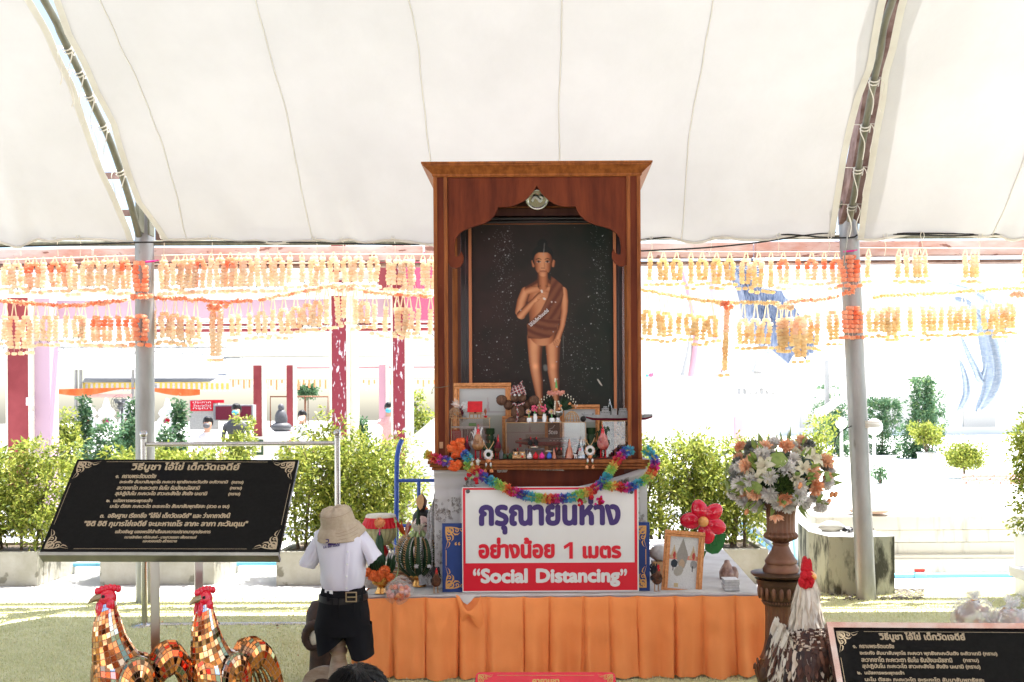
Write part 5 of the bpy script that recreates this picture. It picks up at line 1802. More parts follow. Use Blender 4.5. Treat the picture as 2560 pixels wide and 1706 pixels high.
def paint_boy(gx, gy):
 X = lerp(X0, X1, gx)
 Y = lerp(Y0, Y1, gy)
 rs = np.random.RandomState(4)
 sh = X.shape
 def blur_noise(s):
  a = rs.rand(int(sh[0] / s) + 3, int(sh[1] / s) + 3)
  yi, xi = np.arange(sh[0]) / s, np.arange(sh[1]) / s
  y0, x0 = yi.astype(int), xi.astype(int)
  fy, fx = (yi - y0)[:, None], (xi - x0)[None]
  fy, fx = fy * fy * (3 - 2 * fy), fx * fx * (3 - 2 * fx)
  return (a[y0][:, x0] * (1 - fy) * (1 - fx) + a[y0 + 1][:, x0] * fy * (1 - fx) + a[y0][:, x0 + 1] * (1 - fy) * fx + a[y0 + 1][:, x0 + 1] * fy * fx)
 n1 = blur_noise(30) * .6 + blur_noise(12) * .3 + blur_noise(5) * .1
 base = np.stack([.020 + .012 * n1 - .008 * gx, .017 + .004 * n1 + .004 * gx, .015 + .004 * n1 + .001 * gx], -1)
 base += np.array([.014, .004, .004]) * ((1 - gx) * np.exp(-((gy - .35) / .3) ** 2) * n1)[..., None]
 C = base
 def over(mask, col):
  nonlocal C
  m = np.clip(mask, 0, 1)[..., None]
  C = C * (1 - m) + col * m
 def capsule(pts, soft=1.2):
  """chain of (x,y,r): returns inside mask and a -1..1 cross coordinate"""
  best = np.full(sh, 1e9)
  cross = np.zeros(sh)
  for (ax, ay, ar), (bx, by, br_) in zip(pts[:-1], pts[1:]):
   dx, dy = bx - ax, by - ay
   L2 = dx * dx + dy * dy
   tt = np.clip(((X - ax) * dx + (Y - ay) * dy) / L2, 0, 1)
   r = ar + (br_ - ar) * tt
   qx, qy = X - (ax + tt * dx), Y - (ay + tt * dy)
   dd = np.hypot(qx, qy) / r
   sg = (qx * dy - qy * dx) / math.sqrt(L2) / r
   u = dd < best
   best = np.where(u, dd, best)
   cross = np.where(u, sg, cross)
  rr = np.mean([p[2] for p in pts])
  return np.clip((1 - best) * rr / soft + .5, 0, 1), cross, best
 skin_l, skin_m, skin_d = np.array([.62, .30, .15]), np.array([.36, .13, .06]), np.array([.10, .035, .02])
 def skin(pts, soft=1.2, light=-.15, gain=1.0):
  m, cr, b = capsule(pts, soft)
  s = np.clip(1 - ((cr - light) / .95) ** 2, 0, 1) * gain
  s = s * (1 - .25 * n1)
  col = np.where((s > .5)[..., None], skin_m + (skin_l - skin_m) * ((s - .5) * 2)[..., None], skin_d + (skin_m - skin_d) * (s * 2)[..., None])
  over(m, col)
 skin([(1336, 845, 20), (1336, 905, 15.5), (1338, 928, 14), (1342, 955, 12.5), (1347, 1000, 8), (1349, 1030, 9)])
 skin([(1380, 830, 21), (1381, 905, 15.5), (1381, 930, 14), (1384, 955, 12.5), (1387, 1000, 8), (1389, 1030, 9)])
 for (kx_, ky_) in ((1337, 917), (1381, 917)):
  g = np.exp(-(((X - kx_) / 8) ** 2 + ((Y - ky_) / 7) ** 2))
  C = C * (1 + .35 * g[..., None])
 skin([(1357, 745, 42), (1356, 770, 36), (1354, 800, 32), (1356, 830, 36)], 2, -.1, .85)
 skin([(1313, 731, 12), (1304, 754, 12.5), (1298, 780, 11.5), (1302, 789, 10)], 1.2, -.1)
 skin([(1405, 731, 12), (1408, 754, 11), (1408, 780, 9.5), (1403, 815, 7.5), (1397, 836, 6.5)], 1.2, .2)
 skin([(1320, 726, 10.5), (1340, 719, 14), (1357, 712, 18), (1374, 719, 14), (1396, 727, 10.5)], 3, -.35, .9)
 skin([(1356, 688, 12.5), (1356, 715, 13)], 2, .1, .7)
 for (ax, bx, yy) in ((1326, 1352, 716), (1362, 1388, 716)):
  g = np.exp(-((Y - yy - 2 * np.sin((X - ax) / 8)) / 1.8) ** 2) * ((X > ax) & (X < bx))
  C = C * (1 - .35 * g[..., None])
 rob = np.array([.105, .036, .022])
 robl = np.array([.20, .075, .04])
 def poly(pts, soft=1.5):
  pts = np.array(pts, float)
  ins = np.zeros(sh, bool)
  dist = np.full(sh, 1e9)
  for i in range(len(pts)):
   (ax, ay), (bx, by) = pts[i], pts[(i + 1) % len(pts)]
   cnd = ((ay > Y) != (by > Y)) & (X < (bx - ax) * (Y - ay) / (by - ay + 1e-9) + ax)
   ins ^= cnd
   dx, dy = bx - ax, by - ay
   tt = np.clip(((X - ax) * dx + (Y - ay) * dy) / (dx * dx + dy * dy + 1e-9), 0, 1)
   dist = np.minimum(dist, np.hypot(X - ax - tt * dx, Y - ay - tt * dy))
  return np.clip(np.where(ins, dist, -dist) / soft + .5, 0, 1)
 m = poly([(1377, 692), (1393, 704), (1406, 716), (1408, 738), (1402, 765), (1398, 800), (1390, 830), (1372, 846), (1350, 849), (1318, 847), (1316, 812), (1328, 802), (1350, 780), (1368, 745), (1376, 715)])
 folds = .5 + .5 * np.sin((X * .85 + Y * .55) * .33 + 3 * n1) * np.where(Y < 800, 1, 0) + .5 * np.sin((Y * 1.1 - X * .35 + .02 * (X - 1350) ** 2 * .2) * .30 + 3 * n1) * np.where(Y < 800, 0, 1)
 folds = np.clip(folds, 0, 1)
 over(m, rob + (robl - rob) * (folds * .8)[..., None])
 skin([(1301, 788, 10.5), (1318, 770, 9), (1333, 754, 6.5), (1341, 748, 6)], 1.2, -.2)
 skin([(1338, 750, 7.5), (1348, 740, 7.5), (1352, 736, 6)], 1.2, -.2, 1.1)
 for k in range(4):
  skin([(1349 - k * 2, 738 + k * 3.2, 2.4), (1359 - k * 1.5, 735 + k * 4.5, 2)], .8, 0, 1.1)
 skin([(1397, 834, 7), (1391, 850, 8.5)], 1.2, .1)
 for k in range(4):
  skin([(1386 + k * 4, 852, 2.4), (1383 + k * 3.6, 866 - 1.5 * abs(k - 1.5), 2)], .8, 0)
 skin([(1332, 656, 4.5), (1333, 666, 3.5)], 1, 0, .7)
 skin([(1383, 656, 4.5), (1382, 666, 3.5)], 1, 0, .7)
 over(capsule([(1356, 612, 13), (1356, 616, 12)])[0], np.array([.012, .016, .014]))
 over(capsule([(1356, 640, 26.5), (1356, 648, 26)])[0], np.array([.013, .017, .015]))
 skin([(1357, 652, 23), (1357, 668, 20), (1357, 680, 13)], 1.5, -.05, 1.02)
 hair = poly([(1332, 648), (1334, 630), (1345, 620), (1357, 617), (1370, 620), (1380, 630), (1382, 648), (1377, 638), (1368, 633), (1346, 633), (1337, 638)], 2)
 over(hair, np.array([.013, .017, .015]))
 dk = np.array([.02, .012, .01])
 for ex in (1346, 1368):
  over(capsule([(ex - 6, 650, 1.1), (ex, 647.5, 1.5), (ex + 6, 650, .9)], .8)[0] * .8, dk)
  over(capsule([(ex - 4, 656, 1.8), (ex + 4, 656, 1.8)], .8)[0] * .9, np.array([.35, .28, .24]))
  over(capsule([(ex - .6, 656, 2.0), (ex + .6, 656, 2.0)], .8)[0], dk)
  over(capsule([(ex - 5, 654.6, .7), (ex, 653.3, .9), (ex + 5, 655, .7)], .7)[0], dk)
 over(capsule([(1353, 671.5, 1.4), (1361, 671.5, 1.4)], .8)[0] * .6, skin_d)
 over(capsule([(1360, 657, 1.2), (1361, 668, 1.6)], 1.5)[0] * .35, skin_d)
 over(capsule([(1350, 680, 1.4), (1357, 679, 1.8), (1364, 680, 1.4)], .8)[0] * .8, np.array([.16, .04, .03]))
 over(capsule([(1352, 683, 1.2), (1362, 683, 1.2)], 1)[0] * .5, np.array([.3, .10, .07]))
 for (fx, fy, sx_, sy_, n_) in ((1262, 650, 14, 60, 150), (1262, 740, 18, 60, 90), (1500, 690, 12, 90, 190), (1228, 870, 22, 50, 70), (1438, 900, 25, 70, 150), (1300, 930, 60, 40, 40), (1450, 860, 40, 90, 60), (1250, 600, 20, 20, 30)):
  for _ in range(n_):
   x_, y_ = rs.normal(fx, sx_), rs.normal(fy, sy_)
   r_ = rs.choice([.5, .7, .9, 1.4], p=[.4, .35, .2, .05])
   iy, ix = int((y_ - Y0) / (Y1 - Y0) * (sh[0] - 1)), int((x_ - X0) / (X1 - X0) * (sh[1] - 1))
   if 1 < iy < sh[0] - 2 and 1 < ix < sh[1] - 2:
    C[iy, ix] = C[iy, ix] * .5 + .16 * r_
    if r_ > 1:
     C[iy + 1, ix] = C[iy, ix + 1] = .35
 for (a, b) in (((1353, 728, 2.5), (1354, 732, 2)), ((1359, 748, 2.6), (1361, 749, 2.4)), ((1378, 756, 1.6), (1378, 757, 1.6)), ((1387, 757, 1.3), (1388, 757, 1.3))):
  over(capsule([a, b], .8)[0], np.array([.62, .55, .50]))
 over(capsule([(1492, 951, 1.4), (1497, 959, 2), (1502, 966, 1.2)], .8)[0], np.array([.45, .42, .36]))
 over(capsule([(1361, 610, .8), (1358, 640, 1.2)], 1)[0] * .4, np.array([.3, .3, .28]))
 over(capsule([(1406, 840, .7), (1406, 900, .5)], 1)[0] * .4, np.array([.3, .3, .28]))
 over(capsule([(1361, 918, 5), (1362, 924, 5)], 4)[0] * .35, np.array([.3, .3, .28]))
 return C
cm = vcol_mat('oil_painting', .42)
o_ = P(X0, Y0, D)
painted('canvas', o_, Vector((1, 0, 0)), Vector((0, 0, 1)), P(X1, Y0, D).x - o_.x, o_.z - P(X0, Y1, D).z, paint_boy, 240, 390, cm, t)
mb = MB()
a_, b_ = P(1327, 818, D - .004), P(1373, 778, D - .004)
U_ = (b_ - a_).normalized()
V_ = Vector((0, -1, 0)).cross(U_)
V_ = V_ if V_.z > 0 else -V_
text_on(mb, 'ไอ้ไข่เด็กวัดเจดีย์', a_, U_, V_, Vector((0, -1, 0)), 0, (b_ - a_).length, 0, .024, 0, bold=.0003)
mb.build('sash_lettering', M['white'], t)
# ------------------------------------------------ sign
t = thing('distancing_sign', P(1376, 1482, 5.76), 'white and red sign with Thai lettering reading Social Distancing', 'sign')
DS = 5.765
a0, a1 = P(1156, 1484, DS), P(1596, 1216, DS)
zb = TH + .008
W_, Hh = a1.x - a0.x, a1.z - zb
mb = MB()
mb.bb(a0.x, a1.x, DS, DS + .008, zb, a1.z, bev=.002)
mb.build('plate', M['signwhite'], t)
O_ = Vector((a0.x, DS - .0012, zb))
UX, VZ, NY = Vector((1, 0, 0)), Vector((0, 0, 1)), Vector((0, -1, 0))
sxx = W_ / 438
def SX(px):
 return (px - 1157.5) * sxx
def SZ(py):
 return (1482 - py) * Hh / 266
mb = MB()
for (x0, x1, y0, y1) in ((1160, 1592, 1408, 1478), (1160, 1166, 1218, 1408), (1585, 1592, 1218, 1408), (1166, 1585, 1218, 1223)):
 mb.flat([O_ + UX * SX(x0) + VZ * SZ(y1), O_ + UX * SX(x1) + VZ * SZ(y1), O_ + UX * SX(x1) + VZ * SZ(y0), O_ + UX * SX(x0) + VZ * SZ(y0)])
mb.build('red_border', M['signred'], t)
O2 = O_ + NY * .0012
mb = MB()
text_on(mb, 'กรุณายืนห่าง', O2, UX, VZ, NY, SX(1199), SX(1551), SZ(1336), SZ(1236), 0, bold=.0082)
mb.build('blue_lettering', M['signblue'], t)
mb = MB()
text_on(mb, 'อย่างน้อย', O2, UX, VZ, NY, SX(1198), SX(1387), SZ(1397), SZ(1343), 0, bold=.006)
mb.build('red_lettering', M['signred'], t)
mb = MB()
mb.flat([O2 + UX * SX(x) + VZ * SZ(y) for x, y in ((1423, 1398), (1423, 1366), (1411, 1374), (1409, 1366), (1424, 1356), (1432, 1356), (1432, 1398))])
mb.build('red_lettering', M['signred'], t)
mb = MB()
text_on(mb, 'เมตร', O2, UX, VZ, NY, SX(1456), SX(1552), SZ(1398), SZ(1365), 0, bold=.006)
mb.build('red_lettering', M['signred'], t)
mb = MB()
text_on(mb, 'Social', O2, UX, VZ, NY, SX(1203), SX(1320), SZ(1459), SZ(1421), 0, bold=.0055)
mb.build('white_lettering', M['signwhite'], t)
mb = MB()
text_on(mb, 'Distancing', O2, UX, VZ, NY, SX(1340), SX(1549), SZ(1469), SZ(1422), 0, bold=.0055)
text_on(mb, '“', O2, UX, VZ, NY, SX(1184), SX(1202), SZ(1440), SZ(1421), 0, bold=.003)
text_on(mb, '”', O2, UX, VZ, NY, SX(1549), SX(1566), SZ(1442), SZ(1424), 0, bold=.003)
mb.build('white_lettering', M['signwhite'], t)
for (x, y) in ((1173, 1226), (1578, 1230)):
 mb = MB()
 mb.lathe([(.010, 0), (.012, .002), (.006, .003), (0, .0025)], O_ + UX * SX(x) + VZ * SZ(y) + NY * .001, 14, M=Matrix.Rotation(PI / 2, 3, 'X'))
 mb.build('screw', M['dgrey'], t)
t = thing('blue_board', P(1364, 1482, 5.80), 'blue board with ochre scroll corners leaning behind the sign', 'board')
DB = 5.80
a0, a1 = P(1106, 1480, DB), P(1624, 1306, DB)
mb = MB()
mb.bb(a0.x, a1.x, DB, DB + .012, TH + .005, a1.z, bev=.002)
mb.build('panel', M['blueboard'], t)
O_ = Vector((a0.x, DB - .001, TH + .005))
W_, Hh = a1.x - a0.x, a1.z - TH - .005
for (x, y, sx, sy) in ((.02, .02, 1, 1), (W_ - .02, .02, -1, 1), (.02, Hh - .02, 1, -1), (W_ - .02, Hh - .02, -1, -1)):
 mb = MB()
 corner_ornament(mb, O_, UX, VZ, NY, x, y, .105, sx, sy)
 mb.build('scroll_ornament', M['goldpaint'], t)
for x in (.021, W_ - .025):
 mb = MB()
 mb.flat([O_ + UX * x + VZ * .155, O_ + UX * (x + .004) + VZ * .155, O_ + UX * (x + .004) + VZ * (Hh - .155), O_ + UX * x + VZ * (Hh - .155)])
 mb.build('border_line', M['goldpaint'], t)
mb = MB()
q0 = SX(0)
text_on(mb, '“', O_, UX, VZ, NY, .073, .106, Hh - .128, Hh - .108, bold=.001)
mb.build('quote_mark', M['goldpaint'], t)
# ------------------------------------------------ rainbow garland
t = thing('rainbow_garland', P(1357, 1245, 5.72), 'rainbow tinsel flower garland draped over the cabinet ledge and sign', 'garland')
cyc = ['tin_red', 'tin_magenta', 'tin_violet', 'tin_blue', 'tin_cyan', 'tin_teal', 'tin_lime', 'tin_green', 'tin_yellow', 'tin_orangef']
rbm = [M[c] for c in cyc]
rbm[7] = M['tin_lime']
def rainbow(pts, name, phase=0.0):
 path = catmull(pts, 10)
 Ls = np.cumsum([0] + [(path[j + 1] - path[j]).length for j in range(len(path) - 1)])
 mb = MB()
 s, step = 0.0, .0062
 while s < Ls[-1]:
  j = min(int(np.searchsorted(Ls, s, side='right')) - 1, len(path) - 2)
  c = path[j].lerp(path[j + 1], (s - Ls[j]) / max(1e-6, Ls[j + 1] - Ls[j]))
  d_ = (path[j + 1] - path[j]).normalized()
  mi = int((s / .24 + phase) % 1 * 10)
  lump = .8 + .3 * abs(math.sin(s * 85))
  for q in range(11):
   u = rnd_dir()
   u = (u - d_ * u.dot(d_) * .7).normalized()
   rr = .028 * lump * R.uniform(.7, 1.1)
   mb.petal(c + u * .006, u, rr, .016, mi if R.random() < .9 else (mi + 1) % 10, cup=.8)
   if R.random() < .05:
    mb.petal(c, u, .04, .0016, mi)
  s += step
 mb.tube(path[::3], .009, 6, 8, cap=False)
 mb.build(name, rbm, t)
dr = 5.80
rainbow([P(a, b, q) for a, b, q in ((1063, 1136, 5.82), (1075, 1140, 5.81), (1091, 1147, 5.80), (1110, 1152, 5.80), (1128, 1157, 5.80))], 'left_end', .75)
rainbow([P(a, b, q) for a, b, q in ((1158, 1133, 5.81), (1168, 1142, 5.80), (1176, 1155, 5.79), (1166, 1165, 5.79), (1185, 1172, 5.79), (1197, 1186, 5.78), (1226, 1202, 5.76), (1257, 1217, 5.74), (1291, 1232, 5.73), (1326, 1242, 5.73), (1357, 1246, 5.73), (1391, 1247, 5.73), (1426, 1244, 5.73), (1457, 1235, 5.73), (1488, 1221, 5.74), (1508, 1203, 5.76), (1522, 1184, 5.78), (1538, 1159, 5.80), (1552, 1140, 5.81), (1566, 1128, 5.83), (1580, 1127, 5.87))], 'middle_swag', .3)
rainbow([P(a, b, q) for a, b, q in ((1497, 1207, 5.76), (1518, 1213, 5.75), (1541, 1217, 5.75), (1572, 1219, 5.75), (1597, 1209, 5.77), (1619, 1194, 5.79), (1635, 1172, 5.80), (1637, 1150, 5.80), (1625, 1133, 5.81), (1613, 1124, 5.83))], 'right_swag', .5)
def flower_bunch(px, py, d, n, rad, cols, nm, label, r=.012, cat='flowers'):
 mb = MB()
 for k in range(n):
  c = P(px + R.uniform(-1, 1) * rad, py + R.uniform(-1, 1) * rad * .7, d + R.uniform(-.02, .02))
  mb.puff(c, r * R.uniform(.8, 1.3), k % len(cols), 16, .7)
 return mb.build(nm, [M[c] for c in cols], label=label, cat=cat)
flower_bunch(1180, 1197, 5.76, 14, 17, ['red', 'crimson', 'palegreen'], 'red_flowers', 'small red flower spray under the left of the rainbow garland')
flower_bunch(1458, 1255, 5.715, 9, 12, ['red', 'crimson', 'palegreen'], 'red_flowers', 'red flower spray hanging over the sign at the garland low point, left piece')
flower_bunch(1492, 1250, 5.715, 12, 18, ['red', 'crimson', 'magenta'], 'red_flowers', 'red flower spray hanging over the sign at the garland low point, right piece')
flower_bunch(1186, 1156, 5.77, 9, 10, ['whitef', 'creamf'], 'white_flowers', 'white blossoms where the rainbow garland crosses the ledge', .012)
for (x, y, lab, rr) in ((1140, 1112, 'large orange flower clump inside the cabinet left corner', 18), (1140, 1132, 'orange flower clump just below the large one in the cabinet corner', 15), (1136, 1163, 'orange flower clump over the ledge moulding at left', 15)):
 mb = MB()
 for k in range(16):
  mb.pom(P(x + R.uniform(-1, 1) * rr, y + R.uniform(-.6, .6) * rr, 5.86 - (.06 if y > 1150 else 0)), .02, k % 2, 50)
 mb.build('orange_flowers', [M['orangef'], mat('deep_orange', (.72, .11, .02), .6)], label=lab, cat='flowers')
# ------------------------------------------------ steel rail (queue barrier)
t = thing('steel_barrier', (P(600, 1560, 7.2).x, 7.2, 0), 'tall stainless barrier rail standing behind the black plaque', 'barrier')
xa, xb = P(359, 1110, 7.2).x, P(843, 1110, 7.2).x
z1 = P(600, 1110, 7.2).z
z0 = P(600, 1562, 7.2).z
for x in (xa, xb):
 mb = MB()
 mb.tube([Vector((x, 7.2, 0.01)), Vector((x, 7.2, z1 + .04))], .021, 16)
 mb.lathe([(.1, 0), (.1, .008), (.03, .015), (.021, .02)], (x, 7.2, 0), 20)
 mb.build('post', M['steel'], t)
 mb = MB()
 mb.lathe([(.012, 0), (.025, .008), (.01, .014)], (x, 7.2, z1 + .04), 14)
 mb.ell(Vector((x, 7.2, z1 + .075)), .027, 0, 16, 10)
 mb.build('ball_cap', M['steel'], t)
for z, r in ((z1, .016), (z0, .017)):
 mb = MB()
 mb.tube([Vector((xa + .022, 7.2, z)), Vector((xb - .022, 7.2, z))], r, 14)
 mb.build('rail', M['steel'], t)
# ------------------------------------------------ black plaques with gold Thai lettering
def plaque(corners, name, label, lines, thick, orn, frame=None, z_int=None):
 TL, TR, BL, BR = corners
 t = thing(name, (BL + BR) / 2, label, 'plaque')
 U = (BR - BL).normalized()
 W_ = (BR - BL).length
 Vv = (TL - BL) - U * (TL - BL).dot(U)
 Hh = Vv.length
 Vv.normalize()
 Nn = U.cross(Vv)
 if Nn.y > 0:
  Nn = -Nn
 O = BL.copy()
 mb = MB()
 q = [O, O + U * W_, O + U * W_ + Vv * Hh, O + Vv * Hh]
 mb.add(q + [p - Nn * thick for p in q], [(0, 1, 2, 3), (7, 6, 5, 4), (0, 4, 5, 1), (1, 5, 6, 2), (2, 6, 7, 3), (3, 7, 4, 0)])
 mb.build('slab', M['stone_black'], t)
 if frame:
  fw = frame
  for (a, b, c, d) in ((-fw, -fw, W_ + fw, 0), (-fw, Hh, W_ + fw, Hh + fw), (-fw, 0, 0, Hh), (W_, 0, W_ + fw, Hh)):
   mb = MB()
   qq = [O + U * a + Vv * b, O + U * c + Vv * b, O + U * c + Vv * d, O + U * a + Vv * d]
   up = Nn * .012
   mb.add([p + up for p in qq] + [p - Nn * (thick + .01) for p in qq], [(0, 1, 2, 3), (7, 6, 5, 4), (0, 4, 5, 1), (1, 5, 6, 2), (2, 6, 7, 3), (3, 7, 4, 0)])
   mb.build('frame_bar', mat('frame_copper', (.50, .24, .19), .25, 1.0, c2=(.6, .5, .46), scale=6), t)
 else:
  mb = MB()
  b0 = O - Vv * .004 - Nn * thick
  qq = [O - Nn * (thick + .001) - Vv * .0, O + U * W_ - Nn * (thick + .001)]
  mb.add([O - Vv * .003, O + U * W_ - Vv * .003, O + U * W_ - Vv * .003 - Nn * (thick + .03), O - Vv * .003 - Nn * (thick + .03), O - Vv * .02, O + U * W_ - Vv * .02, O + U * W_ - Vv * .02 - Nn * (thick + .03), O - Vv * .02 - Nn * (thick + .03)],
    [(0, 1, 2, 3), (7, 6, 5, 4), (0, 4, 5, 1), (1, 5, 6, 2), (2, 6, 7, 3), (3, 7, 4, 0)])
  mb.build('tray_edge', M['steel_dk'], t)
 mb = MB()
 Os = O + Nn * .0008
 for (s, x0, x1, y0, y1, bd) in lines:
  text_on(mb, s, Os, U, Vv, Nn, x0 * W_, x1 * W_, (1 - y1) * Hh, (1 - y0) * Hh, 0, bold=bd)
 mb.build('lettering', M['stone_gold'], t)
 m_ = orn * .16
 for (x, y, sx, sy) in ((m_, m_, 1, 1), (W_ - m_, m_, -1, 1), (m_, Hh - m_, 1, -1), (W_ - m_, Hh - m_, -1, -1)):
  mb = MB()
  corner_ornament(mb, Os, U, Vv, Nn, x, y, orn, sx, sy)
  mb.build('corner_scroll', M['stone_gold'], t)
 mb = MB()
 e = .0016
 for (a, b, c, d) in ((orn * 1.7, m_, W_ - orn * 1.7, m_ + e), (orn * 1.7, Hh - m_ - e, W_ - orn * 1.7, Hh - m_), (m_, orn * 1.7, m_ + e, Hh - orn * 1.7), (W_ - m_ - e, orn * 1.7, W_ - m_, Hh - orn * 1.7)):
  if b < d and a < c:
   mb.flat([Os + U * a + Vv * b, Os + U * c + Vv * b, Os + U * c + Vv * d, Os + U * a + Vv * d])
 mb.build('border_line', M['stone_gold'], t)
 return t, O, U, Vv, Nn, W_, Hh
def uv(px, py):
 v = (py - 1149) / 230
 l, r = 192 - 92 * v, 745 - 48 * v
 return (px - l) / (r - l), v
def ln(s, px0, px1, py, h, bd=.0011):
 a, v = uv(px0, py)
 b, _ = uv(px1, py)
 return (s, a, b, v - h / 230 / 2, v + h / 230 / 2, bd)
c4 = [P(192, 1149, 4.75), P(745, 1150, 4.75), P(100, 1379, 4.40), P(697, 1380, 4.40)]
LN = [ln('วิธีบูชา ไอ้ไข่ เด็กวัดเจดีย์', 327, 598, 1170, 27, .0018), ln('๑.  กราบพระรัตนตรัย', 288, 389, 1193, 12), ln('อะระหัง สัมมาสัมพุทโธ ภะคะวา พุทธังภะคะวันตัง อะภิวาเทมิ', 297, 568, 1209, 12), ln('(กราบ)', 577, 607, 1210, 10),
  ln('สะวากขาโต ภะคะวะตา ธัมโม ธัมมังนะมัสสามิ', 291, 498, 1223, 12), ln('(กราบ)', 573, 603, 1225, 10), ln('สุปะฏิปันโน ภะคะวะโต สาวะกะสังโฆ สังฆัง นะมามิ', 286, 516, 1239, 14), ln('(กราบ)', 569, 599, 1240, 10),
  ln('๒.  นมัสการพระพุทธเจ้า', 264, 379, 1257, 12), ln('นะโม ตัสสะ ภะคะวะโต อะระหะโต สัมมาสัมพุทธัสสะ (สวด ๓ จบ)', 273, 572, 1271, 13), ln('๓.  อธิษฐาน เรียกชื่อ "ไอ้ไข่ เด็กวัดเจดีย์" และ ว่าคาถาดังนี้', 249, 574, 1294, 16, .0013),
  ln('"อิติ อิติ กุมารไข่เจดีย์ จะมะหาเถโร ลาภะ ลาภา ภะวันตุเม"', 208, 618, 1314, 19, .0016), ln('แล้วอธิษฐ นขอพรให้สำเร็จสมความปราถนาทุกประการ', 287, 526, 1333, 12), ln('ทนายสิทธิพร ศรีประสงค์ - นางสาวจรรยา เฟื่องอารมย์', 311, 491, 1345, 8, .0007), ln('และครอบครัว สร้างถวาย', 357, 442, 1354, 8, .0007)]
t, O, U, Vv, Nn, W_, Hh = plaque(c4, 'prayer_plaque', 'large tilted black stone plaque with gold Thai prayer at left', LN, .022, .085)
for (x0, x1, lab) in ((362, 390, None), (474, 500, None)):
 a, b = P(x0, 1400, 4.42), P(x1, 1400, 4.42)
 cx_ = (a.x + b.x) / 2
 r = (b.x - a.x) / 2 * .78
 mb = MB()
 mb.box((cx_, 4.47, .46), (r * 2, .05, .92), Matrix.Rotation(.38, 3, 'Z'), bev=.003)
 mb.build('leg', M['steel_dk'], t)
mb = MB()
for x in (P(376, 1400, 4.42).x, P(487, 1400, 4.42).x):
 mb.box((x, 4.47, .02), (.05, .5, .04), bev=.003)
mb.build('foot_bars', M['steel_dk'], t)
mb = MB()
mb.box((P(430, 1400, 4.42).x, 4.52, .93), (.7, .04, .04))
mb.build('cross_bar', M['steel_dk'], t)
def uv2(px, py):
 v = (py - 1572) / 300
 l, r = 2112 + 22 * v, 2700 + 62 * v
 return (px - l) / (r - l), v
def ln2(s, px0, px1, py, h, bd=.001):
 a, v = uv2(px0, py)
 b, _ = uv2(px1, py)
 return (s, a, b, v - h / 600, v + h / 600, bd)
c4 = [P(2112, 1572, 4.15), P(2700, 1576, 4.15), P(2134, 1872, 3.86), P(2762, 1876, 3.86)]
LN = [ln2('วิธีบูชา ไอ้ไข่ เด็กวัดเจดีย์', 2227, 2444, 1594, 27, .0017), ln2('๑.  กราบพระรัตนตรัย', 2158, 2262, 1618, 12), ln2('อะระหัง สัมมาสัมพุทโธ ภะคะวา พุทธังภะคะวันตัง อะภิวาเทมิ (กราบ)', 2174, 2520, 1637, 14),
  ln2('สะวากขาโต ภะคะวะตา ธัมโม ธัมมังนะมัสสามิ', 2176, 2405, 1653, 14), ln2('(กราบ)', 2432, 2472, 1655, 12), ln2('สุปะฏิปันโน ภะคะวะโต สาวะกะสังโฆ สังฆัง นะมามิ (กราบ)', 2177, 2474, 1671, 15),
  ln2('๒.  นมัสการพระพุทธเจ้า', 2163, 2281, 1688, 13), ln2('นะโม ตัสสะ ภะคะวะโต อะระหะโต สัมมาสัมพุทธัสสะ', 2180, 2480, 1705, 14)]
t, O, U, Vv, Nn, W_, Hh = plaque(c4, 'prayer_plaque', 'black plaque in a copper frame with gold Thai prayer at lower right', LN, .02, .075, frame=.024)
for k in (.12, .88):
 mb = MB()
 p = O + U * (W_ * k) - Nn * .04 + Vv * .1
 mb.box((p.x, p.y + .03, p.z / 2), (.04, .04, p.z), bev=.003)
 mb.build('leg', M['steel_dk'], t)
mb = MB()
cb = P(2098, 1640, 4.2)
mb.tube(catmull([P(2107, 1600, 4.3), P(2100, 1640, 4.3), P(2093, 1706, 4.3), P(2085, 1760, 4.3)], 4), .006, 6)
mb.build('hanging_cable', M['maroonf'], label='dark cord hanging beside the copper framed plaque', cat='cord')
t = thing('red_plaque', P(1364, 1750, 4.6), 'red rounded board with gold scrolls and lettering at the bottom edge', 'sign')
c4 = [P(1190, 1681, 4.7), P(1538, 1681, 4.7), P(1180, 1860, 4.45), P(1548, 1860, 4.45)]
TL, TR, BL, BR = c4
U = (BR - BL).normalized()
Vv = ((TL - BL) - U * (TL - BL).dot(U))
Hh = Vv.length
Vv.normalize()
W_ = (BR - BL).length
Nn = U.cross(Vv)
Nn = -Nn if Nn.y > 0 else Nn
mb = MB()
rc = .022
out = []
for (cx_, cy_, a0) in ((rc, rc, PI), (W_ - rc, rc, 1.5 * PI), (W_ - rc, Hh - rc, 0), (rc, Hh - rc, .5 * PI)):
 for q in range(6):
  a = a0 + q / 5 * PI / 2
  out.append(BL + U * (cx_ + rc * math.cos(a)) + Vv * (cy_ + rc * math.sin(a)))
mb.prism(out, -Nn * .02)
mb.build('board', M['gloss_red'], t)
mb = MB()
mb.prism([p - Nn * .021 + (p - (BL + U * W_ / 2 + Vv * Hh / 2)) * .012 for p in out], -Nn * .006)
mb.build('backing', M['black'], t)
Os = BL + Nn * .001
for (x, sx) in ((.012, 1), (W_ - .012, -1)):
 mb = MB()
 corner_ornament(mb, Os, U, Vv, Nn, x, Hh - .012, .058, sx, -1)
 mb.build('corner_scroll', M['goldpaint'], t)
mb = MB()
mb.flat([Os + U * .10 + Vv * (Hh - .018), Os + U * (W_ - .1) + Vv * (Hh - .018), Os + U * (W_ - .1) + Vv * (Hh - .016), Os + U * .1 + Vv * (Hh - .016)])
mb.build('border_line', M['goldpaint'], t)
mb = MB()
text_on(mb, 'คาถาบูชา', Os, U, Vv, Nn, W_ * .5 - .062, W_ * .5 + .065, Hh - .075, Hh - .036, bold=.002)
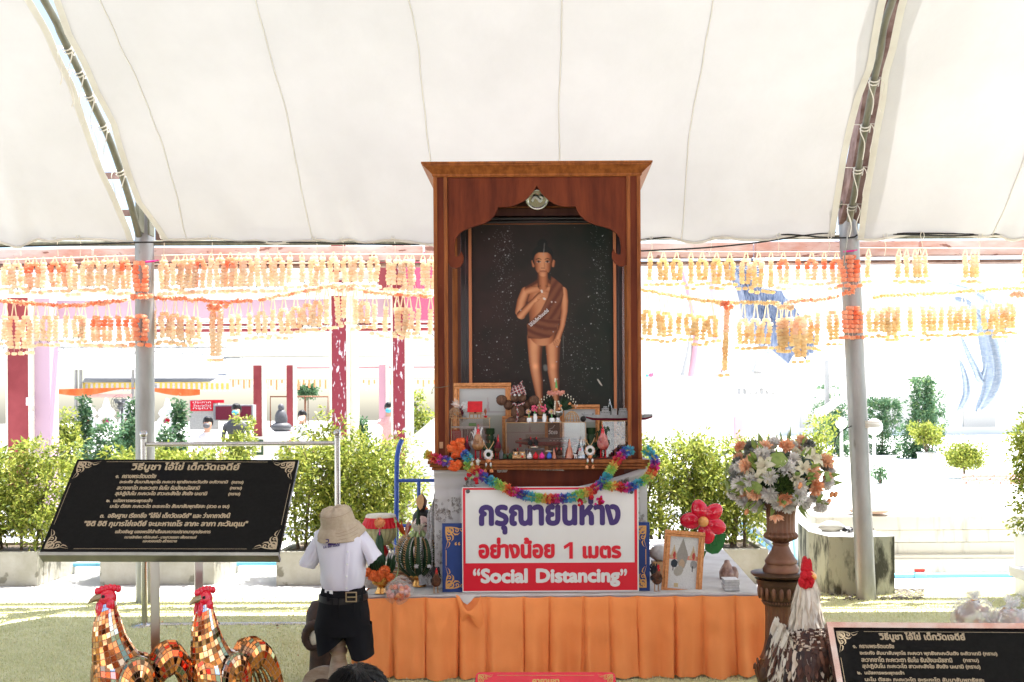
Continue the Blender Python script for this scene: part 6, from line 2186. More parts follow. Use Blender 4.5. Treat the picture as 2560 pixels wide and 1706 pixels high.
mb.build('lettering', M['goldpaint'], t)
for k in (.2, .8):
 mb = MB()
 p = BL + U * W_ * k - Nn * .045 + Vv * .05
 mb.box((p.x, p.y + .02, p.z / 2), (.03, .03, p.z))
 mb.build('leg', M['steel_dk'], t)
# ------------------------------------------------ mirror mosaic roosters
MT = [mat('mirror_' + n_, c_, .06, 1.0) for n_, c_ in (('orange', (.86, .34, .12)), ('copper', (.75, .26, .09)), ('amber', (.90, .50, .26)), ('brown', (.22, .10, .04)), ('scarlet', (.70, .06, .03)), ('silver', (.82, .82, .80)), ('olive', (.22, .24, .15)))]
GR = mat('grout', (.55, .30, .18), .8)
def tiles(mb, fn, nu, nv, inset=.10, lift=.003, scheme=None, jit=.5, both=False):
 for j in range(nv):
  for i in range(nu):
   c = [fn((i + a) / nu, (j + b) / nv) for a, b in ((0, 0), (1, 0), (1, 1), (0, 1))]
   ctr = sum(c, Vector()) / 4
   n_ = (c[2] - c[0]).cross(c[3] - c[1])
   if n_.length < 1e-9:
    continue
   n_.normalize()
   tl = n_ + rnd_dir() * .10 * jit
   q = [ctr + (p - ctr) * (1 - inset * R.uniform(.8, 1.4)) for p in c]
   q = [p - n_ * (p - ctr).dot(tl) * .8 + n_ * lift for p in q]
   k_ = scheme((i + .5) / nu, (j + .5) / nv)
   mb.add(q, [(0, 1, 2, 3)], k_)
   if both:
    mb.add([p - n_ * lift * 2 for p in q], [(0, 1, 2, 3)], k_)
def mosaic_rooster(base, s, yaw, label):
 t = thing('mosaic_rooster', base, label, 'statue', 'mirror mosaic roosters')
 Rz = Matrix.Rotation(yaw, 3, 'Z')
 def W(v):
  return Rz @ (Vector((v[0] * .66, v[1] * .66, v[2])) * s) + base
 body = [(-.24, .52, .02), (-.235, .52, .10), (-.20, .50, .17), (-.12, .47, .215), (-.02, .45, .23), (.08, .45, .215), (.17, .47, .17), (.24, .50, .10), (.28, .52, .03)]
 def fb(u, v):
  k = v * (len(body) - 1)
  i = min(int(k), len(body) - 2)
  f = k - i
  x, z, r = (lerp(body[i][q], body[i + 1][q], f) for q in range(3))
  a = 2 * PI * u
  return W((x, r * .78 * math.cos(a), z + r * math.sin(a) * (.95 if math.sin(a) > 0 else 1.05)))
 neck = [(.0, .45, .20), (-.04, .56, .185), (-.085, .64, .15), (-.115, .72, .120), (-.13, .79, .105), (-.135, .85, .085), (-.13, .90, .065), (-.12, .94, .04)]
 def fnk(u, v):
  k = v * (len(neck) - 1)
  i = min(int(k), len(neck) - 2)
  f = k - i
  x, z, r = (lerp(neck[i][q], neck[i + 1][q], f) for q in range(3))
  a = 2 * PI * u
  return W((x + r * math.cos(a), r * .85 * math.sin(a), z + r * .25 * math.cos(a)))
 def core(fn, nu, nv, mb):
  mb.grid(fn, nu, nv)
 mb = MB()
 core(fb, 28, 18, mb)
 mb.build('body', GR, t)
 mb = MB()
 core(fnk, 24, 14, mb)
 mb.build('neck', GR, t)
 def sch_body(u, v):
  a = 2 * PI * u
  if abs(v - .34 - .05 * math.sin(3 * a)) < .030 or abs(math.sin(a) + .05) < .09 and v < .34:
   return 6 if math.sin(a) < .3 else 5
  if abs(v - .62) < .025:
   return 5
  return R.choices((0, 1, 2, 3, 4), (5, 4, 3, 3 if math.sin(a) > -.2 else 7, .8))[0]
 def sch_neck(u, v):
  a = 2 * PI * u
  if v > .86:
   return 5
  if abs(((u * 3.0 + v * .25) % 1) - .5) < .07 and v < .9:
   return 5 if v > .5 else 6
  return R.choices((0, 1, 2, 3, 4), (6, 3, 5, 1.6, .5))[0]
 mb = MB()
 tiles(mb, fb, 32, 20, scheme=sch_body)
 tiles(mb, fnk, 24, 18, scheme=sch_neck)
 for sg in (-1, 1):
  def fw(u, v, sg=sg):
   a = 2 * PI * u
   x = -.02 + .20 * v * 1.1 + .115 * math.cos(a) * (1 - .4 * v)
   return W((lerp(-.09, .20, .5 + .5 * math.cos(a) * math.sin(PI * (v * .5 + .02))), sg * (.165 + .055 * math.cos(PI * v * .5)), .50 + .15 * math.sin(a) * math.sin(PI * (v * .5 + .02))))
  m2 = MB()
  m2.grid(fw, 20, 6)
  m2.build('wing', GR, t)
  tiles(mb, fw, 26, 6, scheme=lambda u, v: 5 if v > .83 else (6 if .7 < v < .83 else R.choices((0, 1, 2, 3), (3, 3, 2, 4))[0]), both=True)
 for k in range(7):
  y_ = (k - 3) * .035
  hh = .20 - abs(k - 3) * .018
  path = catmull([Vector((.22, y_ * .5, .50)), Vector((.27, y_, .52 + hh * .3)), Vector((.36, y_ * 1.1, .53 + hh * .45)), Vector((.46, y_ * 1.2, .50 + hh * .1)), Vector((.53, y_ * 1.3, .38)), Vector((.55, y_ * 1.35, .26)), Vector((.53, y_ * 1.35, .12))], 5)
  rr = [lerp(.05, .012, abs(i / (len(path) - 1) - .25) / .75) for i in range(len(path))]
  def ft(u, v, path=path, rr=rr):
   q = v * (len(path) - 1)
   i = min(int(q), len(path) - 2)
   c = path[i].lerp(path[i + 1], q - i)
   tt = (path[i + 1] - path[i]).normalized()
   n_ = tt.cross(Vector((0, 1, 0))).normalized()
   r_ = lerp(rr[i], rr[i + 1], q - i)
   a = 2 * PI * u
   return W(c + n_ * r_ * 1.5 * math.cos(a) + Vector((0, 1, 0)) * r_ * .6 * math.sin(a))
  m2 = MB()
  m2.grid(ft, 10, 14)
  m2.build('tail_plume', GR, t)
  tiles(mb, ft, 10, 24, scheme=lambda u, v, k=k: 5 if (k % 2 and abs(u - .5) < .08) else R.choices((0, 1, 4, 3, 6), (5, 4, 1, 3, 1))[0], both=True)
 mb.build('mirror_tiles', MT, t, kind='stuff')
 Wh = lambda v: Rz @ Vector(((v[0] + .045) * s, v[1] * s, v[2] * s)) + base
 mb = MB()
 mb.ell(Wh((-.13, 0, .945)), (.048 * s, .036 * s, .048 * s), 0, 14, 10, M=Rz)
 for k in range(6):
  mb.ell(Wh((-.175 + k * .02, 0, .985 + .012 * math.sin(k * .6))), (.016 * s, .016 * s, .020 * s), 0, 10, 6, M=Rz)
 for sg in (-1, 1):
  mb.ell(Wh((-.165, sg * .018, .885)), (.018 * s, .013 * s, .050 * s), 0, 10, 8, M=Rz)
  mb.ell(Wh((-.12, sg * .034, .915)), (.022 * s, .010 * s, .034 * s), 0, 10, 8, M=Rz)
 mb.build('head', M['gloss_red'], t)
 mb = MB()
 mb.loft([[Wh((x, r * math.cos(a), z + r * math.sin(a))) for a in np.linspace(0, 2 * PI, 9)[:-1]] for (x, z, r) in ((-.16, .955, .024), (-.19, .95, .019), (-.212, .937, .010), (-.222, .925, .003))])
 mb.build('beak', M['brass'], t)
 for sg in (-1, 1):
  mb = MB()
  mb.ell(Wh((-.155, sg * .031, .96)), .009 * s, 0, 8, 6)
  mb.build('eye', M['black'], t)
 for sg in (-1, 1):
  mb = MB()
  mb.tube([W((.02, sg * .07, .30)), W((.0, sg * .07, .02))], .03 * s, 8)
  for k in range(3):
   mb.tube([W((.0, sg * .07, .02)), W((-.09, sg * .07 + (k - 1) * .05, .012))], .014 * s, 6)
  mb.build('leg', M['brass'], t)
 return t
mosaic_rooster(Vector((P(545, 1640, 4.25).x, 4.25, 0)), P(540, 1458, 4.25).z / 1.02, .95, 'orange mirror mosaic rooster right of the plaque legs')
mosaic_rooster(Vector((P(312, 1640, 4.15).x, 4.15, 0)), P(310, 1455, 4.15).z / 1.02, .62, 'orange mirror mosaic rooster left of the plaque legs')
# ------------------------------------------------ school uniform on a tripod form
t = thing('dressmaker_form', (P(845, 1560, 5.0).x, 5.0, 0), 'small clothes form on a worn wooden tripod with curved feet', 'dress form')
DM = 5.0
cx_ = P(846, 1550, DM).x
foot = G(845, 1700)
mb = MB()
zt_ = P(845, 1608, DM).z
mb.lathe([(.030, .10), (.045, .13), (.052, .2), (.044, .26), (.034, zt_ - .06), (.044, zt_ - .045), (.044, zt_ - .03), (.034, zt_ - .02), (.042, zt_), (.028, zt_ + .02), (.028, zt_ + .4)], (cx_, DM, 0), 20)
mb.build('column', M['woodstand'], t)
for k in range(3):
 a = PI * 1.02 + k * 2 * PI / 3 - .35
 dv = Vector((math.cos(a), math.sin(a), 0))
 path = catmull([Vector((cx_, DM, .20)), Vector((cx_, DM, .215)) + dv * .08, Vector((cx_, DM, .18)) + dv * .16, Vector((cx_, DM, .06)) + dv * .20, Vector((cx_, DM, .03)) + dv * .27], 5)
 mb = MB()
 side = dv.cross(Vector((0, 0, 1)))
 rings = []
 for i, c in enumerate(path):
  tt = (path[min(i + 1, len(path) - 1)] - path[max(i - 1, 0)]).normalized()
  nn = side.cross(tt)
  w2, h2 = .016, lerp(.032, .020, i / len(path))
  rings.append([c + side * w2 + nn * h2, c - side * w2 + nn * h2, c - side * w2 - nn * h2, c + side * w2 - nn * h2])
 mb.loft(rings, smooth=False)
 mb.ell(path[-1], (.032, .032, .026), 0, 12, 8)
 mb.build('foot', M['woodstand'], t)
zs = lambda py: P(845, py, DM).z
xs_ = lambda px: P(px, 1400, DM).x
def body_ring(px_l, px_r, py, dep, n=36, wob=0, yc=0):
 l, r = xs_(px_l), xs_(px_r)
 c, hw = (l + r) / 2, (r - l) / 2
 out = []
 for k in range(n):
  a = 2 * PI * k / n
  rad = 1 + wob * .05 * math.sin(a * 5 + py * .06) + wob * .03 * math.sin(a * 9 - py * .1)
  x = c + hw * rad * abs(math.cos(a)) ** .8 * (1 if math.cos(a) > 0 else -1)
  y = DM + yc - dep * rad * abs(math.sin(a)) ** .8 * (1 if math.sin(a) > 0 else -1)
  out.append(Vector((x, y, zs(py) + .004 * math.sin(a * 3))))
 return out
t = thing('school_shirt', (cx_, DM, zs(1480)), 'white short-sleeved school shirt with blue embroidery on the form', 'shirt')
mb = MB()
rings = [body_ring(*q) for q in ((812, 872, 1318, .05), (790, 906, 1328, .085), (786, 915, 1345, .105), (792, 916, 1370, .115), (800, 914, 1400, .12, 36, .5), (804, 912, 1430, .12, 36, 1), (806, 910, 1455, .112, 36, 1), (809, 907, 1470, .100, 36, .6), (814, 903, 1478, .092))]
mb.loft(rings, cap=False)
mb.build('torso', M['shirt'], t)
for pp in ([((806, 1322), (822, 1372)), ((790, 1336), (808, 1386)), ((771, 1368), (800, 1402)), ((760, 1388), (791, 1412)), ((751, 1404), (784, 1420))], [((900, 1320), (890, 1368)), ((914, 1332), (908, 1384)), ((932, 1356), (916, 1396)), ((942, 1372), (920, 1404)), ((952, 1388), (924, 1412))]):
 mb = MB()
 rings = []
 for i, (a, b) in enumerate(pp):
  A_, B_ = P(*a, DM), P(*b, DM)
  c0, h_ = (A_ + B_) / 2, (A_ - B_) / 2
  rings.append([c0 + h_ * (1.1 if i > 1 else 1) * math.cos(q) + Vector((0, 1, 0)) * (.062 + .004 * i) * math.sin(q) + Vector((.004 * math.sin(q * 5 + i), 0, .003 * math.sin(q * 4 + i))) for q in np.linspace(0, 2 * PI, 29)[:-1]])
 mb.loft(rings, cap=False)
 last = rings[-1]
 ctr = sum(last, Vector()) / len(last)
 up_ = (sum(rings[-2], Vector()) / len(last) - ctr) * .6
 mb.loft([last, [ctr + (p - ctr) * .94 + up_ for p in last]], cap=False)
 mb.build('sleeve', M['shirt'], t)
mb = MB()
fx = P(866, 1400, DM - .13).x
mb.grid(lambda u, v: Vector((fx + lerp(-.011, .011, u) + .004 * math.sin(v * 5), DM - .092 - .034 * math.sin(PI * min(1, v * .9 + .06)) - .0015 * math.cos((u - .5) * 3), lerp(zs(1345), zs(1478), v))), 4, 24)
mb.build('placket', M['shirt'], t)
for k in range(4):
 mb = MB()
 z_ = lerp(zs(1372), zs(1462), k / 3)
 v = (zs(1345) - z_) / (zs(1345) - zs(1478))
 mb.lathe([(.0055, 0), (.005, .002), (0, .0018)], Vector((fx + .004 * math.sin(v * 5), DM - .0935 - .034 * math.sin(PI * min(1, v * .9 + .06)), z_)), 10, M=Matrix.Rotation(PI / 2, 3, 'X'))
 mb.build('button', M['white'], t)
mb = MB()
mb.flat([P(a, b, DM - .118) for a, b in ((808, 1372), (850, 1366), (848, 1352), (812, 1350))]) if False else None
for (a, b, c_, d_, m_) in ((812, 838, 1350, 1354, 0), (820, 840, 1356, 1364, 1)):
 mb.flat([P(a, d_, DM - .114), P(b, d_ - 2, DM - .118), P(b, c_ - 2, DM - .114), P(a, c_, DM - .112)], 0)
o_ = P(808, 1372, DM - .121)
Ux = (P(849, 1366, DM - .125) - o_).normalized()
text_on(mb, 'ด.ช. ไอ้ไข่ วัดเจดีย์', o_, Ux, Vector((0, 0, 1)), Vector((0, -1, 0)), 0, .083, 0, .018, bold=.0006)
text_on(mb, 'ว', o_, Ux, Vector((0, 0, 1)), Vector((0, -1, 0)), .012, .03, .024, .045, bold=.001)
mb.build('blue_embroidery', M['signblue'], t)
mb = MB()
mb.flat([P(812, 1474, DM - .112), P(832, 1477, DM - .116), P(832, 1486, DM - .116), P(812, 1482, DM - .112)])
mb.build('white_tag', M['white'], t)
t = thing('school_shorts', (cx_, DM, zs(1640)), 'black pleated school shorts on the form under the shirt', 'shorts')
mb = MB()
mb.loft([body_ring(*q) for q in ((806, 911, 1468, .108), (803, 913, 1482, .116), (799, 917, 1505, .124), (793, 921, 1535, .128, 36, .3), (790, 925, 1562, .128, 36, .5), (789, 928, 1580, .12, 36, .5))], cap=True)
mb.build('seat', M['blackcloth'], t)
for (l0, r0, l1, r1, yb_l, yb_r, nm) in ((788, 868, 812, 860, 1640, 1600, 0), (856, 928, 882, 931, 1640, 1632, 1)):
 mb = MB()
 rings = []
 for q in range(8):
  v = q / 7
  l, r = (lerp(788, 797, v), lerp(866, 868, v)) if nm == 0 else (lerp(852, 878, v), lerp(928, 931, v))
  py = lerp(1560, 1612 if nm == 0 else 1640, v)
  ring = body_ring(l, r, py, .105, 28, .5)
  if nm == 0:
   ring = [p + Vector((0, 0, -(.10 * v * ((xs_(r) - p.x) / (xs_(r) - xs_(l)) - .45)))) for p in ring]
  rings.append(ring)
 mb.loft(rings, cap=False)
 mb.loft([rings[-1], [p + Vector((0, 0, .02)) + (sum(rings[-1], Vector()) / 28 - p) * .06 for p in rings[-1]]], cap=False)
 for cxp in (.45,):
  pts = [lerp(r[21], r[20], .5) + Vector((0, -.004, 0)) for r in rings]
  mb.tube(pts, .003, 4)
 mb.build('leg', M['blackcloth'], t)
for px in (830, 846, 884, 900):
 mb = MB()
 pts = [P(px + k * .6, 1496 + k * 14, DM - .128) for k in range(5)]
 mb.tube(pts, [.004, .003, .0025, .002, .001], 5)
 mb.build('pleat', M['blackcloth'], t)
t = thing('leather_belt', (cx_, DM, zs(1495)), 'black leather belt with square buckle round the shorts', 'belt')
mb = MB()
r0, r1 = body_ring(801, 915, 1484, .120, 48), body_ring(800, 916, 1499, .124, 48)
ctr = Vector((cx_, DM, 0))
mb.loft([r1, [p + (p - Vector((cx_, DM, p.z))).normalized() * .004 for p in r1], [p + (p - Vector((cx_, DM, p.z))).normalized() * .004 for p in r0], r0], cap=False, smooth=False)
mb.build('strap', M['belt'], t)
mb = MB()
p = P(878, 1493, DM - .131)
for (a, b) in ((0, .022), (0, -.022)):
 mb.box(p + Vector((0, 0, b)), (.05, .006, .006), bev=.002)
for b in (-.025, .025):
 mb.box(p + Vector((b, 0, 0)), (.006, .006, .05), bev=.002)
mb.box(p + Vector((.004, -.003, 0)), (.045, .004, .005))
mb.build('buckle', M['brass'], t)
for px in (820, 905):
 mb = MB()
 p = P(px, 1491, DM - .126)
 mb.box(p, (.012, .005, .05), bev=.001)
 mb.build('belt_loop', M['blackcloth'], t)
t = thing('bucket_hat', P(847, 1352, DM), 'khaki cotton bucket hat resting on the collar of the form', 'hat')
mb = MB()
hc = P(846, 1316, DM - .03)
tilt = Matrix.Rotation(-.13, 3, 'Y') @ Matrix.Rotation(.30, 3, 'X')
prof = [(.001, .104), (.035, .103), (.056, .099), (.070, .090), (.077, .078), (.080, .060), (.083, .035), (.086, .014), (.090, .009), (.101, -.006), (.112, -.024), (.122, -.043), (.123, -.046), (.118, -.044), (.090, -.002), (.084, .006)]
vs, fs = [], []
n = 48
for j, (r, z) in enumerate(prof):
 for k in range(n):
  a = 2 * PI * k / n
  w_ = 1 + .03 * math.sin(2 * a + .5) + (.025 * math.sin(5 * a) + .02 * math.sin(3 * a + 1)) * (1 if j >= 9 else .5)
  dz = .010 * noise.noise(Vector((math.cos(a) * 2, math.sin(a) * 2, z * 20))) + (.008 * math.sin(2 * a) if j > 8 else 0)
  v = Vector((r * w_ * math.cos(a) * .99, r * w_ * math.sin(a) * .9, z + dz))
  if z > .085:
   v.z -= .006 * math.exp(-((v.x + .02) / .03) ** 2)
  vs.append(tilt @ v + hc)
for j in range(len(prof) - 1):
 for k in range(n):
  k2 = (k + 1) % n
  fs.append((j * n + k, j * n + k2, (j + 1) * n + k2, (j + 1) * n + k))
mb.add(vs, fs, 0, True)
mb.build('felt', M['khaki'], t)
mb = MB()
for (r, z) in ((.0785, .076), (.1015, -.018), (.109, -.034), (.094, -.004)):
 mb.tube([tilt @ Vector((r * (1 + .03 * math.sin(2 * a + .5)) * math.cos(a), .92 * r * math.sin(a), z + .001)) + hc for a in np.linspace(0, 2 * PI, 50)], .0011, 4)
mb.build('stitched_seams', mat('khaki_seam', (.33, .25, .17), .9), t)
M['dark_w'] = mat('dark_old_wood', (.03, .016, .011), .6, c2=(.06, .03, .02), scale=20)
t = thing('ram_figure', (P(780, 1600, 5.6).x, 5.6, 0), 'dark wooden animal figure with curled pale-lined horn behind the shorts', 'statue')
mb = MB()
c = P(778, 1585, 5.6)
mb.lathe([(.07, 0), (.065, .1), (.06, .2), (.085, .28), (.08, .4), (.05, .46), (.0, .47)], (c.x + .05, 5.62, 0), 18)
mb.build('body', M['dark_w'], t)
mb = MB()
path = catmull([P(a, b, 5.52) for a, b in ((795, 1563), (778, 1566), (766, 1582), (764, 1602), (776, 1620), (792, 1618))], 5)
mb.tube(path, [lerp(.030, .012, i / len(path)) * (1 + .12 * (i % 2)) for i in range(len(path))], 10)
mb.build('horn', M['dark_w'], t)
mb = MB()
mb.ell(P(784, 1593, 5.53), (.025, .02, .05), 0, 10, 8)
mb.build('pale_lining', M['creamf'], t)
# ------------------------------------------------ blue hand truck
t = thing('hand_truck', (P(1030, 1300, 6.9).x, 6.9, 0), 'blue tubular hand truck standing behind the offerings', 'trolley')
DH = 6.9
mb = MB()
mb.tube(catmull([P(1004, 1102, DH + .1), P(996, 1125, DH + .04), P(992, 1170, DH), P(991, 1360, DH), P(991, 1560, DH)], 6), .017, 12)
mb.build('upright', M['blue_steel'], t)
mb = MB()
xr_ = P(1150, 1200, DH).x
mb.tube([Vector((xr_, DH, .05)), Vector((xr_, DH, 1.3))], .017, 12)
mb.build('upright', M['blue_steel'], t)
for py in (1202, 1315):
 mb = MB()
 mb.tube([P(992, py, DH), Vector((xr_, DH, P(992, py, DH).z))], .013, 10)
 mb.build('cross_tube', M['blue_steel'], t)
mb = MB()
mb.tube([P(1047, 1204, DH), P(1047, 1400, DH)], .013, 10)
mb.build('middle_tube', M['blue_steel'], t)
# ------------------------------------------------ flower ball, bronze urn, pedestal
DU = 5.15
ux = P(1950, 1400, DU).x
uz = lambda py: P(1950, py, DU).z
t = thing('pedestal', (ux, DU, 0), 'fluted dark bronze pedestal column under the flower urn', 'pedestal')
xr = lambda px: (px - 1944) / F * DU
mb = MB()
pz = [(.165, .0), (.165, .03), (.14, .045), (.155, .07), (.12, .10)]
mb.lathe(pz, (ux, DU, 0), 32)
mb.build('foot', M['bronze_dk'], t)
mb = MB()
z0_, z1_ = .10, uz(1650)
mb.lathe([(.115, z0_), (.125, z0_ + .03), (.135, (z0_ + z1_) / 2), (.118, z1_ - .02), (.10, z1_)], (ux, DU, 0), 40, flute=8, depth=.10)
mb.build('bulb', M['bronze_dk'], t)
mb = MB()
for k in range(8):
 a = 2 * PI * k / 8
 c = Vector((ux + .125 * math.cos(a), DU + .125 * math.sin(a), (z0_ + z1_) / 2 + .02))
 mb.tube([c + Vector((.012 * math.cos(a + q) , .012 * math.sin(a + q), .03 * math.sin(q * 2.2))) for q in np.linspace(0, 4, 12)], .006, 5)
mb.build('carved_scrolls', M['bronze'], t)
mb = MB()
mb.lathe([(.10, uz(1650)), (.108, uz(1646)), (.10, uz(1640)), (.088, uz(1625)), (.078, uz(1600)), (.076, uz(1540)), (.078, uz(1515)), (.083, uz(1510))], (ux, DU, 0), 72, flute=12, depth=.10)
mb.build('fluted_shaft', M['bronze'], t)
mb = MB()
mb.lathe([(.086, uz(1511)), (.092, uz(1506)), (.086, uz(1500)), (.095, uz(1496)), (.10, uz(1480)), (.115, uz(1462)), (.122, uz(1456)), (.118, uz(1450)), (.130, uz(1446))], (ux, DU, 0), 40)
mb.build('capital', M['bronze_dk'], t)
for k in range(18):
 a = 2 * PI * k / 18
 mb = MB()
 mb.ell(Vector((ux + .106 * math.cos(a), DU + .106 * math.sin(a), uz(1478))), (.012, .012, .038), 0, 8, 6)
 mb.build('leaf_petal', M['bronze'], t)
mb = MB()
for k in range(40):
 a = 2 * PI * k / 40
 mb.ell(Vector((ux + .090 * math.cos(a), DU + .090 * math.sin(a), uz(1503))), .006, 0, 6, 4)
mb.build('bead_row', M['bronze'], t)
mb = MB()
mb.lathe([(.10, uz(1446)), (.142, uz(1438)), (.150, uz(1434)), (.150, uz(1431)), (.0, uz(1430))], (ux, DU, 0), 48)
mb.build('round_top', M['bronze_dk'], t)
t = thing('bronze_urn', (ux, DU, uz(1430)), 'fluted bronze urn standing on the pedestal top', 'urn')
mb = MB()
mb.lathe([(.094, uz(1429.5)), (.096, uz(1420)), (.088, uz(1414)), (.080, uz(1408))], (ux + .005, DU, 0), 8)
mb.lathe([(.080, uz(1408)), (.084, uz(1402)), (.070, uz(1392)), (.052, uz(1378)), (.042, uz(1366)), (.040, uz(1362)), (.046, uz(1359)), (.040, uz(1356))], (ux + .005, DU, 0), 40)
mb.build('base', M['bronze'], t)
mb = MB()
mb.lathe([(.040, uz(1356)), (.055, uz(1352)), (.082, uz(1346)), (.090, uz(1340)), (.084, uz(1334)), (.074, uz(1330))], (ux + .005, DU, 0), 80, flute=20, depth=.10)
mb.build('gadrooned_bowl', M['bronze'], t)
mb = MB()
mb.lathe([(.074, uz(1330)), (.072, uz(1318)), (.073, uz(1290)), (.078, uz(1272)), (.086, uz(1262)), (.090, uz(1258)), (.080, uz(1258)), (.06, uz(1280))], (ux + .005, DU, 0), 80, flute=20, depth=.07)
mb.build('fluted_body', M['bronze'], t)
t = thing('flower_ball', P(1950, 1190, DU), 'large ball of artificial white, peach and cream flowers in the bronze urn', 'flower arrangement')
fc = P(1952, 1190, DU)
fr_ = Vector((.245, .20, .165))
def on_ball(u, k=1.0):
 return fc + Vector((u.x * fr_.x, u.y * fr_.y, u.z * fr_.z)) * k
M['mum_white'] = mat('mum_white', (.88, .85, .80), .7, transl=.4, island=[(.90, .87, .82), (.80, .77, .72), (.93, .90, .86)])
M['mum_peach'] = mat('mum_peach', (.85, .45, .25), .7, transl=.15, island=[(.93, .62, .40), (.92, .50, .28), (.94, .72, .52)])
M['mum_red'] = mat('mum_orange', (.85, .25, .10), .7, transl=.15, island=[(.90, .36, .18), (.92, .58, .34)])
M['lily'] = mat('lily_cream', (.68, .64, .48), .6, transl=.2, c2=(.55, .50, .33), scale=20)
M['thistle'] = mat('thistle_grey', (.16, .17, .14), .8, island=[(.08, .09, .07), (.26, .27, .24), (.15, .17, .12)])
def mum(c, out, r, m):
 mb = MB()
 mb.ell(c - out * r * .1, r * .45, 0, 8, 6)
 for k in range(110):
  u = rnd_dir()
  if u.dot(out) < -.25:
   u = -u
  mb.petal(c + u * r * .3, u, r * R.uniform(.6, .85), r * .20, 0, cup=.7)
 return mb.build('mum_blossom', M[m], t)
def lily(c, out, r):
 mb = MB()
 a = out.cross(Vector((0, 0, 1))).normalized()
 b = out.cross(a)
 for k in range(6):
  q = 2 * PI * k / 6 + R.uniform(-.2, .2)
  dv = (a * math.cos(q) + b * math.sin(q))
  sd_ = out.cross(dv)
  pts = [c, c + out * r * .35 + dv * r * .25, c + out * r * .5 + dv * r * .65, c + out * r * .3 + dv * r * 1.0]
  vs = []
  for p, w_ in zip(pts, (.05, .22, .24, .01)):
   vs += [p - sd_ * w_ * r, p - out * r * .05, p + sd_ * w_ * r]
  fs = []
  for i in range(3):
   fs += [(3 * i, 3 * i + 1, 3 * i + 4, 3 * i + 3), (3 * i + 1, 3 * i + 2, 3 * i + 5, 3 * i + 4)]
  mb.add(vs, fs, 0, True)
 mb.tube([c, c + out * r * .5], r * .04, 5)
 return mb.build('lily_blossom', M['lily'], t)
def rose(c, out, r):
 mb = MB()
 for ring_, (rr, hh, n_) in enumerate(((.25, .75, 3), (.5, .65, 4), (.8, .45, 5), (1.0, .15, 6))):
  a = out.cross(Vector((.1, 0, 1))).normalized()
  b = out.cross(a)
  for k in range(n_):
   q = 2 * PI * k / n_ + ring_
   dv = a * math.cos(q) + b * math.sin(q)
   s_ = out.cross(dv)
   mb.add([c + dv * r * rr * .3, c + dv * r * rr * .8 - s_ * r * rr * .55 + out * r * hh * .6, c + dv * r * rr + out * r * hh, c + dv * r * rr * .8 + s_ * r * rr * .55 + out * r * hh * .6], [(0, 1, 2, 3)], 0, True)
 return mb.build('rose_blossom', M['lily'], t)
def broad_leaf(c, out, r, m='olive'):
 mb = MB()
 a = out.cross(Vector((.2, 0, 1))).normalized()
 b = out.cross(a)
 vs = [c + out * .01]
 n_ = 16
 for k in range(n_):
  q = 2 * PI * k / n_
  rr = r * (1 + .07 * math.sin(q * 6)) * (.72 if k == 0 else 1)
  vs.append(c + a * rr * math.cos(q) + b * rr * .85 * math.sin(q) + out * (.008 * math.sin(q * 3)))
 mb.add(vs, [(0, i + 1, (i + 1) % n_ + 1) for i in range(n_)], 0, True)
 return mb.build('broad_leaf', M[m], t)
M['leafpale'] = mat('pale_leaf', (.28, .36, .10), .55, transl=.25, c2=(.18, .26, .06), scale=30)
mb = MB()
mb.ell(fc, tuple(fr_ * .78), 0, 16, 10)
mb.build('foam_core', M['darkgreen'], t)
def ball_px(px, py, k=1.0):
 r = ray(px, py)
 o = Vector((0, 0, EYE))
 best = None
 for i in range(60):
  d = DU - .24 + i * .006
  p = o + r * d
  q = p - fc
  e = (q.x / fr_.x) ** 2 + (q.y / fr_.y) ** 2 + (q.z / fr_.z) ** 2
  if e <= 1.0:
   break
  if best is None or e < best[0]:
   best = (e, p)
 else:
  p = best[1]
 n_ = (p - fc)
 n_ = Vector((n_.x / fr_.x, n_.y / fr_.y, n_.z / fr_.z)).normalized()
 return p, n_
spec = [('mum_red', 1852, 1118, 15), ('mum_peach', 1912, 1122, 20), ('mum_red', 1965, 1120, 20), ('mum_peach', 2002, 1103, 15), ('mum_peach', 1848, 1148, 16), ('mum_peach', 1868, 1166, 19), ('mum_peach', 2062, 1156, 22), ('mum_peach', 2030, 1182, 22), ('mum_red', 2038, 1218, 20),
  ('mum_peach', 1888, 1232, 20), ('mum_red', 1962, 1246, 20), ('mum_white', 1906, 1138, 20), ('mum_white', 1852, 1212, 22), ('mum_white', 1968, 1172, 22), ('mum_white', 1925, 1192, 20), ('mum_white', 1880, 1200, 18), ('mum_white', 1935, 1112, 18), ('mum_white', 1925, 1235, 22),
  ('mum_white', 1995, 1240, 22), ('mum_white', 1895, 1262, 20), ('mum_white', 1970, 1265, 18), ('mum_white', 2010, 1255, 20), ('mum_white', 2065, 1208, 18), ('mum_white', 2050, 1262, 20), ('mum_white', 1860, 1252, 20), ('mum_white', 2075, 1180, 14), ('mum_white', 1835, 1175, 14),
  ('thistle', 1882, 1122, 22), ('thistle', 2018, 1116, 18), ('mum_white', 1985, 1148, 16), ('mum_white', 1944, 1260, 16), ('mum_peach', 1950, 1150, 10), ('mum_white', 2000, 1215, 18), ('mum_white', 1832, 1235, 14), ('mum_peach', 1878, 1146, 12)]
for (m_, px, py, r) in spec:
 p, n_ = ball_px(px, py)
 mum(p, n_, r / F * DU * 1.12, m_)
for (px, py, r) in ((1912, 1168, 30), (1910, 1190, 26), (2028, 1148, 34), (2006, 1172, 26), (1990, 1198, 20), (1945, 1104, 18)):
 p, n_ = ball_px(px, py)
 lily(p - n_ * .005, n_, r / F * DU)
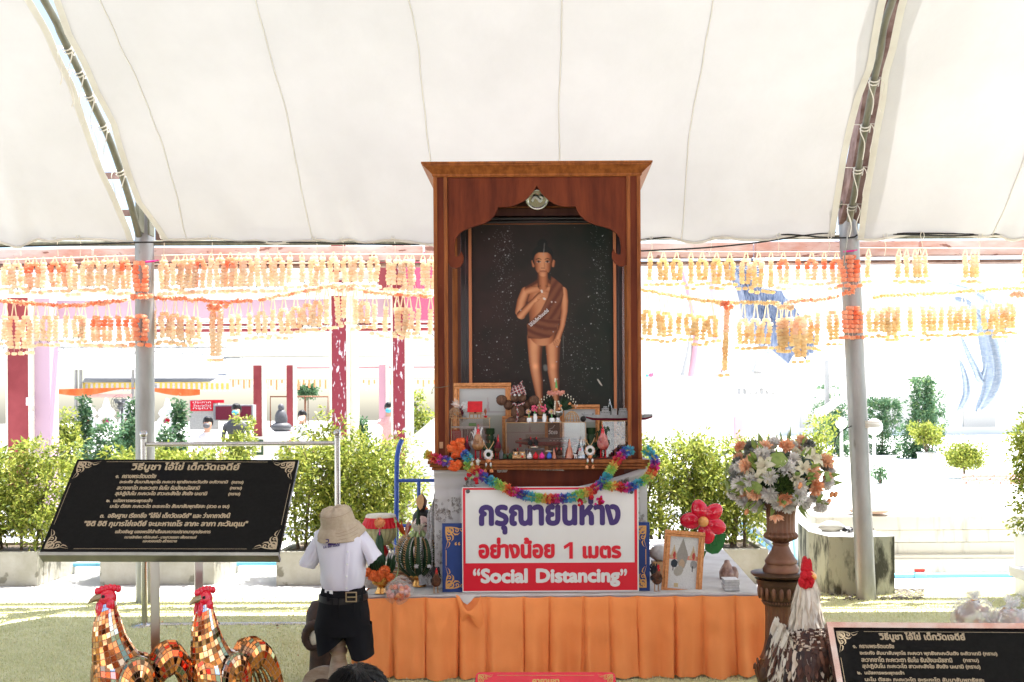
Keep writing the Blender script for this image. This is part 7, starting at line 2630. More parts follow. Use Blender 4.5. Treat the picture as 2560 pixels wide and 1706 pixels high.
for (px, py, r) in ((1876, 1184, 15), (1990, 1130, 14), (1850, 1245, 14), (2020, 1130, 16)):
 p, n_ = ball_px(px, py)
 rose(p, n_, r / F * DU)
for (px, py, r, m_) in ((1945, 1155, 24, 'leafpale'), (1828, 1180, 26, 'leafpale'), (1830, 1215, 26, 'leafpale'), (1990, 1240, 14, 'leafpale'), (1890, 1216, 22, 'leafpale'), (2058, 1192, 16, 'leafpale'), (2040, 1240, 18, 'leafpale'), (1826, 1140, 14, 'leafpale')):
 p, n_ = ball_px(px, py)
 broad_leaf(p + n_ * .022, n_, r / F * DU, m_)
mb = MB()
for k in range(260):
 p, n_ = ball_px(1960 + R.gauss(0, 13), 1208 + R.gauss(0, 13))
 mb.petal(p, n_ + rnd_dir() * .8, .028, .012, 0)
mb.build('green_sprigs', M['leaf_dark'], t)
for k in range(46):
 u = rnd_dir()
 if u.y < -.15 and abs(u.x) < .8:
  u.y = -u.y
 mum(on_ball(u, .97), u, R.uniform(.034, .045), R.choice(('mum_white', 'mum_white', 'mum_peach', 'thistle')))
mb = MB()
for k in range(60):
 u = rnd_dir()
 mb.petal(on_ball(u, .95), u + Vector((0, 0, .3)), .09, .03, 0)
for (px, py, l) in ((1975, 1098, .07), (1999, 1100, .04), (1942, 1094, .03)):
 p = P(px, py + 12, DU)
 mb.petal(p, Vector((.05, 0, 1)), l + .03, .008, 0)
mb.build('filler_leaves', M['leafpale'], t)
for (px, py) in ((2070, 1232), (1872, 1272), (1996, 1212), (2064, 1248), (2080, 1232)):
 p, n_ = ball_px(px, py)
 mb = MB()
 mb.ell(p + n_ * .02, (.012, .012, .018), 0, 10, 8, M=Matrix.Rotation(.4, 3, 'Y'))
 mb.build('bud', M['peach'], t)
p = P(1940, 1290, DU - .12)
mb = MB()
for k in range(60):
 a = R.uniform(0, 2 * PI)
 mb.petal(p, Vector((math.cos(a), -.4, math.sin(a) * .45 - .35)), R.uniform(.03, .048), .009, 0 if R.random() < .6 else 1)
mb.tube([p, P(1940, 1262, DU - .07)], .002, 4, 2)
mb.build('hanging_blossom', [M['mum_peach'], M['mum_red'], M['darkgreen']], t)
# ------------------------------------------------ big white and dark rooster
DR_ = 4.35
t = thing('feathered_rooster', (P(2020, 1600, DR_).x, DR_, 0), 'large white-necked rooster with red comb and dark mottled body', 'rooster')
Rb = lambda px, py, dd=0: P(px, py, DR_ + dd)
neckp = [(2020, 1438, .026), (2016, 1456, .038), (2016, 1485, .044), (2016, 1520, .050), (2020, 1555, .064), (2023, 1590, .10)]
bodyp = [(2024, 1562, .07), (2024, 1582, .115), (2022, 1612, .140), (2020, 1650, .150), (2018, 1690, .135), (2015, 1730, .10), (2014, 1770, .06)]
def ring_at(px, py, r, ys=.9, n=24):
 c = Rb(px, py)
 return [c + Vector((r * math.cos(a), r * ys * math.sin(a), 0)) for a in np.linspace(0, 2 * PI, n + 1)[:-1]]
mb = MB()
mb.loft([ring_at(*q) for q in neckp] + [ring_at(*q, 1.05) for q in bodyp[2:]], 0)
mb.build('body', mat('down', (.35, .27, .20), .9, c2=(.10, .05, .03), scale=9), t)
FEA = [mat('feather_cream', (.70, .62, .50), .7, island=[(.72, .65, .54), (.60, .50, .38), (.78, .72, .62)], transl=.15), mat('feather_dark', (.03, .018, .012), .5, island=[(.018, .012, .01), (.06, .025, .015), (.11, .04, .02)]), mat('feather_buff', (.45, .32, .20), .7, island=[(.5, .38, .26), (.62, .52, .42)])]
def feather(mb, p, d, L, wd, mi, nrm):
 d = d.normalized()
 s_ = d.cross(nrm).normalized()
 k = R.uniform(-.15, .15)
 pts = [p + d * L * q + nrm * (.02 * L * math.sin(q * PI)) + s_ * k * L * q * q for q in (0, .35, .7, 1)]
 ws = (wd * .4, wd * .5, wd * .42, wd * .03)
 vs = []
 for q, w_ in zip(pts, ws):
  vs += [q - s_ * w_, q + s_ * w_]
 mb.add(vs, [(0, 1, 3, 2), (2, 3, 5, 4), (4, 5, 7, 6)], mi)
mb = MB()
for k in range(1500):
 v = R.random() ** .9
 a = R.uniform(0, 2 * PI)
 q = v * (len(neckp) - 1)
 i = min(int(q), len(neckp) - 2)
 px, py, r = (lerp(neckp[i][j], neckp[i + 1][j], q - i) for j in range(3))
 c = Rb(px, py)
 nr = Vector((math.cos(a), math.sin(a), 0))
 L = lerp(.07, .14, v) * R.uniform(.8, 1.2)
 feather(mb, c + nr * r * .98, Vector((nr.x * .25, nr.y * .25, -1)) + rnd_dir() * .10, L, .014, 0 if R.random() < .85 else 2, nr)
mb.build('hackle_feathers', FEA, t)
mb = MB()
for k in range(3200):
 v = R.random()
 a = R.uniform(0, 2 * PI)
 q = v * (len(bodyp) - 1)
 i = min(int(q), len(bodyp) - 2)
 px, py, r = (lerp(bodyp[i][j], bodyp[i + 1][j], q - i) for j in range(3))
 c = Rb(px, py)
 nr = Vector((math.cos(a), math.sin(a) * 1.1, 0))
 side = abs(math.cos(a))
 mi = 1
 if side > .8 and R.random() < .45:
  mi = 0
 elif R.random() < .16:
  mi = 2
 feather(mb, c + nr * r * 1.0, Vector((nr.x * .2, nr.y * .2, -1)) + rnd_dir() * .2, R.uniform(.035, .07), .017, mi, nr.normalized())
mb.build('body_feathers', FEA, t)
for sg in (-1, 1):
 mb = MB()
 for k in range(190):
  u, v = R.random(), R.random()
  c = Rb(2022 + sg * lerp(58, 70, v), lerp(1560, 1680, v)) + Vector((sg * R.uniform(-.01, .02), lerp(-.10, .16, u), 0))
  feather(mb, c, Vector((sg * .12, .25, -1)) + rnd_dir() * .2, R.uniform(.07, .12), .03, 0 if v < .25 or R.random() < .45 else 1, Vector((sg, -.3, .2)).normalized())
 mb.build('wing', FEA, t)
mb = MB()
for k in range(26):
 p = Rb(2018 + R.uniform(-20, 20), 1640, .16)
 feather(mb, p, Vector((R.uniform(-.15, .15), .9, R.uniform(-.9, -.3))), R.uniform(.2, .3), .04, 1, Vector((1, 0, .3)).normalized())
mb.build('tail', FEA, t)
mb = MB()
cm_ = [(2005, 1428), (2008, 1408), (2011, 1396), (2016, 1392), (2019, 1398), (2022, 1402), (2027, 1398), (2030, 1408), (2031, 1422), (2030, 1438), (2012, 1436)]
mb.prism([Rb(a, b, -.035) for a, b in cm_], (0, .03, 0))
mb.ell(Rb(2019, 1440, -.01), (.032, .04, .036), 0, 14, 10)
for (a, b, rx, rz) in ((2010, 1440, .017, .022), (2004, 1456, .015, .024), (2016, 1460, .018, .022), (2028, 1452, .015, .025), (2022, 1440, .02, .02), (2012, 1466, .012, .014), (2026, 1464, .012, .012)):
 mb.ell(Rb(a, b, -.045), (rx, .02, rz), 0, 10, 8, fn=lambda u: 1 + .2 * noise.noise(u * 5))
mb.build('comb_and_wattles', mat('comb_red', (.50, .004, .012), .6, bump=.8, bscale=160), t)
mb = MB()
mb.loft([[Rb(a, b, -.05) + Vector((r * math.cos(q), .9 * r * math.sin(q), r * .5 * math.sin(q))) for q in np.linspace(0, 2 * PI, 9)[:-1]] for (a, b, r) in ((2026, 1434, .016), (2033, 1437, .015), (2037, 1444, .010), (2037, 1450, .003))])
mb.build('beak', M['gloss_yel'], t)
for sg in (-1, 1):
 mb = MB()
 mb.tube([Rb(2018 + sg * 26, 1730), Vector((Rb(2018 + sg * 26, 1730).x, DR_, .02))], .014, 8)
 for k in range(3):
  c = Vector((Rb(2018 + sg * 26, 1730).x, DR_, .015))
  mb.tube([c, c + Vector(((k - 1) * .05, -.07, -.005))], .009, 6)
 mb.build('leg', M['gloss_yel'], t)
# ------------------------------------------------ plastic bags of oranges, bench, nearest visitor
for (px, py, d, rx, rz, lab, sd_) in ((2434, 1555, 6.6, .14, .19, 'taller knotted clear plastic bag of orange garlands behind the right plaque', 1), (2530, 1555, 6.5, .14, .12, 'shorter clear plastic bag of garlands at the right photo edge', 2)):
 base = Vector((P(px, py, d).x, d, 0))
 t = thing('plastic_bag', base, lab, 'bag')
 zc = P(px, py - (55 if sd_ == 1 else 35), d).z
 mb = MB()
 rs = R
 z_off = 0.0
 mb.ell(base + Vector((0, 0, zc * .55)), (rx, rx * .85, zc * .55), 0, 40, 28, fn=lambda u: 1 + .16 * noise.noise(u * 3 + Vector((sd_, 0, 0))) + .07 * noise.noise(u * 9) - (.25 if u.z > .8 else 0))
 p = base + Vector((0, 0, zc * 1.02))
 for k in range(16):
  a = R.uniform(0, 2 * PI)
  mb.petal(p, Vector((math.cos(a) * .7, math.sin(a) * .7, R.uniform(.5, 1.2))), R.uniform(.06, .12), .06, 0)
 mb.build('film', mat('milky_film', (.75, .73, .72), .25, transl=.5, coat=.5) if False else M['film'], t)
 mb = MB()
 for k in range(60):
  u = rnd_dir()
  c = base + Vector((u.x * rx * .75, u.y * rx * .6, zc * .5 + u.z * zc * .42))
  mb.puff(c, R.uniform(.022, .036), k % 5, 12)
 mb.build('contents', [M['straw'], M['palepink'], M['peach'], M['whitef'], M['tan']], t)
 mb = MB()
 for k in range(60):
  a, z = R.uniform(0, 2 * PI), R.uniform(.1, 1.1) * zc
  c = base + Vector((rx * .96 * math.cos(a), rx * .8 * math.sin(a), z)) * 1
  mb.petal(c, rnd_dir(), R.uniform(.05, .1), .02, 0)
 mb.build('crinkles', M['film'], t)
t = thing('white_bench', P(2545, 1490, 7.3), 'white painted bench corner cut by the right photo edge', 'bench')
mb = MB()
a, b = P(2522, 1436, 7.3), P(2600, 1465, 7.3)
a.x = P(2522, 1436, 7.7).x
mb.bb(a.x, a.x + 1.2, 7.3, 7.7, a.z - .075, a.z, bev=.006)
mb.build('seat', M['offwhite'], t)
for dx in (.09, 1.1):
 mb = MB()
 mb.bb(a.x + dx - .03, a.x + dx + .04, 7.36, 7.43, 0, a.z - .078)
 mb.build('leg', M['greyw'], t)
t = thing('person', (P(894, 1706, 3.0).x, 3.0, 0), 'person with black hair at the bottom edge, only the crown showing', 'person')
hx = P(893, 1666, 3.0)
mb = MB()
z_ = hx.z
rings = []
for (r, yy, z, sy) in ((.22, .0, .0, 1.2), (.24, .0, .06, 1.2), (.19, .03, .18, 1.0), (.17, .03, z_ - .46, .7), (.19, .02, z_ - .36, .62), (.17, .02, z_ - .29, .6), (.07, .01, z_ - .25, .9), (.055, 0, z_ - .21, 1), (.07, -.01, z_ - .17, 1.1), (.078, -.01, z_ - .10, 1.15), (.07, -.01, z_ - .04, 1.15), (.03, 0, z_ - .012, 1.1)):
 rings.append([Vector((hx.x + r * math.cos(a), 3.0 + yy + r * sy * math.sin(a), z)) for a in np.linspace(0, 2 * PI, 25)[:-1]])
mb.loft(rings)
ob = mb.build('body', [M['skin'], M['blackcloth']], t)
for p in ob.data.polygons:
 if p.center.z < z_ - .26:
  p.material_index = 1
mb = MB()
hc = Vector((hx.x, 3.0, z_ - .105))
mb.ell(hc, (.088, .105, .105), 0, 28, 20, fn=lambda u: 1 + .03 * noise.noise(u * 6))
for k in range(1600):
 u = rnd_dir()
 if u.z < -.3:
  u.z *= -1
 tgt = Vector((u.x * .3, u.y * .3 + .2, -1))
 tn = (tgt - u * tgt.dot(u)).normalized()
 c = hc + Vector((u.x * .088, u.y * .105, u.z * .105))
 mb.tube([c, c + tn * .03 + u * .004, c + tn * .06 - u * .006], [.0012, .0012, .0004], 3, cap=False)
mb.build('hair', M['hair'], t)
# ------------------------------------------------ small figures
def ringc(c, rx, ry, n=14, M_=None):
 return [c + Vector((rx * math.cos(a), ry * math.sin(a), 0)) for a in np.linspace(0, 2 * PI, n + 1)[:-1]]
def small_rooster(base, h, yaw, body, neck, tail, red, leg, label, group=None, tail_n=9, comb=1.0):
 """rooster statuette, height h, beak towards local -y"""
 t = thing('rooster_figurine', base, label, 'rooster figurine', group)
 Rz = Matrix.Rotation(yaw, 3, 'Z')
 W = lambda x, y, z: Rz @ Vector((x * h, y * h, z * h)) + Vector(base)
 def rr(y, z, r, k=1.0, til=.3):
  return [W(r * math.cos(a), y + r * k * math.sin(a) * til, z + r * k * math.sin(a)) for a in np.linspace(0, 2 * PI, 15)[:-1]]
 mb = MB()
 mb.loft([rr(.26, .50, .03), rr(.20, .48, .11), rr(.10, .44, .17), rr(0, .42, .19), rr(-.09, .44, .17), rr(-.14, .50, .10), rr(-.15, .54, .04)])
 mb.build('body', M[body], t)
 mb = MB()
 mb.loft([ring for ring in ([W(r * math.cos(a), y + r * math.sin(a), z) for a in np.linspace(0, 2 * PI, 15)[:-1]] for (y, z, r) in ((-.04, .46, .17), (-.09, .56, .135), (-.13, .66, .095), (-.15, .75, .065), (-.155, .81, .05)))])
 for k in range(60):
  a = R.uniform(0, 2 * PI)
  z = R.uniform(.52, .74)
  r = lerp(.15, .07, (z - .5) / .25)
  mb.petal(W(r * math.cos(a), -.11 + r * math.sin(a), z), Rz @ Vector((math.cos(a) * .3, math.sin(a) * .3, -1)), h * .13, h * .035, 0)
 mb.build('neck', M[neck], t)
 mb = MB()
 for k in range(tail_n):
  s_ = (k - (tail_n - 1) / 2) / tail_n
  pts = catmull([W(s_ * .12, .20, .50), W(s_ * .3, .30, .72 + .1 * (k % 3)), W(s_ * .45, .44, .78 - .06 * (k % 3)), W(s_ * .6, .52, .55 - .05 * (k % 2))], 4)
  mb.tube(pts, [h * lerp(.035, .006, i / len(pts)) for i in range(len(pts))], 5)
 mb.build('tail', M[tail], t)
 for sg in (-1, 1):
  mb = MB()
  mb.ell(W(sg * .165, .04, .46), (.035 * h, .14 * h, .09 * h), 0, 10, 8, M=Rz)
  mb.build('wing', M[tail], t)
 mb = MB()
 mb.ell(W(0, -.17, .84), (.05 * h, .055 * h, .055 * h), 0, 10, 8)
 for k in range(5):
  mb.ell(W(0, -.22 + k * .035, .90 + .03 * comb * math.sin(.6 + k * .8)), (.016 * h, .024 * h, .045 * h * comb), 0, 6, 5)
 for sg in (-1, 1):
  mb.ell(W(sg * .025, -.205, .77), (.02 * h, .02 * h, .045 * h), 0, 6, 5)
 mb.build('red_head', M[red], t)
 mb = MB()
 mb.petal(W(0, -.21, .845), Rz @ Vector((0, -1, -.3)), h * .07, h * .035, 0)
 mb.petal(W(0, -.21, .84), Rz @ Vector((0, -1, -.3)), h * .07, h * .035, 0, side=Vector((0, 0, 1)))
 mb.build('beak', M['gloss_yel'], t)
 for sg in (-1, 1):
  mb = MB()
  mb.tube([W(sg * .07, .02, .30), W(sg * .07, .03, .02)], h * .02, 6)
  for k in (-1, 0, 1):
   mb.tube([W(sg * .07, .03, .012), W(sg * .07 + k * .05, -.07, .008)], h * .011, 4)
  mb.build('leg', M[leg], t)
 return t
zt_tab = TH + .007
tb = lambda px, d: Vector((P(px, 1480, d).x, d, zt_tab))
M['dark_plume'] = mat('dark_plume', (.03, .014, .009), .5, c2=(.16, .06, .025), scale=60)
small_rooster(tb(1090, 5.76), .155, .25, 'dark_plume', 'dark_plume', 'black', 'red', 'tan', 'dark brown rooster figurine with tall black tail beside the blue board left edge', tail_n=15)
small_rooster(tb(1642, 5.78), .165, .3, 'dark_plume', 'dark_plume', 'black', 'red', 'tan', 'dark brown rooster figurine between the blue board and gold picture frame')
def gold_bowl(base, s, label, name='gold_bowl'):
 mb = MB()
 mb.lathe([(.38, 0), (.42, .03), (.36, .10), (.28, .30), (.26, .34), (.30, .40), (.40, .44), (.52, .55), (.58, .75), (.60, .92), (.62, 1.0), (.56, .98), (.3, .8), (0, .78)], (0, 0, 0), 28)
 mb.v = [tuple(Vector(v) * s + Vector(base)) for v in mb.v]
 return mb
t = thing('leaf_cone_offering', tb(950, 5.77), 'slim green banana leaf cone with marigolds in a gold bowl', 'offering')
b0 = tb(955, 5.77)
gold_bowl(b0, .105, '').build('gold_bowl', M['goldm'], t)
mb = MB()
zc0 = b0.z + .09
mb.lathe([(.032, zc0), (.030, zc0 + .10), (.022, zc0 + .22), (.008, P(0, 1336, 5.77).z)], (b0.x - .012, b0.y, 0), 14)
mb.build('leaf_cone', M['darkgreen'], t)
mb = MB()
for k in range(26):
 a = 2 * PI * k / 26
 for j in range(2):
  mb.petal(Vector((b0.x + .05 * math.cos(a), b0.y + .05 * math.sin(a), zc0 + .01 + .03 * j)), Vector((.35 * math.cos(a), .35 * math.sin(a), 1)), .10, .018, 0)
mb.build('leaf_spikes', M['darkgreen'], t)
for (px, py, r) in ((918, 1431, 11), (934, 1440, 14), (955, 1435, 13), (962, 1428, 13), (975, 1443, 10), (945, 1446, 10)):
 mb = MB()
 mb.pom(P(px, py, 5.69), r / F * 5.7 * 1.15, 0, 130)
 mb.build('marigold', M['orangef'], t)
mb = MB()
mb.pom(P(949, 1308, 5.74), .034, 0, 150)
mb.tube([P(949, 1320, 5.75), P(949, 1338, 5.76)], .004, 5, 1)
mb.build('top_marigold', [M['peach'], M['magenta']], t)
t = thing('red_drum', tb(955, 6.15), 'drum on a red stand with red frill and olive silk pleats', 'drum')
DD_ = 6.15
dz = lambda py: P(950, py, DD_).z
dx_ = P(952, 1350, DD_).x
mb = MB()
mb.lathe([(0, dz(1287)), (.085, dz(1286)), (.092, dz(1289)), (.094, dz(1293))], (dx_, DD_, 0), 36)
mb.build('drum_skin', M['creamf'], t)
mb = MB()
mb.grid(lambda u, v: Vector((dx_ + (lerp(.094, .118, v) + .005 * v * math.sin(u * 2 * PI * 26)) * math.cos(2 * PI * u), DD_ + (lerp(.094, .118, v) + .005 * v * math.sin(u * 2 * PI * 26)) * math.sin(2 * PI * u), lerp(dz(1293), dz(1318), v))), 156, 5)
mb.build('red_frill', M['red'], t)
mb = MB()
mb.grid(lambda u, v: Vector((dx_ + (float(np.interp(v, [0, .3, .7, 1], [.098, .10, .082, .045])) + .005 * math.sin(u * 2 * PI * 20 + v * 3)) * math.cos(2 * PI * u), DD_ + (float(np.interp(v, [0, .3, .7, 1], [.098, .10, .082, .045])) + .005 * math.sin(u * 2 * PI * 20)) * math.sin(2 * PI * u), lerp(dz(1316), dz(1362), v))), 120, 10)
mb.build('silk_pleats', M['silk'], t)
mb = MB()
mb.lathe([(.03, dz(1362)), (.05, dz(1380)), (.022, dz(1400)), (.03, dz(1440)), (.08, zt_tab)], (dx_, DD_, 0), 16)
mb.build('stand', M['red'], t)
mb = MB()
path = catmull([P(985, 1294, 6.0), P(990, 1310, 5.98), P(993, 1360, 5.97), P(996, 1420, 5.96), P(988, 1448, 5.9), P(975, 1456, 5.88)], 5)
mb.tube(path, .004, 6)
mb.ell(path[4], .010, 0, 8, 6)
mb.build('green_cord', M['palegreen'], t)
t = thing('banana_leaf_offering', tb(1045, 6.0), 'tall tiered green banana leaf offering with white bud rows', 'offering')
DB_ = 6.0
bx_ = P(1046, 1400, DB_).x
bz = lambda py: P(1046, py, DB_).z
gold_bowl(Vector((bx_, DB_, zt_tab)), .115, '').build('gold_bowl', M['goldm'], t)
for k in range(12):
 a = 2 * PI * k / 12 + .12
 dv = Vector((math.cos(a), math.sin(a), 0))
 prof_ = [(.045, 1433), (.088, 1418), (.108, 1395), (.105, 1372), (.085, 1352), (.055, 1342)]
 path = catmull([Vector((bx_, DB_, bz(py))) + dv * r for r, py in prof_], 4)
 mb = MB()
 mb.tube(path, [.020 * math.sin(PI * min(1, .25 + .75 * i / len(path))) + .006 for i in range(len(path))], 8)
 mb.build('leaf_lobe', M['jade' if k % 2 else 'darkgreen'], t)
 sd_ = Vector((-dv.y, dv.x, 0))
 mb = MB()
 for i, c in enumerate(path[1:]):
  for sg in (-1, 1):
   mb.ell(c + dv * .016 + sd_ * .013 * sg, (.0045, .0045, .0045), 0 if sg > 0 else 1, 6, 4)
   mb.petal(c + dv * .012 + sd_ * .014 * sg, dv + Vector((0, 0, .5)) + sd_ * sg * .4, .028, .011, 0 if sg > 0 else 1)
 mb.build('bud_row', [M['whitef'], M['straw']], t)
for k in range(7):
 a = 2 * PI * k / 7 + .3
 dv = Vector((math.cos(a), math.sin(a), 0))
 mb = MB()
 mb.tube([Vector((bx_, DB_, bz(1368))) + dv * .055, Vector((bx_, DB_, bz(1345))) + dv * .048, Vector((bx_, DB_, bz(1325))) + dv * .03], [.017, .015, .002], 8)
 mb.build('green_horn', M['palegreen'], t)
mb = MB()
for k in range(22):
 a = 2 * PI * k / 22
 mb.petal(Vector((bx_ + .018 * math.cos(a), DB_ + .018 * math.sin(a), bz(1328))), Vector((math.cos(a) * .5, math.sin(a) * .5, .9)), .055, .016, 0)
mb.build('pale_crown', M['creamf'], t)
mb = MB()
mb.lathe([(.017, bz(1325)), (.014, bz(1300)), (.010, bz(1296)), (.013, bz(1292)), (.008, bz(1276)), (.002, bz(1262))], (bx_, DB_, 0), 12)
mb.build('leaf_spire', M['jade'], t)
mb = MB()
lf = [(1050, 1276), (1041, 1262), (1040, 1250), (1046, 1240), (1053, 1236), (1059, 1244), (1060, 1256), (1056, 1270)]
mb.prism([P(a, b, DB_ - .01) for a, b in lf], (0, .004, 0))
mb.tube([P(1055, 1238, DB_), P(1057, 1225, DB_), P(1060, 1216, DB_)], .0015, 4)
mb.build('gold_leaf', M['straw'], t)
for (px, py) in ((1041, 1416), (1073, 1416)):
 mb = MB()
 mb.puff(P(px, py, DB_ - .13), .016, 0, 26)
 mb.build('white_blossom', M['whitef'], t)
t = thing('painted_bust', Vector((P(1056, 1400, 6.6).x, 6.6, TH)), 'pale painted bust with black hair half behind the lace', 'statue')
c = P(1056, 1316, 6.6)
mb = MB()
mb.ell(c, (.062, .065, .09), 0, 20, 14)
mb.ell(c + Vector((0, -.062, -.01)), (.010, .014, .02), 0, 8, 6)
mb.tube([c + Vector((0, 0, -.06)), c + Vector((0, 0, -.14))], .032, 10)
mb.loft([ringc(Vector((c.x, 6.6, zt_tab)), .09, .06), ringc(Vector((c.x, 6.6, c.z - .2)), .12, .07), ringc(Vector((c.x, 6.6, c.z - .13)), .05, .045)])
mb.build('head_and_shoulders', M['face'], t)
mb = MB()
mb.ell(c + Vector((0, .022, .035)), (.070, .068, .085), 0, 18, 12, fn=lambda u: 1 if u.z > -.5 else .8)
mb.ell(c + Vector((.0, .0, .125)), (.03, .03, .035), 0, 12, 8)
mb.build('hair', M['hair'], t)
for sg in (-1, 1):
 mb = MB()
 e = c + Vector((sg * .026, -.060, .008))
 mb.ell(e, (.013, .004, .005), 0, 10, 6)
 mb.tube([e + Vector((-.014, -.002, .016)), e + Vector((0, -.004, .022)), e + Vector((.014, -.002, .016))], .0018, 4)
 mb.build('eye_and_brow', M['black'], t)
mb = MB()
mb.ell(c + Vector((0, -.060, -.044)), (.016, .006, .006), 0, 10, 6)
mb.build('lips', M['crimson'], t)
mb = MB()
mb.lathe([(.03, 0), (.034, .03), (.015, .06), (0, .08)], c + Vector((.0, 0, .14)), 14)
mb.puff(c + Vector((.03, -.02, .12)), .014, 1, 16)
mb.build('headdress', [M['brown'], M['orangef']], t)
t = thing('wicker_basket', tb(1000, 6.1), 'low brown wicker basket behind the marigold cone', 'basket')
for k in range(5):
 mb = MB()
 mb.tube([Vector((P(1000, 1440, 6.1).x + .13 * math.cos(a), 6.1 + .08 * math.sin(a), zt_tab + .015 + k * .017)) for a in np.linspace(0, 2 * PI, 30)], .0085, 6, cap=False)
 mb.build('woven_ring', M['glaze'], t)
mb = MB()
mb.grid(lambda u, v: tb(925, 6.0) + Vector((.11 * (v * 1.0) * math.cos(u * 2 * PI), .07 * v * math.sin(u * 2 * PI), .075 * (1 - v ** 2.2) * (1 + .3 * noise.noise(Vector((u * 6, v * 4, 1)))) + .002)), 30, 12)
mb.build('cloth_bundle', mat('bundle_cloth', (.45, .40, .36), .9, c2=(.22, .16, .14), scale=18, bump=.5), label='crumpled beige cloth bundle left of the gold bowl', cat='cloth')
mb = MB()
mb.grid(lambda u, v: tb(885, 6.1) + Vector((.09 * v * math.cos(u * 2 * PI), .07 * v * math.sin(u * 2 * PI), .09 * (1 - v ** 2.2) + .002)), 24, 8)
mb.build('dark_bundle', M['violet'], label='dark violet and blue cloth bundle behind the shirt sleeve', cat='cloth')
t = thing('cellophane_parcel', tb(1002, 6.35), 'pink and clear cellophane wrapped parcel behind the drum cord', 'parcel')
mb = MB()
for k in range(26):
 p = P(R.uniform(985, 1022), R.uniform(1360, 1440), 6.35 + R.uniform(-.05, .05))
 mb.petal(p, Vector((R.uniform(-1, 1), -.2, R.uniform(-.5, 1))), .10, .035, k % 3)
for k in range(7):
 p = P(1015, 1345, 6.35)
 mb.petal(p, Vector((R.uniform(-1, .3), 0, R.uniform(.3, 1))), .12, .03, 1 if k % 2 else 3)
mb.build('wrapping', [M['whitef'], M['palepink'], M['whitef'], M['orangef']], t)
t = thing('marigold_bag', tb(998, 5.68), 'clear bag of loose orange marigolds slumped over the table edge', 'bag')
c = P(996, 1476, 5.70)
mb = MB()
for k in range(34):
 u = rnd_dir()
 mb.pom(c + Vector((u.x * .06, u.y * .03, u.z * .035 - .01)), .019, k % 3, 30)
mb.build('petals', [M['orangef'], M['peach'], M['palepink']], t)
mb = MB()
mb.grid(lambda u, v: c + Vector(((.085 * math.sin(PI * v) ** .6 * math.cos(2 * PI * u) + .03 * (v - .5)) * (1 + .15 * noise.noise(Vector((u * 5, v * 5, 0)))), .045 * math.sin(PI * v) ** .6 * math.sin(2 * PI * u), (v - .5) * .14 + .02 * math.sin(u * 12))), 26, 14)
mb.build('film', M['film2'], t)
# ------------------------------------------------ right part of the table
def frame_pic(px0, px1, py0, py1, d, fwp, lean, label, picfn, roll=0.0, bw=1, parent_name='picture_frame', rail=.018):
 a, b = P(px0, py1, d), P(px1, py0, d)
 wd, ht = b.x - a.x, b.z - a.z
 t = thing(parent_name, Vector(((a.x + b.x) / 2, d, a.z)), label, 'picture frame')
 Q = Matrix.Rotation(roll, 3, 'Y') @ Matrix.Rotation(lean, 3, 'X')
 O = Vector((a.x, d, a.z))
 U, V = Q @ Vector((1, 0, 0)), Q @ Vector((0, 0, 1))
 Nn = Q @ Vector((0, -1, 0))
 fw = fwp / F * d
 for (x0, y0, x1, y1, k) in ((0, 0, wd, fw, 0), (0, ht - fw, wd, ht, 0), (0, fw, fw, ht - fw, 0), (wd - fw, fw, wd, ht - fw, 0)):
  mb = MB()
  for (ins, hh0, hh1) in ((0, -.006, .010), (fw * .28, .0105, .014), (fw * .70, .0, .0105)):
   pass
  qs = [(x0, y0), (x1, y0), (x1, y1), (x0, y1)]
  vs = [O + U * x + V * y + Nn * h_ for h_ in (-.006, .010) for x, y in qs]
  mb.add(vs, [(0, 1, 2, 3), (7, 6, 5, 4), (0, 4, 5, 1), (1, 5, 6, 2), (2, 6, 7, 3), (3, 7, 4, 0)])
  if x1 - x0 > y1 - y0:
   mb.tube([O + U * x0 + V * (y0 + y1) / 2 + Nn * .010, O + U * x1 + V * (y0 + y1) / 2 + Nn * .010], fw * .22, 8)
  else:
   mb.tube([O + U * (x0 + x1) / 2 + V * y0 + Nn * .010, O + U * (x0 + x1) / 2 + V * y1 + Nn * .010], fw * .22, 8)
  mb.build('frame_rail', M['gold_frame'], t)
 painted('print', O + U * fw + V * (ht - fw), U, V, wd - 2 * fw, ht - 2 * fw, picfn, 60, 90, vcol_mat('print_paper', .35), t)
 return t
def pic_temple(gx, gy):
 C = np.ones(gx.shape + (3,)) * np.array([.60, .60, .56])
 def ov(m, c):
  C[m] = c
 ov(np.abs(gy - .40) < .035, np.array([.62, .22, .16]))
 for cx in (.16, .84):
  ov((np.abs(gx - cx) < .16 * np.clip((gy - .12) / .3, 0, 1) ** 1.6) & (gy < .42), np.array([.50, .38, .22]))
  ov(((gx - cx - .02) / .05) ** 2 + ((gy - .36) / .07) ** 2 < 1, np.array([.45, .06, .05]))
  ov(((gx - cx - .03) / .12) ** 2 + ((gy - .52) / .08) ** 2 < 1, np.array([.03, .045, .055]) if cx < .5 else np.array([.3, .3, .28]))
  ov((np.abs(gx - cx) < .02) & (gy > .55) & (gy < .66), np.array([.06, .05, .05]))
 w_ = .2 * np.where(gy < .33, (gy - .02) / .31, 1 - ((gy - .33) / .35) ** 2)
 ov(np.abs(gx - .46) < w_, np.array([.30, .28, .24]))
 ov(((gx - .46) / .10) ** 2 + ((gy - .52) / .09) ** 2 < 1, np.array([.45, .33, .22]))
 ov(((gx - .38 + (gy - .6) * .4) / .16) ** 2 + ((gy - .66) / .10) ** 2 < 1, np.array([.36, .34, .28]))
 ov((np.abs(gx - .3) < .07) & (np.abs(gy - .93) < .04), np.array([.52, .42, .22]))
 n_ = np.random.RandomState(2).rand(*gx.shape)[..., None]
 return C * (.85 + .2 * n_)
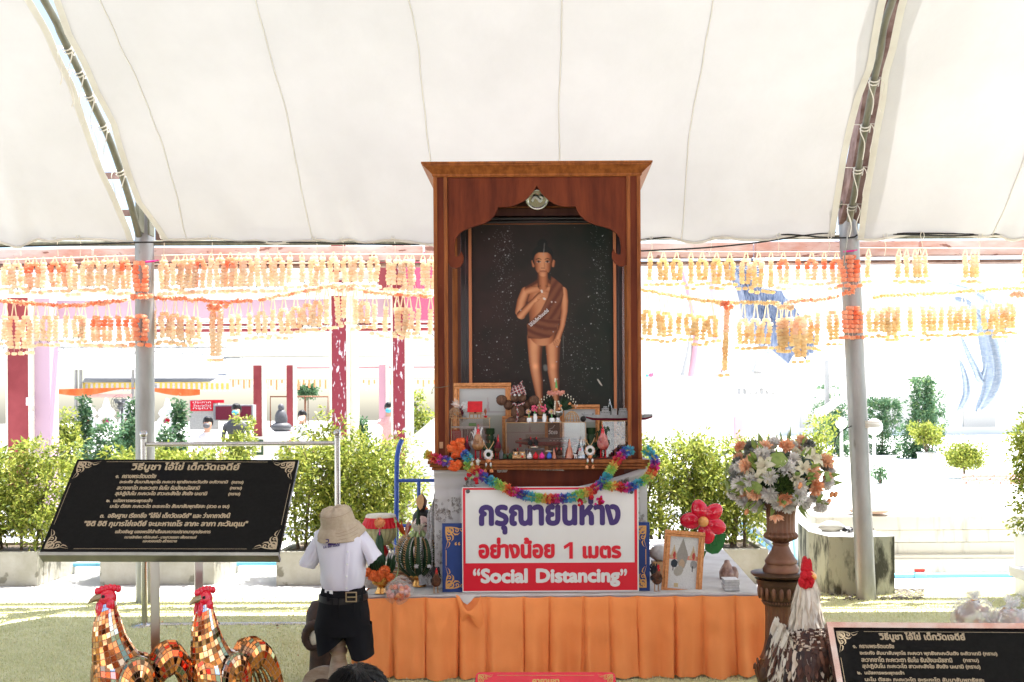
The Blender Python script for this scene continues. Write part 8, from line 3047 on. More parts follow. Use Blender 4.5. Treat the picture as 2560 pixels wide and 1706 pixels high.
def pic_pale(gx, gy):
 C = np.ones(gx.shape + (3,)) * np.array([.52, .54, .52]) * (1 - .15 * gy[..., None])
 C[(gx > .5) & (gy > .42) & (gy < .95)] = np.array([.38, .40, .34])
 C[np.abs(gy - .36) < .008] = np.array([.40, .38, .38])
 C[(np.abs(gx - .62) < .02 * (gy - .12) * 8) & (gy < .36) & (gy > .12)] = np.array([.42, .36, .36])
 return C
frame_pic(1652, 1752, 1324, 1484, 5.85, 15, -.10, 'leaning gold frame with a pale temple and rooster print on the table', pic_temple, roll=.085)
t = thing('plastic_flower', P(1755, 1309, 6.35), 'glossy red five-petal plastic flower with orange centre and green leaf', 'flower')
DF = 6.35
fcn = P(1757, 1304, DF)
for (dx, dy, r) in ((-9, -31, 19), (28, -24, 19), (35, 13, 18), (10, 33, 19), (-33, -2, 20)):
 mb = MB()
 c = P(1757 + dx, 1304 + dy, DF)
 dv = (c - fcn)
 an = math.atan2(dv.z, dv.x)
 mb.ell(fcn.lerp(c, .84), (.076, .017, .053), 0, 22, 14, M=Matrix.Rotation(-an, 3, 'Y'), fn=lambda u: 1 - .28 * max(0, -u.x) ** 2)
 mb.build('petal', M['gloss_red'], t)
 for k in range(7):
  aa = an + (k - 3) * .13
  m2 = MB()
  m2.tube([fcn + Vector((math.cos(aa) * .035, -.034, math.sin(aa) * .035)), fcn + Vector((math.cos(aa) * .055, -.036, math.sin(aa) * .055))], .0012, 4)
  if k % 2 == 0:
   m2.build('petal_crease', M['crimson'], t)
mb = MB()
mb.ell(fcn + Vector((0, -.022, 0)), (.034, .024, .034), 0, 24, 12)
mb.build('flower_centre', M['gloss_yel'], t)
mb = MB()
lp = [(1762, 1374), (1763, 1355), (1775, 1344), (1795, 1336), (1815, 1334), (1813, 1352), (1806, 1372), (1795, 1384), (1780, 1386), (1768, 1380)]
mb.prism([P(a, b, DF + .01) for a, b in lp], (0, .012, 0))
for k in range(5):
 q = k / 5
 a = P(lerp(1768, 1808, q), lerp(1376, 1342, q), DF + .006)
 mb.tube([a, a + Vector((.03, 0, .004))], .0012, 4)
 mb.tube([a, a + Vector((-.004, 0, .025))], .0012, 4)
mb.build('leaf', M['gloss_grn'], t)
mb = MB()
mb.tube([P(1764, 1378, DF + .02), P(1755, 1400, DF + .02), Vector((P(1752, 1400, DF).x, DF + .03, zt_tab))], .007, 8)
mb.build('stem', M['gloss_grn'], t)
t = thing('paper_stack', tb(1828, 5.80), 'stack of thin white booklets at the right end of the table', 'booklets')
for k in range(14):
 mb = MB()
 c = tb(1826, 5.83)
 mb.box(c + Vector((R.uniform(-.002, .002), R.uniform(-.002, .002), .003 + k * .0045)), (.085, .11, .0038))
 mb.build('booklet', M['whitef' if k % 2 else 'greyw'], t)
t = thing('animal_figurine', tb(1825, 6.2), 'brown glazed figurine with raised snout behind the booklets', 'figurine')
c = tb(1822, 6.2)
mb = MB()
zq = lambda py: P(1822, py, 6.2).z
mb.lathe([(.055, c.z), (.058, zq(1468)), (.045, zq(1455))], (c.x, 6.2, 0), 16)
mb.lathe([(.03, zq(1455)), (.048, zq(1445)), (.050, zq(1430)), (.036, zq(1418)), (.020, zq(1408)), (.016, zq(1402)), (.008, zq(1400))], (c.x - .01, 6.2, 0), 16)
mb.ell(Vector((c.x + .028, 6.2, zq(1436))), (.035, .03, .05), 0, 12, 8)
for sg in (-1, 1):
 mb.ell(Vector((c.x + sg * .03, 6.18, zq(1424))), (.02, .01, .022), 0, 10, 6)
mb.build('figure', mat('brown_ceramic', (.16, .08, .06), .35, coat=.4, c2=(.40, .26, .20), scale=22), t)
t = thing('woven_box', tb(1643, 6.3), 'small woven tan box behind the dark rooster figurine at right', 'box')
mb = MB()
c = tb(1650, 6.3)
mb.box(c + Vector((0, 0, .05)), (.10, .09, .10), bev=.004)
mb.build('box_body', M['straw'], t)
mb = MB()
mb.ell(c + Vector((0, 0, .15)), (.07, .05, .05), 0, 14, 8, fn=lambda u: 1 + .2 * noise.noise(u * 3))
mb.build('white_cloth', M['whitef'], t)
# ------------------------------------------------ inside the cabinet
cb_ = lambda px, d: Vector((P(px, 1140, d).x, d, zl + .0065))
zz = lambda py, d: P(1344, py, d).z
def glass_case(px0, px1, pyt, d0, d1, label):
 a, b = P(px0, pyt, d0), P(px1, pyt, d0)
 z0, z1 = zl + .008, a.z
 t = thing('glass_case', Vector(((a.x + b.x) / 2, d0, z0)), label, 'display case')
 for (x0, x1, y0, y1, za, zb_) in ((a.x, b.x, d0, d0 + .002, z0, z1), (a.x, a.x + .002, d0 + .003, d1 - .003, z0, z1), (b.x - .002, b.x, d0 + .003, d1 - .003, z0, z1), (a.x, b.x, d0, d1, z1 + .001, z1 + .004)):
  mb = MB()
  mb.bb(x0, x1, y0, y1, za, zb_)
  mb.build('pane', M['glass'], t)
 mb = MB()
 e = .003
 for x in (a.x, b.x):
  mb.tube([Vector((x, d0, z0)), Vector((x, d0, z1))], .0018, 4)
  mb.tube([Vector((x, d0, z1 + .002)), Vector((x, d1, z1 + .002))], .0018, 4)
 mb.tube([Vector((a.x, d0 - .001, z1 + .002)), Vector((b.x, d0 - .001, z1 + .002))], .0022, 4)
 mb.build('edge_strip', M['straw'], t)
 return t, a, b, z1
frame_pic(1135, 1277, 957, 1148, 6.22, 14, -.05, 'large gold framed pale picture at the left inside the cabinet', pic_pale)
frame_pic(1400, 1499, 1012, 1110, 6.24, 11, -.03, 'gold framed pale picture behind the wicker dome at right', pic_pale)
frame_pic(1256, 1370, 1040, 1148, 6.205, 8, -.02, 'gold framed pale picture behind the middle glass case', pic_pale)
t = thing('black_nameplate', P(1388, 1140, 6.12), 'black plate with white Thai letters inside the middle case', 'plaque')
mb = MB()
wbox(mb, 1370, 1396, 1058, 1112, 6.12, .006)
mb.build('plate', M['black'], t)
mb = MB()
o_ = P(1371, 1086, 6.1185)
text_on(mb, 'วัดเจ', o_, UX, VZ, NY, 0, .056, 0, .028, bold=.0008)
mb.tube([P(1374, 1073, 6.118), P(1382, 1070, 6.118), P(1387, 1063, 6.118)], .0012, 4)
mb.build('lettering', M['white'], t)
gm, ga, gb, gz1 = glass_case(1265, 1464, 1058, 5.99, 6.20, 'long low glass display case in the middle of the cabinet')
gl_, la, lb, lz1 = glass_case(1128, 1224, 1047, 6.0, 6.17, 'glass case with a model house at the left of the cabinet')
gr_, ra, rb, rz1 = glass_case(1506, 1572, 1054, 6.0, 6.18, 'small glass case with dried ornament at the right of the cabinet')
t = thing('model_submarine', P(1365, 1108, 6.08), 'black and maroon model submarine inside the middle glass case', 'model submarine')
rings = [[P(px, 1105, 6.09) + Vector((0, r * math.cos(a), r * math.sin(a))) for a in np.linspace(0, 2 * PI, 15)[:-1]] for px, r in ((1288, .006), (1292, .010), (1300, .014), (1320, .022), (1345, .027), (1420, .027), (1440, .022), (1448, .01))]
mb = MB()
mb.loft(rings)
ob = mb.build('hull', [M['dgrey'], M['maroonf']], t)
for p in ob.data.polygons:
 if p.normal.z < -.2:
  p.material_index = 1
mb = MB()
wbox(mb, 1298, 1304, 1096, 1118, 6.088, .004)
mb.bb(P(1296, 1105, 6.09).x, P(1306, 1105, 6.09).x, 6.05, 6.13, zz(1106, 6.09), zz(1105, 6.09))
mb.build('tail_fin', M['crimson'], t)
mb = MB()
for k in range(6):
 wbox(mb, 1374 + k * 9, 1379 + k * 9, 1101, 1102, 6.062, .001)
mb.build('hull_dashes', M['whitef'], t)
mb = MB()
for px in (1320, 1425):
 wbox(mb, px, px + 4, 1116, 1147, 6.08, .01)
mb.build('stand', M['brown'], t)
t = thing('model_house', cb_(1175, 6.06), 'white model house with red gate inside the left glass case', 'model house')
mb = MB()
wbox(mb, 1130, 1222, 1078, 1122, 6.09, .06)
wbox(mb, 1130, 1222, 1066, 1070, 6.05, .1)
wbox(mb, 1130, 1222, 1122, 1148, 6.05, .1)
mb.build('walls', M['whitef'], t)
mb = MB()
for k in range(9):
 wbox(mb, 1126 + k * 3, 1127.6 + k * 3, 1076, 1104, 6.07, .004)
wbox(mb, 1126, 1150, 1074, 1076, 6.07, .004)
mb.build('red_gate', M['red'], t)
mb = MB()
wbox(mb, 1157, 1186, 1073, 1104, 6.085, .003, 0)
for k in range(7):
 wbox(mb, 1160 + k * 4, 1161 + k * 4, 1073, 1104, 6.082, .002, 1)
wbox(mb, 1172, 1190, 1058, 1066, 6.06, .02, 2)
mb.build('windows', [M['dgrey'], M['greyw'], M['green']], t)
t = thing('toy_hut', P(1190, 1046, 6.05), 'toy wooden hut with bright red plank roof on the left case', 'toy house')
for k in range(4):
 mb = MB()
 a, b = P(1169 - (k == 3), 1008.5 + 5.6 * (k + 1), 6.03 - .012 * k), P(1206, 1003.5 + 5.6 * k, 6.04 - .012 * k)
 mb.prism([a, Vector((b.x, a.y, a.z)), Vector((b.x, b.y, b.z)), Vector((a.x, b.y, b.z))], (0, .004, 0))
 mb.build('roof_plank', M['red'], t)
mb = MB()
wbox(mb, 1173, 1203, 1025, 1037, 6.02, .05)
for px in (1173, 1183, 1193, 1201):
 wbox(mb, px, px + 2, 1037, 1046, 6.02, .01)
wbox(mb, 1168, 1213, 1045, 1047, 6.0, .08, 1)
for k in range(4):
 wbox(mb, 1204, 1209, 1030 + k * 4, 1031.4 + k * 4, 6.01, .01)
mb.build('walls', [M['tan'], M['brown']], t)
mb = MB()
wbox(mb, 1185, 1191, 1027, 1034, 6.018, .001)
mb.build('doorway', M['black'], t)
mb = MB()
p = P(1214, 1045, 6.03)
mb.lathe([(.006, 0), (.013, .012), (.011, .013)], p, 12, 0)
for k in range(5):
 mb.petal(p + Vector((0, 0, .012)), Vector((R.uniform(-.4, .4), 0, 1)), .05, .008, 1 if k % 2 else 0)
mb.build('tiny_potted_plant', [M['red'], M['green']], label='tiny red pot with a plant right of the red-roofed hut', cat='plant')
def wicker_dome(px, pyb, d, r, h, m, label):
 t = thing('wicker_dome', P(px, pyb, d), label, 'basket')
 c = P(px, pyb, d)
 mb = MB()
 for k in range(14):
  a = 2 * PI * k / 14
  mb.tube([c + Vector((r * math.cos(a) * math.cos(q), r * math.sin(a) * math.cos(q), h * math.sin(q))) for q in np.linspace(0, PI / 2, 7)], .0016, 4)
 for k in range(6):
  q = PI / 2 * k / 6.3
  mb.tube([c + Vector((r * math.cos(q) * math.cos(a), r * math.cos(q) * math.sin(a), h * math.sin(q))) for a in np.linspace(0, 2 * PI, 22)], .0016, 4, cap=False)
 mb.build('lattice', M[m], t)
wicker_dome(1137, 1045, 6.05, .042, .062, 'tan', 'small brown wicker cage dome at the left cabinet post')
wicker_dome(1430, 1055, 6.04, .046, .064, 'straw', 'pale wicker dome basket on the middle case')
mb = MB()
for k in range(14):
 mb.petal(P(1156, 1043, 6.07) + Vector((R.uniform(-.02, .02), 0, R.uniform(0, .04))), rnd_dir(), .05, .03, k % 3)
for k in range(8):
 mb.petal(P(1150, 1015, 6.1), Vector((R.uniform(-1, 1), 0, R.uniform(-.3, .6))), .06, .04, 0)
mb.build('folded_ribbons', [M['film'], M['maroonf'], M['greyw']], label='striped folded ribbons and clear wrap beside the small wicker dome', cat='ribbon')
t = thing('coconut_monkey', P(1294, 1057, 6.05), 'coconut husk monkey figure with a tartan cap on the middle case', 'figurine')
HD = 6.05
def seed(px, py, r, nm, sq=1.0, dd=0.0, ridge=True):
 mb = MB()
 c = P(px, py, HD + dd)
 rr = r / F * HD
 mb.ell(c, (rr, rr, rr * sq), 0, 18, 14, fn=lambda u: 1 + .03 * math.sin(math.atan2(u.y, u.x) * 16))
 if ridge:
  mb.tube([c + Vector((rr * 1.02 * math.cos(a), -rr * .3, rr * sq * 1.0 * math.sin(a) * .95)) for a in np.linspace(.3, PI - .3, 12)], rr * .06, 5, 1)
 mb.build(nm, [M['husk'], M['black']], t)
seed(1254, 1001, 13.5, 'raised_hand', 1, .02)
seed(1271, 1013, 12.5, 'arm', 1, .03)
seed(1334, 1003, 14.5, 'raised_hand', 1, .02)
seed(1317, 1012, 11, 'arm', 1, .04)
seed(1287, 994, 11.5, 'cheek', 1.05, 0, False)
seed(1304, 994, 11.5, 'cheek', 1.05, 0, False)
seed(1295, 1030, 17, 'torso', 1.15, .01, False)
for px in (1279, 1308):
 mb = MB()
 mb.ell(P(px, 1056, HD - .02) + Vector((0, 0, .0)), (.034, .03, .034), 0, 14, 8, fn=lambda u: 1 if u.z > 0 else .12)
 mb.build('foot', M['husk'], t)
for px in (1287, 1298):
 mb = MB()
 mb.ell(P(px, 988, HD - .034), .0075, 0, 10, 8)
 mb.build('eye', M['whitef'], t)
tart = bpy.data.materials.new('tartan')
tart.use_nodes = True
nt = tart.node_tree
tc = nt.nodes.new('ShaderNodeTexCoord')
bs = nt.nodes['Principled BSDF']
prev = None
for (sc_, rot, thr, colr) in ((60, .4, .82, (.45, .44, .41)), (60, 1.97, .86, (.40, .39, .37)), (85, .4, .93, (.35, .02, .03)), (85, 1.97, .93, (.3, .02, .03))):
 mp = nt.nodes.new('ShaderNodeMapping')
 mp.inputs['Rotation'].default_value = (0, rot, 0)
 wv = nt.nodes.new('ShaderNodeTexWave')
 wv.inputs['Scale'].default_value = sc_ / 4
 nt.links.new(tc.outputs['Object'], mp.inputs[0])
 nt.links.new(mp.outputs[0], wv.inputs[0])
 gt = nt.nodes.new('ShaderNodeMath')
 gt.operation = 'GREATER_THAN'
 gt.inputs[1].default_value = thr
 nt.links.new(wv.outputs['Fac'], gt.inputs[0])
 mx = nt.nodes.new('ShaderNodeMix')
 mx.data_type = 'RGBA'
 mx.inputs[6].default_value = (.02, .018, .022, 1)
 mx.inputs[7].default_value = (*colr, 1)
 if prev:
  nt.links.new(prev, mx.inputs[6])
 nt.links.new(gt.outputs[0], mx.inputs[0])
 prev = mx.outputs[2]
nt.links.new(prev, bs.inputs['Base Color'])
bs.inputs['Roughness'].default_value = .9
mb = MB()
c = P(1296, 983, HD)
mb.loft([[c + Vector((r * math.cos(a) * 1.05 + sx, r * math.sin(a), z + .006 * math.sin(a * 3))) for a in np.linspace(0, 2 * PI, 21)[:-1]] for (r, z, sx) in ((.046, -.008, 0), (.047, .004, 0), (.040, .022, 0), (.036, .038, 0), (.03, .044, 0))])
mb.petal(c + Vector((.01, -.02, .03)), Vector((.35, 0, 1)), .05, .03, 0)
mb.build('tartan_cap', tart, t)
mb = MB()
mb.tube(catmull([P(1282, 1009, HD - .04), P(1296, 1013, HD - .045), P(1312, 1008, HD - .04)], 4), .008, 6)
mb.tube(catmull([P(1296, 1012, HD - .05), P(1293, 1025, HD - .052), P(1294, 1040, HD - .05), P(1291, 1055, HD - .04)], 4), [.004 + .0004 * i for i in range(13)], 5, flat=.4)
mb.build('tartan_scarf', tart, t)
for i, (px, pyb, hh, fl_, lab) in enumerate(((1323, 1057, 15, 'palepink', 'small porcelain pot with one pale pink bloom, leftmost on the middle case'), (1338, 1057, 22, 'pink', 'taller blue and white vase with pink buds beside the monkey'), (1361, 1057, 22, 'pink', 'blue and white vase with pink buds left of the silver bowl'), (1380, 1057, 15, 'palepink', 'small porcelain pot with a pale bloom before the silver bowl'))):
 c = P(px, pyb, 6.0)
 t = thing('mini_vase', c, lab, 'vase')
 s_ = hh / F * 6.0
 mb = MB()
 if hh > 20:
  mb.lathe([(.010, 0), (.012, .003), (.010, s_ * .2), (.014, s_ * .55), (.009, s_ * .9), (.012, s_)], c, 16)
 else:
  mb.lathe([(.013, 0), (.016, s_ * .3), (.015, s_ * .7), (.013, s_ * .75), (.014, s_ * .8)], c, 16)
 mb.build('pot', M['porcelain'], t)
 mb = MB()
 tip = c + Vector((-.004, 0, s_ + (.030 if hh < 20 else .018)))
 mb.tube([c + Vector((0, 0, s_ * .8)), tip], .004, 5, 1)
 if hh > 20:
  for k in range(14):
   mb.ell(tip + Vector((R.uniform(-.016, .016), R.uniform(-.01, .01), R.uniform(-.004, .032))), (.0055, .0055, .008), 0, 6, 5)
 else:
  for k in range(12):
   a = 2 * PI * k / 12
   mb.petal(tip, Vector((math.cos(a), -.45, math.sin(a))), .021, .011, 0 if k % 2 else 2)
  mb.ell(tip + Vector((0, -.006, 0)), .005, 3, 6, 5)
 mb.build('blooms', [M[fl_], M['green'], M['creamf'], M['yellow']], t)
t = thing('silver_bowl_offering', P(1394, 1057, 6.08), 'silver footed bowl with folded leaves, jasmine strings and pink flower ring', 'offering')
c = P(1394, 1057, 6.08)
mb = MB()
mb.lathe([(.024, 0), (.026, .004), (.018, .012), (.012, .03), (.016, .036), (.03, .046), (.034, .062), (.036, .07), (.02, .066)], c, 24)
mb.build('silver_bowl', M['silver'], t)
mb = MB()
for sg in (-1, 1):
 for k in range(13):
  q = lerp(.15, 1.35, k / 12)
  for dd in (0, .02):
   mb.petal(c + Vector((sg * .015, dd, .07)), Vector((sg * math.sin(q), -.12, math.cos(q))), .095, .012, 0)
mb.build('folded_leaves', M['darkgreen'], t)
mb = MB()
for sg in (-1, 1):
 for k in range(13):
  q = lerp(.15, 1.35, k / 12)
  mb.ell(c + Vector((sg * .015, 0, .07)) + Vector((sg * math.sin(q), -.12, math.cos(q))) * (.098 + .012 * (k % 2)), (.0035, .0035, .006), 0, 6, 4)
for sg, n_ in ((-.12, 8), (.7, 6)):
 for k in range(n_):
  mb.ell(c + Vector((-.012 + sg * .024 + sg * .012 * k * .5, -.035, .128 - k * .0105)), (.0065, .0065, .0055), 0, 7, 5)
mb.build('jasmine_buds', M['creamf'], t)
mb = MB()
tp_ = P(1390, 983, 6.06)
for k in range(30):
 a = 2 * PI * k / 30
 mb.puff(tp_ + Vector((.043 * math.cos(a), .03 * math.sin(a), R.uniform(-.007, .007))), .014, 0, 12)
mb.build('pink_flower_ring', mat('dusty_pink', (.62, .26, .20), .7, island=[(.60, .22, .17), (.72, .36, .28)]), t)
mb = MB()
for (px, py) in ((1391, 974), (1402, 1015), (1424, 1010), (1398, 1022)):
 mb.puff(P(px, py, 6.02), .011, 0, 16)
mb.build('orange_blossoms', M['peach'], t)
mb = MB()
mb.tube([P(1391, 972, 6.05), P(1390, 950, 6.05)], [.008, .003], 6, 1)
mb.ell(P(1388, 951, 6.05), (.006, .006, .014), 0, 8, 6)
mb.build('lotus_bud', [M['creamf'], M['green']], t)
t = thing('model_battleship', P(1530, 1052, 6.03), 'grey and maroon model battleship poking out past the right post', 'model ship')
SD = 6.02
xA, xB = P(1454, 1045, SD).x, P(1631, 1045, SD).x
hull = []
for u, w0, zt0, zb0 in ((0, .001, 1034, 1037), (.06, .012, 1037, 1046), (.16, .022, 1038, 1052), (.5, .026, 1039, 1053), (.9, .024, 1038, 1052), (1, .016, 1037, 1046)):
 x = lerp(xA, xB, u)
 za, zb_ = zz(zt0, SD), zz(zb0, SD)
 zm = lerp(za, zb_, .58)
 hull.append([Vector((x, SD - w0, za)), Vector((x, SD - w0 * .9, zm)), Vector((x, SD - w0 * .3, zb_)), Vector((x, SD + w0 * .3, zb_)), Vector((x, SD + w0 * .9, zm)), Vector((x, SD + w0, za))])
mb = MB()
mb.loft(hull, smooth=False)
ob = mb.build('hull', [M['grey'], M['maroonf']], t)
zm = zz(1046, SD) - ORG[t.name].z
for p in ob.data.polygons:
 if p.center.z < zm and abs(p.normal.x) < .9:
  p.material_index = 1
for (x0, x1, y0, y1, w_) in ((1501, 1526, 1029, 1039, .03), (1505, 1522, 1021, 1029, .024), (1509, 1518, 1016, 1021, .018), (1529, 1542, 1022, 1039, .026), (1547, 1571, 1027, 1039, .03), (1549, 1566, 1021, 1027, .022), (1584, 1594, 1033, 1038, .02), (1480, 1486, 1033, 1039, .014)):
 mb = MB()
 wbox(mb, x0, x1, y0, y1, SD - w_ / 2, w_, 0, .001)
 for k in range(int((x1 - x0) / 4)):
  wbox(mb, x0 + 1.5 + k * 4, x0 + 3.2 + k * 4, y0 + 2.2, y0 + 4, SD - w_ / 2 - .0006, .0006, 1)
 mb.build('superstructure', [M['grey'], M['black']], t)
mb = MB()
for (a, b) in (((1520, 1022), (1524, 1006)), ((1530, 1022), (1525, 1006)), ((1525, 1008), (1524, 998)), ((1520, 1010), (1528, 1010)), ((1521, 1003), (1527, 1003)), ((1462, 1036), (1461, 1030)), ((1486, 1035), (1480, 1034)), ((1612, 1038), (1612, 1032)), ((1600, 1037), (1622, 1036))):
 mb.tube([P(*a, SD), P(*b, SD)], .0016, 4)
mb.build('mast', M['silver'], t)
mb = MB()
mb.ell(P(1458, 1048, 5.99), .018, 0, 14, 10, fn=lambda u: 1 + .08 * noise.noise(u * 7))
mb.build('dark_ball', M['black'], label='dark round seed ball before the bow of the ship', cat='seed')
mb = MB()
for k in range(120):
 c = P(R.uniform(1544, 1570), R.uniform(1066, 1125), 6.07 + R.uniform(-.02, .02))
 mb.petal(c, Vector((R.uniform(-1, 1), -.2, R.uniform(0, 1.2))), .035, .02, k % 2)
mb.build('dried_ornament', [M['straw'], M['tan']], label='dried straw coloured carved ornament inside the right case', cat='ornament')
small_rooster(cb_(1195, 5.93), .20, .1, 'glaze', 'glaze', 'whitef', 'gloss_red', 'red', 'glazed golden brown rooster with white tail at the left of the cabinet floor', comb=1.8)
small_rooster(cb_(1508, 5.93), .20, -.1, 'glaze_red', 'glaze_red', 'darkgreen', 'gloss_red', 'red', 'glossy pink red rooster at the right of the cabinet floor', comb=1.2)
r1 = small_rooster(Vector((P(1326, 1120, 5.97).x, 5.97, zz(1122, 5.97))), .075, .2, 'black', 'black', 'black', 'red', 'tan', 'left of two small black roosters with red heads', 'pair of small black roosters', tail_n=5)
clone(r1, (P(1340, 1120, 5.97).x - P(1326, 1120, 5.97).x, 0, 0), 'right of two small black roosters with red heads')
r2 = small_rooster(cb_(1292, 5.95), .065, .6, 'dark_plume', 'dark_plume', 'black', 'gloss_red', 'tan', 'tiny red-headed rooster just left of the middle case corner', 'tiny red-headed roosters', tail_n=5)
for k, (px, dz_, lab) in enumerate(((1128, .04, 'tiny red-headed rooster behind the orange flowers, first from left'), (1143, .04, 'tiny red-headed rooster behind the orange flowers, second from left'), (1153, .045, 'tiny red-headed rooster behind the orange flowers, third from left'), (1388, .0, 'tiny red-headed rooster left of the amber crystal'), (1402, .0, 'tiny red-headed rooster right beside the amber crystal'))):
 clone(r2, Vector((P(px, 1140, 5.95).x - P(1292, 1140, 5.95).x, .02, dz_)), lab, rz=R.uniform(-.5, .5))
for (px, lab, hh, d) in ((1166, 'dark rooster with a red head between orange flowers and golden rooster', .13, 5.98), (1243, 'dark rooster with red crest right of the green figure', .135, 6.0)):
 small_rooster(cb_(px, d), hh, .3, 'brown', 'maroonf', 'black', 'gloss_red', 'red', lab, tail_n=5, comb=2.4)
mb = MB()
wbox(mb, 1312, 1360, 1122, 1126, 5.95, .06)
for px in (1314, 1355):
 wbox(mb, px, px + 3, 1126, 1147, 5.97, .02)
mb.build('mini_stand', M['dgrey'], label='low black lattice stand under the two black roosters', cat='stand')
for (px, py, m_, lab) in ((1336, 1118, 'palepink', 'pink and white pastry dish on the low black stand'), (1372, 1128, 'tan', 'small tan dish with red topping right of the low stand')):
 mb = MB()
 mb.lathe([(.008, 0), (.02, .004), (.022, .008), (0, .01)], P(px, py + 3, 5.94), 16, 0)
 for k in range(5):
  mb.ell(P(px + R.uniform(-4, 4), py, 5.94), .006, 1 + k % 2, 6, 5)
 mb.build('tiny_dish', [M['creamf'], M[m_], M['red']], label=lab, cat='dish')
for (px, lab) in ((1225, 'dark green stacked stone figure left in the cabinet'), (1478, 'dark green stacked stone figure right in the cabinet')):
 c = cb_(px, 6.02)
 t = thing('stone_figure', c, lab, 'statuette')
 mb = MB()
 mb.lathe([(.040, 0), (.040, .015), (.03, .02), (.034, .05), (.030, .085), (.018, .095), (.024, .11), (.026, .13), (.020, .14), (.028, .145), (.029, .175), (.026, .180), (0, .18)], c, 22, flute=7, depth=.12)
 mb.build('body', M['jade'], t)
 mb = MB()
 for k in range(10):
  mb.tube([c + Vector((.029 * math.cos(a), .029 * math.sin(a), .148 + k * .0032)) for a in np.linspace(0, 2 * PI, 16)], .0014, 4, cap=False)
 mb.build('ringed_cap', M['jade'], t)
 for sg in (-1, 1):
  mb = MB()
  mb.tube(catmull([c + Vector((sg * .028, 0, .09)), c + Vector((sg * .042, -.01, .065)), c + Vector((sg * .02, -.03, .045))], 3), .008, 6)
  mb.build('arm', M['jade'], t)
for (px, lab) in ((1289, 'small tan teddy bear, left of the two'), (1306, 'small tan teddy bear with a red heart, right of the two')):
 c = cb_(px, 5.885)
 t = thing('teddy_bear', c, lab, 'toy bear')
 mb = MB()
 mb.ell(c + Vector((0, 0, .012)), (.014, .012, .013), 0, 10, 8)
 mb.ell(c + Vector((0, -.003, .030)), (.013, .012, .012), 0, 12, 8)
 for sg in (-1, 1):
  mb.ell(c + Vector((sg * .012, 0, .038)), .0055, 0, 8, 6)
  mb.ell(c + Vector((sg * .014, -.008, .006)), (.007, .009, .006), 0, 8, 6)
  mb.ell(c + Vector((sg * .015, -.004, .018)), (.005, .005, .009), 0, 8, 6)
 mb.build('body', M['straw'], t)
 mb = MB()
 mb.ell(c + Vector((0, -.013, .027)), (.007, .005, .006), 0, 8, 6)
 mb.build('muzzle', M['whitef'], t)
 mb = MB()
 for q in ((-.005, .033), (.005, .033), (0, .028)):
  mb.ell(c + Vector((q[0], -.0155 - (.003 if q[0] == 0 else 0), q[1])), .0016, 0, 6, 4)
 mb.build('eyes_and_nose', M['black'], t)
 if px > 1300:
  mb = MB()
  mb.ell(c + Vector((0, -.014, .013)), (.007, .004, .006), 0, 8, 6)
  mb.build('heart', M['red'], t)
pr = None
for (px, m_, nm) in ((1324, 'whitef', 'white'), (1339, 'red', 'bright red'), (1355, 'magenta', 'magenta pink'), (1373, 'blue', 'blue')):
 c = cb_(px, 5.885)
 t = thing('lidded_pot', c, 'tiny %s glazed lidded pot in the row of four' % nm, 'pot', 'row of tiny lidded pots')
 mb = MB()
 mb.lathe([(.010, 0), (.0155, .006), (.0165, .013), (.013, .020), (.0135, .021)], c, 16)
 mb.build('pot', M[m_], t)
 mb = MB()
 mb.lathe([(.0145, .0212), (.013, .026), (.006, .030), (.0035, .033), (.005, .036), (0, .040)], c, 16)
 mb.build('lid', M[m_], t)
for (px, h_, m_, lab, d) in ((1424, .115, 'crystal_red', 'amber crystal pagoda in the cabinet right of the pots', 5.93), (1453, .13, 'crystal', 'clear crystal pagoda beside the right flower ring', 5.93), (1385, .06, 'crystal_red', 'tiny red crystal pagoda right of the blue pot', 5.90)):
 c = cb_(px, d)
 mb = MB()
 k_ = h_ / .13
 mb.lathe([(.030 * k_, 0), (.028 * k_, .02 * k_), (.020 * k_, .045 * k_), (.018 * k_, .06 * k_), (.011 * k_, .075 * k_), (.009 * k_, .10 * k_), (.003 * k_, .125 * k_), (0, .13 * k_)], c, 8)
 o = mb.build('crystal_pagoda', M[m_], label=lab, cat='crystal')
 for p in o.data.polygons:
  p.use_smooth = False
c = cb_(1439, 5.89)
mb = MB()
mb.ell(c + Vector((0, 0, .018)), (.010, .005, .006), 0, 8, 6)
for q in (-.007, -.004, .004, .007):
 mb.tube([c + Vector((q, 0, .015)), c + Vector((q, 0, 0))], .0014, 4)
mb.tube([c + Vector((-.008, 0, .02)), c + Vector((-.012, 0, .028)), c + Vector((-.017, 0, .026))], [.003, .003, .002], 5)
mb.build('tiny_horse', M['whitef'], label='tiny white horse between the crystal pagodas', cat='figurine')
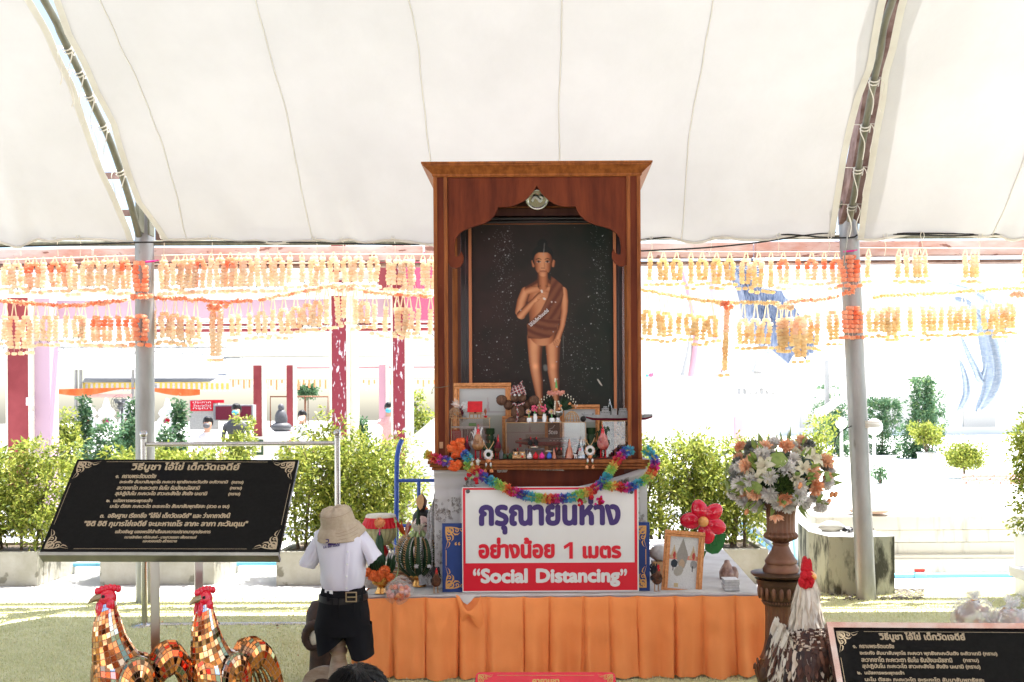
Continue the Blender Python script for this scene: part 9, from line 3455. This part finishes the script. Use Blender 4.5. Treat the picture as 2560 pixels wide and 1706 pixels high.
for (px, m_, h_, lab) in ((1262, 'jade', .03, 'tiny dark green pot left of the glass case corner'), (1277, 'darkgreen', .035, 'tiny dark cup with pink buds left of the teddy bears'), (1253, 'dgrey', .05, 'tiny dark glass bell by the red-crested rooster')):
 c = cb_(px, 5.90)
 mb = MB()
 mb.lathe([(.014, 0), (.016, h_ * .3), (.011, h_ * .8), (.004, h_)], c, 14)
 mb.build('tiny_pot', M[m_], label=lab, cat='pot')
for (px, py, lab) in ((1221, 1137, 'white and peach flower ring with orange tassels hanging at left on the ledge'), (1475, 1127, 'white and peach flower ring with orange tassels hanging at right on the ledge')):
 c = P(px, py, 5.835)
 t = thing('flower_ring', c, lab, 'garland', 'pair of flower rings on the ledge')
 mb = MB()
 for k in range(90):
  a = R.uniform(0, 2 * PI)
  rr = .021
  cc_ = c + Vector((rr * math.cos(a), 0, rr * math.sin(a)))
  mi = 1 if (abs(math.cos(a)) > .75 and R.random() < .6) else 0
  mb.petal(cc_, Vector((math.cos(a) * .8, -.6, math.sin(a) * .8)) + rnd_dir() * .7, .014, .006, mi)
 mb.tube([c + Vector((.021 * math.cos(a), 0, .021 * math.sin(a))) for a in np.linspace(0, 2 * PI, 20)], .008, 6, 0, cap=False)
 mb.build('ring', [M['whitef'], M['peach']], t)
 mb = MB()
 mb.puff(c + Vector((0, 0, -.035)), .018, 0, 30, .5)
 mb.build('collar_blossom', M['peach'], t)
 for sg in (-1, 1):
  mb = MB()
  q = c + Vector((sg * .014, -.004, -.058))
  mb.ell(q, (.006, .006, .012), 0, 8, 6)
  mb.tube([q, q + Vector((sg * .004, 0, -.02))], .0015, 4, 2)
  q2 = q + Vector((sg * .004, 0, -.024))
  for k in range(14):
   mb.petal(q2, Vector((R.uniform(-.5, .5), R.uniform(-.5, .5), -1)), .026, .012, 1)
  mb.build('tassel', [M['whitef'], M['peach'], M['green']], t)
 mb = MB()
 for sg in (-1, 1):
  mb.tube(catmull([c + Vector((0, 0, .025)), c + Vector((sg * .018, .01, .05)), c + Vector((sg * .03, .04, .075))], 4), .0022, 4)
 mb.build('gold_string', M['straw'], t)
